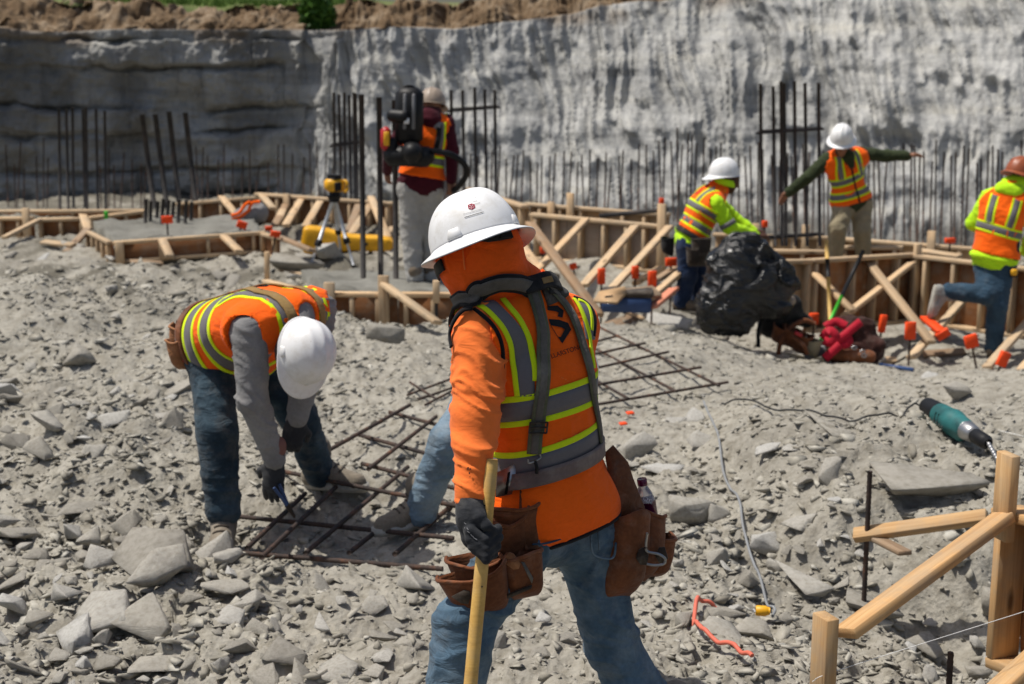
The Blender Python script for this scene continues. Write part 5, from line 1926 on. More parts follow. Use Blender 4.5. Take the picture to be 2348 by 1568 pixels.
    B = P.band(*P.level(c2(985, 388), c2(1300, 265), .01), off=.012)
    tb = empty('tool_belt', B[2])
    tb.parent = root
    tb.matrix_basis = WM[root.name].inverted() @ WM[tb.name]
    ribbon('strap', belt_f, B, .046, MAT['belt_leather'], tb, .0135, .006, 140, 5, closed=True)
    # left pouch cluster on the near hip
    xl = nrm(np.array((.90, .20, .10)))
    zl = np.array((-.05, -.02, 1))
    pM = lambda px, py, Y, x=xl, z=zl: basis(W(px, py, Y), x, z)
    main = pocket('pouch', pM(1172, 1140, 3.97, nrm((.95, .28, .08))), .165, .27, .075, 'brown_leather', tb, 1.0, -.018)
    pocket('pouch', pM(1150, 1168, 3.93, nrm((.93, .3, .12))), .150, .205, .055, 'brown_leather', tb, 1.05, -.03)
    pocket('pouch', pM(1098, 1262, 3.93, nrm((.80, -.10, .16)), (-.10, 0, 1)), .160, .165, .072, 'brown_leather', tb, 1.25, -.03)
    low = pocket('pouch', pM(1082, 1298, 3.87, nrm((.84, -.12, .26)), (-.22, 0, 1)), .160, .150, .070, 'brown_leather', tb, 1.35, -.020)
    box = pocket('pouch', pM(1192, 1262, 3.885, nrm((.96, .24, .12)), (-.12, 0, 1)), .118, .145, .046, 'brown_leather', tb, 1.05, -.004)
    def patch(name, pts, mat, par, Y0=3.5):
        pass
    # riveted leather tongue, side strap, dark corner patch
    def plate(name, pix, Y, mat, th=.006, par=tb):
        P_ = np.array([W(x, y, Y if np.isscalar(Y) else Y[k]) for k, (x, y) in enumerate(pix)])
        n = len(P_)
        V = np.vstack([P_, P_ + np.array((.001, th, 0))])
        F = [list(range(n))[::-1], list(range(n, 2 * n))] + [[k, (k + 1) % n, n + (k + 1) % n, n + k] for k in range(n)]
        return add(name, V, F, MAT[mat], par)
    plate('tongue', [c11(612, 1012), c11(650, 960), c11(690, 975), c11(752, 1060), c11(735, 1102), c11(690, 1108), c11(620, 1060)], 3.832, 'tan_leather')
    plate('corner_patch', [c11(150, 1345), c11(255, 1292), c11(305, 1300), c11(318, 1350), c11(295, 1410), c11(230, 1400)], 3.790, 'dark_leather')
    plate('strap', [c11(600, 1340), c11(780, 1270), c11(850, 1245), c11(845, 1275), c11(640, 1362)], 3.832, 'dark_leather')
    plate('strap', [c11(755, 1040), c11(785, 1050), c11(860, 1190), c11(850, 1230), c11(800, 1130)], 3.832, 'grey_webbing')
    plate('flap', [c11(745, 420), c11(800, 450), c11(800, 700), c11(905, 1080), c11(930, 1240), c11(860, 1320), c11(790, 900), c11(735, 640)], [3.93, 3.95, 3.96, 3.94, 3.91, 3.90, 3.89, 3.91], 'brown_leather', .01)
    # steel speed square tucked behind the pouch
    sq = plate('tucked_square', [c11(548, 262), c11(750, 165), c11(735, 440), c11(535, 480)], [3.925, 3.965, 3.955, 3.905], 'steel', .002)
    plate('slot', [c11(640, 262), c11(660, 255), c11(635, 450), c11(612, 452)], [3.932, 3.936, 3.925, 3.921], 'black_plastic', .001)
    # right pouch on the far hip
    xr = nrm((.62, .78, -.12))
    pocket('pouch', pM(1432, 1175, 4.20, nrm((.75, .62, -.15)), (-.12, 0, 1)), .165, .265, .075, 'brown_leather', tb, .80, .02, rim=False)
    plate('flap', [(1386, 1040), (1405, 1022), (1440, 1062), (1452, 1100), (1478, 1165), (1470, 1230), (1420, 1245), (1405, 1160)], [4.19, 4.2, 4.22, 4.22, 4.24, 4.22, 4.13, 4.15], 'brown_leather', .012)
    pocket('pouch', pM(1470, 1180, 4.28, nrm((.60, .70, -.45)), (-.3, 0, 1)), .125, .205, .070, 'brown_leather', tb, 1.0, -.01)
    pocket('pouch', pM(1500, 1222, 4.30, nrm((.85, .45, -.12)), (-.05, 0, 1)), .105, .145, .07, 'brown_leather', tb, 1.12, -.01)
    def c12(x, y): return (x * .2636 + 1351.9, y * .2636 + 995.1)
    plate('corner_patch', [c12(400, 1080), c12(425, 1005), c12(480, 985), c12(510, 1060), c12(495, 1140), c12(440, 1135)], 4.105, 'dark_leather')
    plate('corner_patch', [c12(570, 1060), c12(600, 990), c12(650, 985), c12(680, 1080), c12(650, 1130), c12(600, 1120)], 4.155, 'dark_leather')
    ring = [W(*c12(*q), 4.09) for q in ((500, 860), (488, 960), (500, 1020), (600, 1045), (655, 1085), (640, 1130), (560, 1140), (495, 1130))]
    tube('wire_ring', spline(ring, 50), .0042, MAT['steel'], tb)
    # ---- safety glasses worn high, headband of the hat
    gl = pix_hit(hd.raw, [c10(660, 850), c10(800, 830), c10(900, 880), c10(1000, 900)], off=.004)
    ribbon('hat_harness', hd.raw, gl, .020, MAT['black_plastic'], root, .007, .006, 30, 4)
    g2 = pix_hit(hd.raw, [c10(900, 880), c10(1050, 870), c10(1220, 840), c10(1400, 800)], off=.004)
    ribbon('hat_harness', hd.raw, g2, .034, MAT['black_nylon'], root, .010, .012, 30, 5, taper=((0, .3, 1), (.6, .95, 1.1)))
    g3 = pix_hit(hd.raw, [c10(1215, 800), c10(1380, 790)], off=.01)
    ribbon('hat_harness', hd.raw, g3, .040, MAT['black_plastic'], root, .016, .014, 20, 6)
    ribbon('seam', hd.raw, pix_hit(hd.raw, [c10(590, 900), c10(620, 1150), c10(650, 1420)], off=.002), .004, MAT['orange_shirt'], hood, .004, .003, 30, 3)
    eye = snap(hd.raw, (hc + n_f * .12 + n_u * .0)[None], .004)[0]
    for sg in (-1, 1):
        ribbon('dark_glasses', hd.raw, [eye + sd * sg * .012 - n_u * .01, eye + sd * sg * .05 - n_u * .008 - n_f * .02, eye + sd * sg * .085 - n_u * .004 - n_f * .07], .036, MAT['black_plastic'], root, .006, .004, 20, 5)
    hat, HM = hard_hat(root, W(1092, 558, 4.06), hf, hu, 'full', 1.0)
    # hat print: a maroon badge and short printed lines
    from mathutils.bvhtree import BVHTree
    tree = BVHTree.FromPolygons([v.co[:] for v in hat.data.vertices], [list(p.vertices) for p in hat.data.polygons])
    inv = HM.inverted()
    def onhat(pts):
        O = inv @ Vector((0, 0, CAM_H))
        out = []
        for p in pts:
            d = (inv.to_3x3() @ Vector(rayd(*p))).normalized()
            t = tree.ray_cast(O, d)[3]
            out.append(np.array(HM @ (O + d * (t - .0022))))
        return np.array(out)
    hexa = [c10(*q) for q in ((690, 345), (750, 318), (808, 330), (822, 385), (760, 424), (705, 405))]
    add('badge', onhat(hexa) + nrm(onhat(hexa) - np.array((0, 0, CAM_H))) * .0007, [list(range(6))], MAT['print_maroon'], hat)
    for k, (x, y, L, hgt) in enumerate(((720, 350, 24, 8), (765, 345, 20, 8), (715, 385, 22, 7), (775, 380, 24, 7), (750, 362, 6, 60))):
        add('badge_mark', onhat([c10(x, y), c10(x + L, y - L * .25), c10(x + L, y - L * .25 + hgt), c10(x, y + hgt)]), [[0, 1, 2, 3]], MAT['print_white'], hat)
    r3 = np.random.default_rng(4)
    for x0, y0, x1, y1, hgt, m in ((640, 545, 960, 450, 13, 'print_black'), (620, 495, 930, 405, 7, 'print_grey'), (805, 325, 900, 300, 7, 'print_grey'), (780, 285, 850, 268, 6, 'print_grey'), (810, 225, 835, 218, 6, 'print_grey')):
        x = x0
        while x < x1 - 6:
            L = r3.uniform(7, 17)
            f0, f1 = (x - x0) / (x1 - x0), (min(x + L, x1) - x0) / (x1 - x0)
            ya_, yb_ = y0 + (y1 - y0) * f0, y0 + (y1 - y0) * f1
            add('print_mark', onhat([c10(x, ya_), c10(min(x + L, x1), yb_), c10(min(x + L, x1), yb_ + hgt), c10(x, ya_ + hgt)]), [[0, 1, 2, 3]], MAT[m], hat)
            x += L + r3.uniform(2, 5)
    # ---- glove round the pole
    pole_a, pole_b = W(1127, 1052, 3.80), W(1052, 1850, 3.60)
    g = Blob(.014)
    at = lambda py: 3.80 - .2 * (py - 1052) / 798           # distance of the pole at a picture height
    def G_(px, py, dz):
        return W(px, py, at(py) + dz)
    g.cone(G_(1080, 1138, .01), G_(1082, 1185, .0), .040, .043, .02, (0, 1, 0), .8)
    g.cone(G_(1080, 1180, .0), G_(1083, 1232, .0), .040, .034, .02, (.5, .85, 0), .8)
    for K, Mi, T, rr in (((1078, 1216), (1112, 1236), (1141, 1212), .0132), ((1078, 1236), (1114, 1256), (1143, 1232), .0132),
                         ((1084, 1252), (1114, 1272), (1139, 1252), .0125), ((1092, 1262), (1114, 1284), (1132, 1270), .0108)):
        g.chain([G_(1078, 1200, -.01), G_(*K, -.030), G_(*Mi, -.036), G_(*T, -.008), G_(T[0] - 8, T[1] - 2, .024)], [.018, rr * 1.12, rr, rr * .95, rr * .85], .006)
    g.chain([G_(1086, 1160, -.015), G_(1098, 1182, -.032), G_(1114, 1204, -.035), G_(1128, 1214, -.028)], [.020, .0155, .0130, .011], .010)
    blob_obj('glove', g, .0035, MAT['glove_knit'], root, J['wl'], folds((0, 0, 1), .0009, 60, 18, 81))
    for (xa, ya), (xb, yb) in (((262, 700), (280, 715)), ((268, 740), (262, 755)), ((285, 745), (300, 765)), ((290, 775), (312, 790)), ((318, 800), (330, 818)), ((335, 815), (352, 840)), ((355, 838), (375, 850))):
        ribbon('glove_print', g.raw, pix_hit(g.raw, [c11(xa, ya), c11((xa + xb) / 2, (ya + yb) / 2), c11(xb, yb)], off=.001), .0022, MAT['print_grey'], root, .002, .001, 8, 2)
    cuff = Blob(.01).cone(W(1078, 1118, 3.795), W(1079, 1136, 3.795), .044, .046, None, (0, 1, 0), .85)
    blob_obj('cuff', cuff, .005, MAT['orange_shirt'], root, J['wl'], folds((0, 0, 1), .001, 80, 12, 82))
    for pl in ([(288, 218), (302, 214), (300, 240), (290, 244)], [(306, 226), (318, 222), (320, 240), (308, 242)], [(300, 262), (312, 258), (314, 274), (304, 278)], [(309, 296), (315, 295), (314, 306), (309, 306)]):
        q = pix_hit(P.sf.raw, [c11(*k) for k in pl], off=.006)
        add('paint_speck', q, [[0, 1, 2, 3]], MAT['print_black'], root)
    # ---- jeans: back pockets and seams
    lf = P.lf
    def cc2(pts): return pix_hit(lf.raw, [c2(*q) for q in pts], off=.012)
    for pts in ([(1275, 640), (1270, 745), (1285, 825), (1350, 850), (1400, 840), (1412, 760)], [(1228, 620), (1215, 680), (1195, 740)], [(935, 770), (1010, 765), (1105, 735)], [(1285, 690), (1340, 670), (1420, 600)], [(1310, 700), (1318, 800)]):
        ribbon('seam', lf.raw, cc2(pts), .0045, MAT['dark_jeans2' if pts[0][0] == 935 else 'blue_jeans'], root, .0150, .006, 40, 3)
    for q, an, toe in (('l', J['al'], (-.9, .3, 0)), ('r', J['ar'], (-.95, .12, 0))):
        a = an.copy(); a[2] = gz(a[0], a[1]) + .075
        boot(root, a, a + np.array(toe) * .1, 'boot_suede', 1.0, .012)
    # ---- pole, bottle, hammer
    L = np.linalg.norm(pole_b - pole_a)
    n = 60
    t = np.linspace(0, 1, n)
    pts = pole_a + (pole_b - pole_a) * t[:, None]
    rr = np.full(n, .0192); rr[0] = .0165; rr[1] = .0188
    pe = empty('yellow_pole', pole_b)
    tag(pe, 'yellow painted wooden pole held in the walking worker\'s gloved hand', 'pole')
    V, F = tube_np(pts, rr, 16)
    add('shaft', V, F, MAT['pole_wood'], pe, smooth=True)
    for f_, side in ((.128, -.25), (.27, 0), (.36, .2)):
        c = pole_a + (pole_b - pole_a) * f_ + np.array((side * .03, -.0175, 0))
        add('nail_hole', *tube_np([c, c + np.array((0, -.0026, 0))], .0022, 8), MAT['print_black'], pe)
    bt = empty('soda_bottle', W(1472, 1178, 4.31))
    tag(bt, 'plastic soda bottle with plum label standing in the right hip pouch', 'bottle')
    ba, bz = W(1484, 1186, 4.31), nrm(W(1473, 1112, 4.31) - W(1484, 1186, 4.31))
    sc = np.linalg.norm(W(1473, 1112, 4.31) - W(1484, 1186, 4.31))
    def rev(name, zs, rs, mat, nn=24):
        return add(name, *tube_np([ba + bz * z for z in zs], rs, nn), MAT[mat], bt, smooth=True)
    rev('bottle_body', [-.10, .058, .062, .085, .105, .112], [.033, .033, .032, .024, .0145, .0135], 'clear')
    rev('bottle_label', [-.02, .057], [.0338, .0338], 'soda_plum')
    rev('bottle_cap', [.108, .110, .128, .130], [.0150, .0160, .0160, .0145], 'soda_plum')
    lb = Blob(.01).cone(ba - bz * .05, ba + bz * .08, .034, .034)
    decal_text('bottle_lettering', lb.raw, 'Dr', c12(462, 572), c12(535, 590), 8, MAT['print_white'], bt, .001)
    decal_text('bottle_lettering', lb.raw, 'Pepper', c12(470, 588), c12(545, 612), 6, MAT['print_white'], bt, .001)
    hm = empty('hammer', W(1428, 1340, 4.30))
    tag(hm, 'claw hammer with black handle hanging below the right hip pouch', 'hammer')
    tube('handle', spline([W(1430, 1308, 4.28), W(1426, 1350, 4.28), W(1417, 1392, 4.27), W(1412, 1440, 4.27)], 24), .0145, MAT['black_plastic'], hm)
    V, F = box_mesh(.10, .026, .020, .006)
    V[:, 2] -= .010 * (V[:, 0] / .05) ** 2
    mm_ = basis(W(1470, 1305, 4.27), nrm((.9, .1, -.42)), (0, 0, 1))
    link('head', mesh_np('head', V, F, MAT['dark_leather']), hm, mm_)
    return P

WALK = walker()
# ------------------------------------------------------------------ the rest of the crew
def c3(x, y): return (x * .419 + 356.7, y * .419 + 600.8)
def WJ(**k): return {n: W(*v) for n, v in k.items()}

def belt_pouches(P, y, boxes, mat='brown_leather', belt='belt_leather', tilt=0.0, w=.045):
    tb = empty('tool_belt', P.J['pel'])
    tb.parent = P.root
    tb.matrix_basis = WM[P.root.name].inverted() @ WM[tb.name]
    ribbon('strap', P.vf.raw, P.band(y, tilt), w, MAT[belt], tb, .012, .006, 60, 4, closed=True)
    for (px, py, Y, x, z, bw, bh, bd, m) in boxes:
        pocket('pouch', basis(W(px, py, Y), nrm(x), z), bw, bh, bd, m, tb, 1.1, -.01)
    return tb

# ---- the worker bent over the rebar mat
def bent():
    J = WJ(pel=(474, 760, 6.55), neck=(672, 724, 6.22), head=(694, 802, 6.08), sr=(572, 756, 6.06), sl=(732, 710, 6.36),
           er=(578, 918, 6.02), wr=(630, 1052, 6.08), el=(702, 860, 6.25), wl=(682, 956, 6.22),
           hr=(482, 800, 6.46), hl=(560, 808, 6.70), kr=(497, 985, 6.28), ar=(511, 1172, 6.24), kl=(682, 950, 6.74), al=(735, 1086, 6.92))
    P = Person('worker bent double over the rebar mat, orange vest, grey sleeves, white cap style hard hat', J, h=.011)
    P.waist, P.neckr = .15, .05
    hf, hu = np.array((.05, -.25, -1.)), np.array((.66, -.74, .12))
    P.skin('skin_dark', hf, hu, h=.013)
    P.trousers('dark_jeans', .014, .006, h=.011, r=(.098, .080, .066), kk=.07)
    P.shirt('grey_shirt', .010, .006, h=.009, r=(.070, .058, .042))
    P.vest('orange_mesh', .034, .02, .003, h=.009, hole0=.078)
    P.striped_band(.10, 0, .055, .019)
    P.striped_band(.235, 0, .055, .019)
    for sx in (-1, 1):
        P.striped_path([(sx * .125, .27), (sx * .12, .36), (sx * .11, .44), (sx * .105, .50)])
    vf = P.vf
    sus = empty('suspenders', P.c); sus.parent = P.root
    sus.matrix_basis = WM[P.root.name].inverted() @ WM[sus.name]
    for xy in ([(0, .03), (0, .16), (0, .27)], [(0, .27), (-.05, .38), (-.085, .5)], [(0, .27), (.05, .38), (.085, .5)]):
        Q = P.on_torso(xy, 1, .01)
        if xy[0][1] > .2:
            Q = np.vstack([Q, P.over(Q[-1], .01)])
        ribbon('strap', vf.raw, Q, .045, MAT['tan_webbing'], sus, .012, .004, 40, 4)
    ribbon('yoke', vf.raw, P.on_torso([(0, .24), (0, .31)], 1, .01), .07, MAT['tan_leather'], sus, .016, .006, 12, 4)
    lp = [P.on_torso(np.array(q), 1, .006) for q in ([(-.05, .40), (-.02, .34), (.02, .40)], [(-.06, .36), (-.02, .44), (.04, .36)])]
    for q in lp:
        ribbon('logo', vf.raw, q, .014, MAT['print_black'], P.vest_o, .006, .003, 20, 3)
    belt_pouches(P, .03, [(420, 745, 6.46, (.9, -.4, -.15), (-.1, -.05, 1), .10, .20, .06, 'tan_leather'), (406, 775, 6.42, (.9, -.4, .1), (-.2, 0, 1), .085, .15, .05, 'tan_leather'),
                         (432, 788, 6.40, (.85, -.5, 0), (0, 0, 1), .06, .10, .035, 'red_plastic')], belt='brown_leather')
    for k, dx in enumerate((0, 9)):
        t = empty('marker_pen', W(402 + dx, 748, 6.43))
        tag(t, ('black' if k else 'brown') + ' marker pen standing in the bent worker\'s hip pouch', 'pen')
        tube('barrel', [W(404 + dx, 772, 6.43), W(408 + dx, 735, 6.43)], .009, MAT['black_plastic' if k else 'brown_leather'], t)
    # grey hood hanging from the neck
    hd = Blob(.03)
    hc, nf, nu = J['head'], nrm(hf), nrm(hu)
    sd = np.cross(nu, nf)
    hd.cone(hc - nu * .02, hc + nu * .03, .098, .092, .03, sd, .9)
    hd.cone(hc - nu * .06 - nf * .02, J['neck'], .085, .10, .05)
    hd.cone(hc - nu * .06 + nf * .05, hc - nu * .1 + nf * .05, .06, .06, .04)
    blob_obj('hood', hd, .01, MAT['grey_shirt'], P.root, J['pel'], folds(nf, .003, 22, 8, 7))
    hat, HM = hard_hat(P.root, W(697, 806, 6.04), hf, hu, 'cap', 1.04)
    # gloves
    for q, d, nn, cu, th in (('r', (-.10, .02, -1), (.2, .95, 0), .26, -1), ('l', (-.25, -.1, -1), (-.3, .9, 0), .75, 1)):
        g = Blob(.012)
        w0 = J['w' + q]
        g.cone(w0 - nrm(d) * .05, w0 + nrm(d) * .01, .046, .038)
        hand_prims(g, w0, np.array(d), np.array(nn), 1.32, cu, th)
        blob_obj('glove', g, .005, MAT['glove_knit'], P.root, w0)
        c0 = Blob(.01).cone(w0 - nrm(d) * .062, w0 - nrm(d) * .045, .047, .047)
        blob_obj('cuff', c0, .008, MAT['weathered_cuff'], P.root, w0)
    for q, toe in (('r', (.10, -1, 0)), ('l', (.96, -.30, .02))):
        a = J['a' + q].copy()
        g_ = float(macro(a[0], a[1])) * .3 + .7 * gz(a[0], a[1])
        a[2] = g_ + .105
        boot(P.root, a, a + np.array(toe) * .1, 'boot_suede', 1.25, .010)
    pl = empty('pliers', W(652, 1150, 6.03))
    tag(pl, 'tying pliers held in the bent worker\'s lower hand', 'pliers')
    tube('grip', spline([W(628, 1118, 6.02), W(645, 1140, 6.03), W(658, 1160, 6.04)], 14), .008, MAT['blue_paint'], pl)
    tube('grip', spline([W(640, 1110, 6.05), W(652, 1138, 6.05), W(660, 1160, 6.04)], 14), .008, MAT['blue_paint'], pl)
    V, F = box_mesh(.075, .026, .018, .006)
    V[:, 1] *= np.where(V[:, 0] > 0, .5, 1)
    a, b = W(657, 1156, 6.04), W(676, 1186, 6.05)
    link('jaw', mesh_np('jaw', V, F, MAT['dark_leather']), pl, basis((a + b) / 2, b - a, (0, -1, .3)))
MAT['weathered_cuff'] = plain('weathered_cuff', (.22, .11, .09), .9, .1)
bent()

# ---- the one bent down behind the walker: only a leg shows
def hidden():
    J = WJ(pel=(1120, 868, 6.55), neck=(1262, 800, 6.45), head=(1295, 860, 6.35), sr=(1225, 850, 6.28), sl=(1240, 800, 6.62),
           er=(1235, 960, 6.25), wr=(1260, 1060, 6.2), el=(1290, 930, 6.6), wl=(1300, 1050, 6.5),
           hr=(1112, 880, 6.46), hl=(1150, 880, 6.66), kr=(1028, 1010, 6.20), ar=(963, 1172, 6.30), kl=(1200, 1020, 6.6), al=(1200, 1150, 6.85))
    P = Person('worker hidden behind the walking worker, only a pale jeans leg and dusty boot showing', J, h=.012)
    hf, hu = np.array((.4, -.3, -.8)), np.array((.75, -.3, .5))
    P.skin('skin_tan', hf, hu, h=.016)
    P.trousers('pale_jeans', .013, .0075, h=.009, r=(.084, .068, .058), kk=.06)
    P.shirt('grey_shirt', .010, .004, h=.016)
    P.vest('orange_mesh', .022, .02, .003, h=.014)
    hard_hat(P.root, W(1295, 850, 6.33), hf, hu, 'cap', 1.0, detail=1)
    a = W(958, 1188, 6.32); a[2] = gz(a[0], a[1]) + .10
    boot(P.root, a, a + np.array((-.085, -.05, -.005)), 'boot_suede', 1.15, .009)
    a2 = J['al'].copy(); a2[2] = gz(a2[0], a2[1]) + .09
    boot(P.root, a2, a2 + np.array((.06, -.08, 0)), 'boot_suede', 1.05, .012)
    cuffp = Blob(.01).cone(W(975, 1140, 6.28), W(966, 1172, 6.30), .074, .073)
    blob_obj('trouser_cuff', cuffp, .008, MAT['pale_jeans'], P.root, J['pel'], folds((0, 0, 1), .003, 30, 9, 9))
hidden()

# ---- the worker with the backpack blower
def c5(x, y): return (x * .3592 + 563.3, y * .3592 + 169)
def blower():
    Yb = 12.45
    J = WJ(pel=(962, 418, Yb), neck=(984, 274, Yb + .05), head=(990, 250, Yb + .12), sl=(938, 282, Yb + .05), sr=(1022, 280, Yb + .1), er=(1036, 345, Yb + .05), wr=(1034, 412, Yb - .02),
           el=(893, 345, Yb + .1), wl=(888, 392, Yb + .35), hl=(942, 432, Yb), hr=(984, 432, Yb + .05), kl=(942, 538, Yb + .02), kr=(987, 536, Yb + .12), al=(950, 636, Yb - .02), ar=(988, 638, Yb + .1))
    P = Person('worker standing on the far footing with a black backpack blower, maroon sleeves and grey trousers', J, h=.017)
    P.waist = .135
    hf, hu = np.array((.25, .95, -.25)), np.array((.05, .2, 1.))
    P.skin('skin_tan', hf, hu, palms={'r': ((0, 0, -1), (-.6, .6, 0), 1), 'l': ((0, .3, -1), (.6, .6, 0), -1)}, curl=.6, h=.012)
    P.trousers('stone_trousers', .014, .006, h=.014, r=(.096, .078, .064))
    P.shirt('maroon_shirt', .012, .004, h=.016)
    P.vest('orange_mesh', .024, .05, .003, h=.014)
    P.striped_band(.20, 0, .055, .022, 40)
    for sx in (-1, 1):
        P.striped_path([(sx * .12, .26), (sx * .115, .4), (sx * .10, .55)], n=24)
    sk = Blob(.03)
    hc = J['head']
    sk.cone(hc - hu * .05 - nrm(hf) * .02, J['neck'] + P.b * .02, .095, .11)
    blob_obj('neck_cloth', sk, .012, MAT['maroon_shirt'], P.root, J['pel'], folds((0, 0, 1), .004, 20, 8, 3))
    gc = Blob(.03).cone(J['neck'] + P.b * .06 - P.u * .01, J['neck'] + P.r * .07 - P.u * .05 + P.b * .05, .055, .06)
    blob_obj('grey_hood', gc, .014, MAT['grey_shirt'], P.root, J['pel'])
    hard_hat(P.root, hc + hu * .035, hf, hu, 'cap', .98, 'cap_tan', 1)
    for q, toe in (('l', (-.25, .9, 0)), ('r', (.45, .85, 0))):
        a = J['a' + q].copy(); a[2] = .105 + .085
        boot(P.root, a, a + np.array(toe) * .1, 'boot_brown', 1.1, .016)
    ri = empty('phone_pouch', W(1010, 430, Yb - .1)); bpy.data.objects.remove(ri)
    b = empty('backpack_blower', W(935, 270, Yb - .25))
    tag(b, 'black backpack blower with a hose, worn by the worker on the far footing', 'leaf blower')
    def rbox(name, c, d, mat, rot=0.0, e=.03):
        V, F = box_mesh(d[0], d[1], d[2], e)
        return link(name, mesh_np(name, V, F, MAT[mat]), b, Matrix.Translation(Vector(c)) @ Matrix.Rotation(rot, 4, 'Z') @ Matrix.Rotation(.03, 4, 'Y'))
    Yk = Yb - .22
    rbox('back_frame', W(938, 266, Yk), (.235, .16, .48), 'black_plastic', -.15, .05)
    rbox('frame_rib', W(928, 256, Yk - .085), (.03, .03, .30), 'grey_plastic', -.15, .008)
    rbox('frame_rib', W(948, 256, Yk - .088), (.03, .03, .30), 'grey_plastic', -.15, .008)
    tube('lift_handle', spline([W(918, 206, Yk), W(928, 198, Yk), W(944, 198, Yk), W(954, 206, Yk)], 14), .012, MAT['black_plastic'], b)
    rbox('fan_housing', W(938, 358, Yk), (.42, .22, .17), 'black_plastic', -.1, .05)
    fan = Blob(.02).cone(W(945, 350, Yk - .08), W(945, 350, Yk - .15), .10, .085)
    blob_obj('fan_cover', fan, .014, MAT['black_plastic'], b)
    eng = Blob(.02).cone(W(900, 265, Yk - .02), W(925, 268, Yk - .06), .055, .06).cone(W(897, 330, Yk - .02), W(900, 362, Yk - .02), .06, .06)
    blob_obj('engine', eng, .014, MAT['black_plastic'], b)
    rbox('fuel_tank', W(884, 318, Yk - .02), (.09, .12, .20), 'red_plastic', .1, .03)
    rbox('yellow_panel', W(886, 318, Yk - .09), (.05, .02, .12), 'yellow_plastic', .1, .006)
    rbox('pale_label', W(932, 277, Yk - .10), (.045, .012, .05), 'print_white', .1, .004)
    V, F = tube_np(spline([W(976, 345, Yk - .03), W(1005, 348, Yk - .08), W(1035, 355, Yk - .06), W(1064, 376, Yk), W(1068, 402, Yk + .06), W(1046, 432, Yk + .14), W(1030, 440, Yk + .3)], 90), .026 * (1 + .08 * (np.arange(90) % 2)), 10)
    add('hose', V, F, MAT['black_plastic'], b, smooth=True)
    ribbon('strap', P.vf.raw, P.on_torso([(.085, .30), (.09, .42), (.085, .52)], 1, .01), .045, MAT['black_nylon'], b, .014, .008, 20, 4)
blower()

# ---- the worker reaching out with both arms beside the cage
def reacher():
    Y = 14.75
    J = WJ(pel=(1950, 462, Y), neck=(1932, 352, Y - .05), head=(1930, 330, Y - .15), sl=(1972, 352, Y + .08), sr=(1896, 366, Y - .08), el=(2030, 357, Y + .1), wl=(2079, 357, Y + .05),
           er=(1848, 410, Y - .1), wr=(1808, 440, Y - .05), hl=(1972, 470, Y + .04), hr=(1934, 470, Y - .02), kl=(1976, 530, Y - .05), kr=(1920, 522, Y - .16), al=(1980, 610, Y + .05), ar=(1912, 604, Y - .05))
    P = Person('worker reaching out both arms by the rebar cage, olive sleeves, orange vest, khaki trousers', J, h=.017)
    hf, hu = np.array((-.25, -.85, -.5)), np.array((-.10, -.42, .9))
    P.skin('skin_tan', hf, hu, palms={'r': ((-.6, .1, -.75), (.3, -.7, -.2), 1), 'l': ((.95, 0, .12), (0, -.3, -1), -1)}, curl=.35, h=.011)
    P.trousers('khaki_trousers', .014, .006, h=.014, r=(.096, .078, .066))
    P.shirt('olive_shirt', .014, .006, h=.015)
    P.vest('orange_mesh', .026, .0, .004, h=.014)
    P.striped_band(.10, 0, .05, .018, 40)
    P.striped_band(.255, -.02, .05, .018, 40)
    for sx in (-1, 1):
        P.striped_path([(sx * .12, .27), (sx * .115, .4), (sx * .105, .52)], side=-1, n=24)
    ribbon('zip', P.vf.raw, P.on_torso([(0, .0), (0, .2), (0, .40)], -1), .018, MAT['black_trim'], P.vest_o, .008, .006, 24, 3)
    sk = Blob(.03).cone(J['head'] - hu * .09, J['neck'] - P.b * .03 - P.u * .02, .07, .095).cone(J['neck'] - P.b * .09 - P.u * .03, J['neck'] - P.b * .12 - P.u * .12, .06, .03)
    blob_obj('neck_scarf', sk, .013, MAT['olive_shirt'], P.root, J['pel'], folds((0, 0, 1), .006, 22, 9, 3))
    hard_hat(P.root, W(1929, 318, Y - .18), hf, hu, 'full', 1.0, detail=1)
    for q, toe in (('l', (.2, -.9, 0)), ('r', (-.3, -.9, 0))):
        a = J['a' + q]
        boot(P.root, a, a + np.array(toe) * .1, 'boot_brown', 1.05, .018)
reacher()

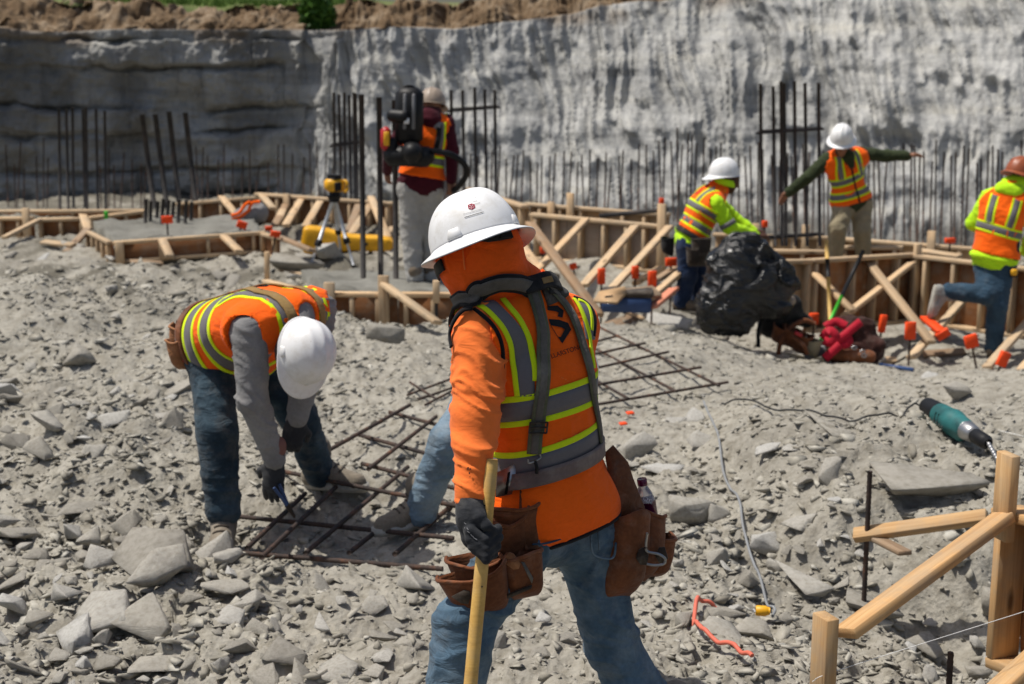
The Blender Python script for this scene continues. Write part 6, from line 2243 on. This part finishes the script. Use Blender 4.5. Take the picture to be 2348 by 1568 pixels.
# ---- the lime sleeved worker bending over the form
def c6(x, y): return (x * .2994 + 1464.5, y * .2994 + 244)
def lime():
    Y = 12.95
    J = WJ(pel=(1577, 548, Y), neck=(1648, 432, Y + .02), head=(1667, 413, Y), sr=(1640, 466, Y - .20), sl=(1622, 442, Y + .16), er=(1672, 522, Y - .22), wr=(1730, 539, Y - .10),
           el=(1680, 500, Y + .25), wl=(1725, 530, Y + .2), hr=(1578, 562, Y - .10), hl=(1586, 560, Y + .10), kr=(1576, 632, Y - .12), kl=(1604, 628, Y + .1), ar=(1562, 690, Y - .10), al=(1602, 688, Y + .1))
    P = Person('worker bending over the form beside the black bag, lime sleeves, orange vest, backwards white hat', J, h=.016)
    P.waist = .145
    hf, hu = np.array((.85, .1, -.30)), np.array((.25, 0, 1.))
    P.skin('skin_dark', hf, hu, palms={'r': ((.95, .05, -.05), (.1, .2, -1), 1), 'l': ((.95, 0, -.1), (0, 0, -1), -1)}, curl=.5, h=.011)
    P.trousers('navy_jeans', .014, .006, h=.014, r=(.094, .076, .064))
    P.shirt('lime_cloth', .014, .006, h=.014)
    lo = Blob(.04).cone(J['pel'] + P.u * .03 - P.r * .07, J['pel'] + P.u * .03 + P.r * .07, .135, .135, None, P.u, .5)
    blob_obj('shirt_hem', lo, .012, MAT['lime_cloth'], P.root, J['pel'])
    P.vest('orange_mesh', .026, .07, .004, h=.013)
    P.striped_band(.15, 0, .052, .020, 50)
    P.striped_band(.29, 0, .052, .020, 50)
    for sx in (-1, 1):
        P.striped_path([(sx * .14, .33), (sx * .135, .42), (sx * .12, .52)], n=24)
    ribbon('logo', P.vf.raw, P.on_torso([(.05, .49), (0, .51), (-.04, .48), (.0, .445), (.045, .42), (0, .39), (-.05, .41)], 1), .022, MAT['red_cloth'], P.vest_o, .007, .005, 40, 3)
    f = P.sf.raw
    a = J['er'] * .85 + J['sr'] * .15
    ax = nrm(J['sr'] - J['er']); q = nrm(np.cross(ax, (0, 1, 0))); q2 = np.cross(ax, q)
    an = np.linspace(0, 2 * np.pi, 16, endpoint=False)
    ribbon('sleeve_tape', f, a + .07 * (np.cos(an)[:, None] * q + np.sin(an)[:, None] * q2), .04, MAT['silver_tape'], P.root, .008, .006, 30, 3, closed=True)
    wr = Blob(.02).cone(J['head'] - hu * .015 - nrm(hf) * .02, J['head'] - hu * .03 - nrm(hf) * .01, .098, .095)
    wr.cut.append(lambda Q: np.abs((Q - J['head'] + hu * .02) @ nrm(hu)) - .03)
    blob_obj('headband', wr, .009, MAT['lime_cloth'], P.root, J['pel'])
    hard_hat(P.root, W(1659, 402, Y), np.array((-.97, -.1, -.02)), np.array((.08, 0, 1)), 'cap', 1.02, detail=1)
    belt_pouches(P, .045, [(1606, 545, Y - .24, (.95, .25, 0), (0, 0, 1), .17, .26, .08, 'dark_leather'), (1538, 545, Y - .02, (.3, -.95, 0), (0, 0, 1), .15, .17, .08, 'black_nylon'),
                          (1590, 568, Y - .27, (.95, .1, 0), (0, 0, 1), .13, .17, .06, 'dark_leather')], belt='black_nylon')
    for q, toe in (('l', (.9, .3, 0)), ('r', (.8, -.3, 0))):
        a = J['a' + q].copy(); a[2] = max(a[2], gz(a[0], a[1]) + .09)
        boot(P.root, a, a + np.array(toe) * .1, 'boot_brown', 1.05, .018)
lime()

# ---- the worker stepping over at the right edge
def c7(x, y): return (x * .3593 + 1783.7, y * .3593 + 338)
def stepper():
    Y = 12.75
    J = WJ(pel=(2274, 592, Y), neck=(2316, 428, Y + .02), head=(2342, 402, Y + .05), sl=(2268, 452, Y + .10), sr=(2345, 452, Y - .02), el=(2230, 512, Y + .18), wl=(2285, 545, Y + .38),
           er=(2368, 530, Y - .02), wr=(2350, 575, Y + .2), hl=(2262, 605, Y + .06), hr=(2298, 605, Y - .02), kr=(2286, 700, Y - .08), ar=(2277, 796, Y), kl=(2262, 676, Y - .10), al=(2176, 668, Y + .06))
    P = Person('worker at the right edge lifting one boot behind, lime hooded sleeves, orange vest, jeans', J, h=.016)
    P.waist = .145
    hf, hu = np.array((.75, .5, -.25)), np.array((.25, .1, 1.))
    P.skin('skin_dark', hf, hu, palms={'l': ((.8, .5, -.3), (0, 0, -1), 1), 'r': ((-.3, .8, -.4), (0, 0, -1), -1)}, h=.012)
    P.trousers('dark_jeans2', .014, .006, h=.014, r=(.096, .080, .066))
    P.shirt('lime_cloth', .016, .006, h=.014)
    lo = Blob(.04).cone(J['pel'] + P.u * .005 - P.r * .07, J['pel'] + P.u * .005 + P.r * .07, .135, .135, None, P.u, .45)
    blob_obj('shirt_hem', lo, .012, MAT['lime_cloth'], P.root, J['pel'])
    P.vest('orange_mesh', .026, .035, .004, h=.013)
    P.striped_band(.26, -.015, .055, .020, 50)
    for sx in (-1, 1):
        P.striped_path([(sx * .09, .30), (sx * .10, .42), (sx * .10, .56)], n=24)
    hd = Blob(.03).cone(J['neck'] + P.b * .05 - P.u * .03 - P.r * .06, J['neck'] + P.b * .05 - P.u * .03 + P.r * .06, .065, .065).cone(J['neck'] + P.u * .02, J['head'] - nrm(hf) * .03 - hu * .06, .085, .08)
    blob_obj('hood', hd, .012, MAT['lime_cloth'], P.root, J['pel'], folds((0, 0, 1), .005, 20, 8, 3))
    hard_hat(P.root, W(2336, 398, Y + .04), hf, hu, 'full', 1.0, 'hat_brown', 1)
    vp = Blob(.02).cone(J['pel'] + P.r * .15 + P.u * .06, J['pel'] + P.r * .15 + P.u * .18, .075, .05)
    blob_obj('side_panel', vp, .012, MAT['black_nylon'], P.root, J['pel'])
    a = J['ar'].copy(); a[2] = gz(a[0], a[1]) + .09
    boot(P.root, a, a + np.array((.07, .06, 0)), 'boot_brown', 1.05, .016)
    boot(P.root, W(2160, 676, Y + .06), W(2160, 676, Y + .06) + np.array((-.012, .01, -.1)), 'grey_boot', 1.12, .014, (-1, .1, .1) if False else (1, 0, 0))
    t = empty('tape_measure', W(2323, 626, Y - .16))
    tag(t, 'yellow tape measure clipped to the pocket of the worker at the right edge', 'tape measure')
    V, F = box_mesh(.06, .035, .06, .012)
    link('case', mesh_np('case', V, F, MAT['yellow_plastic']), t, Matrix.Translation(Vector(W(2324, 624, Y - .16))))
    V, F = box_mesh(.07, .03, .03, .006)
    link('clip', mesh_np('clip', V, F, MAT['black_plastic']), t, Matrix.Translation(Vector(W(2324, 632, Y - .15))))
_cloth('grey_boot', (.30, .30, .29), .2, 300, .9, dusty=.5, fold=.35)
stepper()
# ------------------------------------------------------------------ tools, bags and cords
def group_root(name, at, label, cat, grp=None):
    return tag(empty(name, at), label, cat, grp)

# ---- laser level on its tripod
def tripod():
    Y = 14.6
    hz = W(766, 452, Y)
    t = group_root('tripod', (hz[0], hz[1], gz(hz[0], hz[1])), 'silver survey tripod standing on the rubble left of the backpack worker', 'tripod')
    for (px, py, yy) in ((704, 578, Y - .25), (812, 572, Y - .1), (780, 540, Y + .55)):
        foot = W(px, py, yy)
        foot[2] = min(foot[2], gz(foot[0], foot[1]) + .03)
        d = foot - hz
        side = nrm(np.cross(d, (0, 1, .2))) * .022
        leg = tube('leg', [hz + d * .03, hz + d * .62], .020, MAT['zinc'], t)
        tube('leg_slide', [hz + d * .5, hz + d * .97], .013, MAT['zinc'], t)
        tube('leg_foot', [hz + d * .93, hz + d * 1.0], .017, MAT['black_plastic'], t)
        lumber('leg_clamp', hz + d * .56, hz + d * .64, .06, .05, MAT['black_plastic'], t)
    V, F = tube_np([hz - (0, 0, .05), hz + (0, 0, .015)], [.05, .075], 18)
    add('head_plate', V, F, MAT['black_plastic'], t, smooth=False)
    l = group_root('laser_level', hz, 'yellow rotary laser level with black top mounted on the tripod', 'laser level')
    c = W(767, 424, Y)
    V, F = box_mesh(.20, .17, .13, .03)
    link('body', mesh_np('body', V, F, MAT['yellow_plastic']), l, Matrix.Translation(Vector(c)) @ Matrix.Rotation(.3, 4, 'Z'))
    tube('top_cap', [c + (0, 0, .066), c + (0, 0, .105)], .075, MAT['black_plastic'], l, 20, False)
    tube('base', [c - (0, 0, .062), c - (0, 0, .105)], .06, MAT['black_plastic'], l, 18, False)
    tube('handle', spline([c + (.10, -.05, .05), c + (.135, -.07, .03), c + (.135, -.07, -.05), c + (.10, -.05, -.06)], 16), .016, MAT['yellow_plastic'], l)
    V, F = box_mesh(.07, .012, .09, .004)
    link('side_panel', mesh_np('side_panel', V, F, MAT['black_plastic']), l, Matrix.Translation(Vector(c + np.array((.045, -.088, -.01)))) @ Matrix.Rotation(.3, 4, 'Z'))
tripod()
def case():
    Y = 15.3
    a, b = W(690, 556, Y), W(905, 562, Y + .1)
    o = group_root('tripod_case', (a + b) / 2, 'long orange yellow carrying case lying under the tripod', 'case')
    n, m = 24, 20
    th = np.linspace(0, 2 * np.pi, m, endpoint=False)
    V = []
    for k in range(n):
        t = k / (n - 1)
        e = min(1, (t / .05) ** .5, ((1 - t) / .03) ** .5) if 0 < t < 1 else .05
        h = (.155 * (1 - t) + .05 * t + .012 * math.sin(t * 9)) * e
        c = a + (b - a) * t + np.array((0, 0, h * .2 - .06 * (1 - t) * 0))
        x, z = np.cos(th), np.sin(th)
        V.append(np.stack([c[0] + 0 * x, c[1] + .13 * e * np.sign(x) * np.abs(x) ** .3, c[2] + h * np.sign(z) * np.abs(z) ** .3], 1))
    add('shell', np.concatenate(V), [[i * m + k, i * m + (k + 1) % m, (i + 1) * m + (k + 1) % m, (i + 1) * m + k] for i in range(n - 1) for k in range(m)], MAT['yellow_plastic'], o, smooth=True)
    for t in (.2, .7):
        c = a + (b - a) * t
        V, F = box_mesh(.05, .03, .03, .006)
        link('latch', mesh_np('latch', V, F, MAT['black_plastic']), o, Matrix.Translation(Vector(c + np.array((0, -.135, .02)))))
case()

# ---- black rubbish bag
def bag():
    Y = 11.95
    b = Blob(.09)
    P_ = lambda x, y, d=0: W(x, y, Y + d)
    b.cone(P_(1660, 700), P_(1690, 600), .24, .17).cone(P_(1690, 600), P_(1740, 575), .17, .09).cone(P_(1720, 640), P_(1790, 640), .20, .13)
    b.cone(P_(1640, 720), P_(1690, 725), .15, .15).cone(P_(1650, 610), P_(1700, 566), .12, .06).cone(P_(1790, 610, .05), P_(1815, 660), .08, .05)
    b.cone(P_(1735, 572), P_(1786, 592), .06, .02).cone(P_(1690, 560), P_(1726, 546), .07, .02).cone(P_(1680, 680), P_(1775, 690), .20, .15)
    f1 = creases(nrm(np.array((.55, .1, .8))), .042, 14, 3.2, .7)
    f2 = creases(nrm(np.array((.45, .2, .85))), .011, 15, 9, 1.4)
    def crumple(Q):
        return f1(Q) + f2(Q) + .02 * noise(Q * 2.6, 8)
    o = blob_obj('rubbish_bag', b, .012, MAT['bin_liner'], None, (P_(1690, 735)[0], Y, P_(1690, 740)[2]), crumple)
    tag(o, 'large crumpled black plastic rubbish bag on the dirt crest', 'rubbish bag')
bag()

# ---- box and board by the dark brace
def boxes():
    Y = 12.0
    c = W(1437, 694, Y)
    o = group_root('tool_box', c, 'dark blue battered box on the crest behind the walking worker', 'box')
    for nm, d, off, m in (('body', (.42, .26, .13), (0, 0, 0), 'blue_paint'), ('lid', (.44, .28, .05), (0, 0, .09), 'dark_leather'), ('label', (.12, .006, .05), (.06, -.134, 0), 'grey_plastic')):
        V, F = box_mesh(*d, .015 if nm != 'label' else .001)
        link(nm, mesh_np(nm, V, F, MAT[m]), o, Matrix.Translation(Vector(c + np.array(off))) @ Matrix.Rotation(-.12, 4, 'Z'))
    pts = [(1361, 688), (1372, 668), (1432, 656), (1436, 668), (1414, 691)]
    P_ = np.array([W(x, y, 11.78 + .10 * (690 - y) / 34) for x, y in pts])
    hole = np.array([W(x, y, 11.78 + .10 * (690 - y) / 34) for x, y in ((1386, 679), (1405, 677), (1404, 680), (1386, 682))])
    up = np.array((0, .012, .022))
    V = np.vstack([P_, P_ - up])
    n = len(P_)
    pl = tag(add('plywood_offcut', V, [list(range(n))[::-1], list(range(n, 2 * n))] + [[k, (k + 1) % n, n + (k + 1) % n, n + k] for k in range(n)], MAT['pale_plywood']), 'pale plywood offcut with a hand slot leaning on the dark box', 'plywood')
    add('hand_slot', hole + np.array((0, -.004, .003)), [[0, 1, 2, 3], ], MAT['black_plastic'], pl)
    board('plank', 'brown board lying across the dark blue box', (1440, 676, 11.95), (1506, 668, 12.1), .16, .03, 'weathered_lumber', up=(0, -.5, 1))
boxes()

# ---- long handled tools
def handle(name, label, cat, pts, secs, head=None):
    P_ = [W(*p) for p in pts]
    o = group_root(name, P_[-1], label, cat)
    a, b = P_[0], P_[-1]
    for nm, t0, t1, r, m in secs:
        tube(nm, [a + (b - a) * t0, a + (b - a) * t1], r, MAT[m], o, 12)
    return o, a, b
o, a, b = handle('sledgehammer', 'sledgehammer standing head down with a green and black handle', 'sledgehammer', ((1978, 576, 12.75), (1872, 800, 12.05)),
                 (('grip', 0, .47, .019, 'black_plastic'), ('shaft', .465, 1.0, .0165, 'green_paint')))
V, F = tube_np([b + np.array((-.09, -.05, -.03)), b + np.array((.06, .04, -.02))], [.055, .052], 8)
add('head', V, F, MAT['grey_plastic'], o)
handle('shovel_handle', 'upright yellow handle with a black band behind the tool pouches', 'tool handle', ((1894, 552, 12.9), (1903, 735, 12.6)),
       (('shaft', 0, .24, .0185, 'pole_wood'), ('band', .23, .46, .0195, 'black_plastic'), ('shaft', .45, 1.0, .0185, 'pole_wood')))
tag(tube('steel_rod', [W(2016, 836, 11.9), W(2094, 848, 11.7)], .018, MAT['blue_paint']), 'short dark blue rod lying right of the red harness', 'rod')

# ---- tool pouches and harness bag
def pouches():
    Y = 12.1
    o = group_root('tool_belt', W(1840, 800, Y), 'brown leather tool pouches with belt dropped in front of the black bag', 'tool belt')
    for px, py, dx, x, z, w_, h_, d_ in ((1800, 744, 0, (.8, -.4, -.35), (.3, -.5, 1), .17, .2, .09), (1822, 750, -.06, (.8, -.5, -.3), (.4, -.5, 1), .15, .2, .08), (1846, 762, -.08, (.85, -.4, -.3), (.5, -.4, 1), .16, .2, .09), (1868, 775, -.1, (.8, -.5, -.2), (.5, -.5, 1), .13, .18, .08)):
        pocket('pouch', basis(W(px, py, Y + dx), nrm(x), np.array(z, float)), w_, h_, d_, 'brown_leather' if px != 1868 else 'khaki_trousers', o, 1.1, -.01)
    V, F = tube_np(spline([W(1784, 812, Y - .1), W(1790, 782, Y - .1), W(1812, 752, Y - .06), W(1842, 735, Y), W(1868, 742, Y)], 30), .022, 8)
    add('belt', V, F, MAT['brown_leather'], o, smooth=True)
    tube('belt', spline([W(1812, 770, Y - .15), W(1840, 790, Y - .2), W(1850, 812, Y - .2)], 16), .02, MAT['brown_leather'], o)
    lumber('red_clip', W(1822, 762, Y - .2), W(1838, 770, Y - .2), .03, .03, MAT['red_plastic'], o)
    d = group_root('knapsack', W(1790, 740, Y + .15), 'dark knapsack with straps lying against the black rubbish bag', 'bag')
    k = Blob(.06).cone(W(1770, 742, Y + .12), W(1815, 700, Y + .12), .12, .09).cone(W(1800, 712, Y + .1), W(1850, 738, Y + .14), .08, .05)
    blob_obj('body', k, .014, MAT['black_nylon'], d, None, folds((1, 0, 0), .010, 9, 7, 4))
    ob = Blob(.03).cone(W(1792, 688, Y), W(1812, 690, Y), .035, .045)
    blob_obj('pocket', ob, .01, MAT['cap_tan'], d)
    tube('strap', spline([W(1738, 796, Y - .12), W(1740, 750, Y - .06), W(1762, 716, Y - .02), W(1800, 700, Y - .02)], 30), .018, MAT['black_nylon'], d)
    h = group_root('harness_bag', W(1960, 800, Y), 'brown bag heaped with a bright red harness beside the sledgehammer', 'bag')
    k = Blob(.06).cone(W(1915, 800, Y + .1), W(1990, 800, Y + .12), .13, .14).cone(W(1930, 760, Y + .15), W(1975, 752, Y + .15), .13, .11).cone(W(2000, 800, Y + .05), W(2018, 790, Y), .07, .04)
    blob_obj('body', k, .014, MAT['dark_brown_bag'], h, None, folds((1, .3, .5), .012, 9, 8, 6))
    k2 = Blob(.03).cone(W(1905, 812, Y - .1), W(1990, 818, Y - .12), .05, .06)
    blob_obj('flap', k2, .012, MAT['brown_leather'], h, None, folds((1, 0, .3), .008, 12, 9, 8))
    f_ = k.raw
    def strap(pts, w=.075):
        P_ = np.array([W(x, y, Y + d) for x, y, d in pts])
        ribbon('red_strap', f_, P_, w, MAT['red_cloth'], h, .01, .012, 40, 4, snapin=False)
    kr = Blob(.03)
    for pts in ([(1884, 775, -.1), (1900, 758, -.12), (1915, 770, -.14), (1905, 786, -.14), (1888, 780, -.12)], [(1905, 786, -.14), (1930, 772, -.14), (1955, 752, -.12), (1972, 738, -.08)], [(1922, 786, -.14), (1938, 770, -.13), (1945, 785, -.15), (1928, 792, -.15)],
                [(1925, 790, -.16), (1910, 804, -.17), (1890, 822, -.17)], [(1890, 750, -.05), (1915, 738, -.02), (1940, 748, -.05)]):
        S = spline([W(x, y, Y + d) for x, y, d in pts], 24)
        n = len(S)
        T = nrm(np.gradient(S, axis=0))
        side = nrm(np.cross(T, (0, -1, .35)))
        wv = .036
        nn = np.cross(side, T)
        V = np.vstack([S + side * wv, S - side * wv, S - side * wv + nn * .014, S + side * wv + nn * .014])
        F = []
        for i in range(n - 1):
            for c0 in range(4):
                c1_ = (c0 + 1) % 4
                F.append([c0 * n + i, c0 * n + i + 1, c1_ * n + i + 1, c1_ * n + i])
        F += [[0, n, 2 * n, 3 * n], [n - 1, 4 * n - 1, 3 * n - 1, 2 * n - 1]]
        add('red_strap', V, F, MAT['red_cloth'], h, smooth=False)
    for px, py in ((1958, 797), (1977, 806), (1980, 815)):
        V, F = tube_np(spline([W(px - 6, py, Y - .22), W(px, py - 4, Y - .22), W(px + 6, py, Y - .22), W(px, py + 4, Y - .22), W(px - 6, py, Y - .22)], 16), .006, 6)
        add('buckle', V, F, MAT['steel'], h, smooth=True)
_cloth('dark_brown_bag', (.045, .016, .012), .25, 300, .7, dusty=.15, fold=.5)
pouches()

# ---- orange vest and grey bag dumped at the rear form
def dumped():
    Y = 16.6
    o = group_root('work_bag', W(575, 495, Y), 'grey bag draped with orange webbing by the rear formwork at left', 'bag')
    k = Blob(.05).cone(W(552, 500, Y), W(590, 488, Y), .10, .12)
    blob_obj('body', k, .016, MAT['grey_shirt'], o, None, folds((1, 0, 0), .012, 9, 7, 3))
    k = Blob(.05).cone(W(592, 505, Y), W(598, 474, Y + .05), .07, .06)
    blob_obj('dark_pocket', k, .016, MAT['black_nylon'], o)
    for pts in ([(530, 494), (548, 488), (562, 470), (574, 462)], [(568, 486), (578, 466), (596, 462)], [(532, 502), (550, 497), (566, 486)]):
        tube('orange_strap', spline([W(x, y, Y - .12) for x, y in pts], 14), .018, MAT['orange_mesh'], o)
dumped()

# ---- rotary hammer drill with its black cord
def drill():
    a, b = onto(2128, 992) + (0, 0, .075), onto(2262, 1070) + (0, 0, .07)
    d = nrm(b - a)
    L = np.linalg.norm(b - a)
    up = nrm(np.array((0, 0, 1)) - d * d[2])
    o = group_root('hammer_drill', (a + b) / 2, 'teal hammer drill lying on the rubble with its bit pointing down right', 'drill')
    P_ = lambda t, h=0, s=0: a + (b - a) * t + up * h + np.cross(up, d) * s
    body = Blob(.02).cone(P_(.20), P_(.42), .058, .062).cone(P_(.42, .004), P_(.62), .060, .052).cone(P_(.25, -.045), P_(.55, -.045), .03, .03)
    blob_obj('motor_housing', body, .006, MAT['teal_plastic'], o)
    bk = Blob(.02).cone(P_(-.02), P_(.2), .05, .057).cone(P_(.0, -.03), P_(.10, -.05), .03, .03)
    blob_obj('rear_handle', bk, .006, MAT['black_plastic'], o)
    tube('gear_case', [P_(.62), P_(.66), P_(.76), P_(.78)], [.050, .050, .042, .034], MAT['steel'], o, 18)
    tube('chuck', [P_(.77), P_(.80), P_(.96), P_(1.0)], [.030, .038, .036, .022], MAT['black_plastic'], o, 16)
    e = onto(2318, 1150) + (0, 0, .02)
    n = 70
    t = np.linspace(0, 1, n)
    S = b + (e - b) * t[:, None]
    V, F = tube_np(S, .0105 * (1 + .16 * np.sin(t * 95)), 10)
    add('bit', V, F, MAT['steel'], o, smooth=True)
    side = np.cross(up, d)
    for k in range(4):
        V, F = tube_np([P_(.28 + .05 * k, .03, -.052), P_(.28 + .05 * k, -.02, -.062)], .0045, 6)
        add('vent', V, F, MAT['black_plastic'], o)
drill()
def cord(label, name, pix, r, mat, cat, lift=.012, n=120):
    P_ = np.array([onto(*p) for p in pix])
    S = spline(P_, n)
    S[:, 2] = np.maximum(ground_z(S[:, 0], S[:, 1]) if 'ground_z' in globals() else 0, S[:, 2] - .02) + lift
    k = np.ones(7) / 7
    S[3:-3, 2] = np.convolve(S[:, 2], k, 'valid') + .004
    return tag(tube(name, S, r, MAT[mat], None, 8), label, cat)
cord('black cord trailing across the dust to the teal drill', 'power_cord', ((1655, 935), (1700, 944), (1790, 968), (1860, 985), (1940, 998), (2010, 998), (2060, 985), (2085, 962), (2110, 962), (2130, 975)), .0055, 'cord_black', 'cord', .034)
cord('grey wire running down the rubble slope to the yellow plug', 'grey_wire', ((1612, 930), (1640, 1010), (1660, 1080), (1690, 1140), (1705, 1210), (1735, 1310), (1758, 1370), (1776, 1400), (1770, 1422)), .006, 'grey_wire', 'wire', .030)
cord('salmon orange extension cord at the bottom edge', 'extension_cord', ((1640, 1398), (1605, 1400), (1592, 1425), (1592, 1470), (1606, 1520), (1640, 1548), (1680, 1575), (1720, 1610)), .0085, 'cord_pink', 'cord', .05)
def plug():
    c = onto(1745, 1414)
    o = group_root('plug', c, 'yellow cable plug lying on the rubble at the end of the wire', 'plug')
    d = nrm(np.array((1, -.1, 0)))
    a = c + np.array((0, -.02, .075))
    tube('housing', [a - d * .028, a - d * .024, a + d * .012, a + d * .02, a + d * .03], [.017, .0215, .0215, .018, .014], MAT['yellow_plastic'], o, 16)
    for s in (-.008, .008):
        tube('prong', [a - d * .028 + np.array((0, s, 0)), a - d * .045 + np.array((0, s, 0))], .003, MAT['zinc'], o, 6)
plug()
def scrap(px, py, label):
    c = onto(px, py)
    V, F = box_mesh(.05, .03, .010, .003)
    o = link('orange_scrap', mesh_np('orange_scrap', V, F, MAT['orange_paint']), None, Matrix.Translation(Vector(c + np.array((0, 0, .03)))) @ Matrix.Rotation(.5, 4, 'Z') @ Matrix.Rotation(.3, 4, 'X'))
    tag(o, label, 'scrap')
scrap(1444, 954, 'small orange scrap lying below the right rebar mat')
scrap(1428, 985, 'tiny orange chip on the dust below the orange scrap')

# ---- planting on the rim
def leafy(name, label, c, size, n, seed):
    r = np.random.default_rng(seed)
    root = tag(empty(name, c - np.array((0, 0, size[2]))), label, name)
    tube('stem', [c - np.array((0, 0, size[2] * 1.1)), c + np.array((.05, 0, size[2] * .4))], .04, MAT['weathered_lumber'], root)
    p = r.normal(size=(n, 3))
    p = p / np.linalg.norm(p, axis=1)[:, None] * (r.uniform(.2, 1, (n, 1)) ** .5) * np.array(size)
    p += .25 * np.array(size) * np.stack([noise(p * 2.2, 1), noise(p * 2.2, 2), noise(p * 2.2, 3)], 1)
    q = c + p
    a = nrm(r.normal(size=(n, 3))); b_ = nrm(np.cross(a, r.normal(size=(n, 3))))
    s = r.uniform(.05, .11, (n, 1))
    V = np.stack([q - a * s, q + b_ * s * .5, q + a * s, q - b_ * s * .5], 1).reshape(-1, 3)
    F = np.arange(4 * n).reshape(-1, 4)
    add('foliage', V, F, MAT['leaf'], root)

def clutter():
    for lab, a, b, w_, t_, m_ in (
        ('short pale offcut on the ground under the middle braces', (1290, 640, 13.4), (1338, 628, 13.5), .09, .03, 'lumber'),
        ('flat grey board lying before the middle formwork', (1392, 668, 12.6), (1452, 652, 12.9), .14, .02, 'weathered_lumber'),
        ('thin lath on the rubble between two orange caps', (1410, 640, 13.3), (1475, 672, 12.7), .04, .02, 'lumber'),
        ('pale board lying at the foot of the crossed braces', (1975, 735, 12.6), (2060, 742, 12.6), .09, .03, 'lumber'),
        ('grey weathered board before the far right formwork', (2120, 745, 12.9), (2215, 752, 12.9), .10, .03, 'weathered_lumber'),
        ('pale plank laid along the right formwork top', (2105, 574, 14.2), (2200, 588, 13.8), .09, .03, 'lumber'),
        ('pale scrap board left of the concrete footing', (98, 560, 15.7), (168, 572, 15.5), .09, .03, 'lumber'),
        ('weathered plank on the rubble before the left footing', (300, 598, 14.7), (372, 590, 14.9), .09, .03, 'weathered_lumber'),
        ('pale lath beside the tripod foot', (640, 590, 14.4), (705, 600, 14.2), .05, .03, 'lumber'),
        ('light plank leaning on the rear form behind the tripod', (700, 520, 16.8), (734, 462, 17.5), .09, .03, 'lumber'),
        ('weathered plank leaning on the rear form right of the tripod', (800, 530, 16.3), (822, 470, 17.3), .09, .03, 'weathered_lumber')):
        pa, pb = W(*a), W(*b)
        if abs(a[1] - b[1]) < 40:
            for p in (pa, pb):
                if 'top' not in lab:
                    p[2] = gz(p[0], p[1]) + .03
        tag(lumber('plank', pa, pb, w_, t_, MAT[m_], None, up=(0, -.3, 1)), lab, 'board')
clutter()
# ------------------------------------------------------------------ on the rim of the pit
def rim_point(px, py):
    """the point of the rock wall's mesh that lies nearest the sight line of a pixel, by picture position"""
    d = rayd(px, py)
    Q = CLV.reshape(-1, 3) - np.array((0, 0, CAM_H))
    t = Q @ d
    m = np.linalg.norm(Q - t[:, None] * d, axis=1) + .002 * t
    return CLV.reshape(-1, 3)[np.argmin(np.where(t > 5, m, 99))]
b0 = rim_point(735, 45)
leafy('bush', 'green bush hanging at the rim of the rock wall', b0 + np.array((0, -.25, .15)), (.28, .25, .55), 1500, 3)
def rim_grass():
    r = np.random.default_rng(9)
    n = 16000
    x = r.uniform(-9, -2.2, n)
    V = []
    top = CLV[:, -60:, :].reshape(-1, 3)
    k = (top[:, 0] > -9.5) & (top[:, 0] < -3.2) & (top[:, 2] > 2.95) & (top[:, 1] > 26.6) & (top[:, 1] < 36)
    src = top[k]
    p = src[r.integers(0, len(src), n)] + r.normal(0, .12, (n, 3)) * np.array((1, 1, .1))
    h = r.uniform(.06, .18, (n, 1))
    a = r.uniform(0, 6.28, n)
    sx = np.stack([np.cos(a), np.sin(a), 0 * a], 1) * .016
    lean = np.stack([r.normal(0, .3, n), r.normal(0, .3, n), np.ones(n)], 1) * h
    V = np.stack([p - sx, p + sx, p + lean], 1).reshape(-1, 3)
    o = add('rim_grass', V, np.arange(3 * n).reshape(-1, 3), MAT['grass'], None)
    kind(o, 'stuff')
rim_grass()
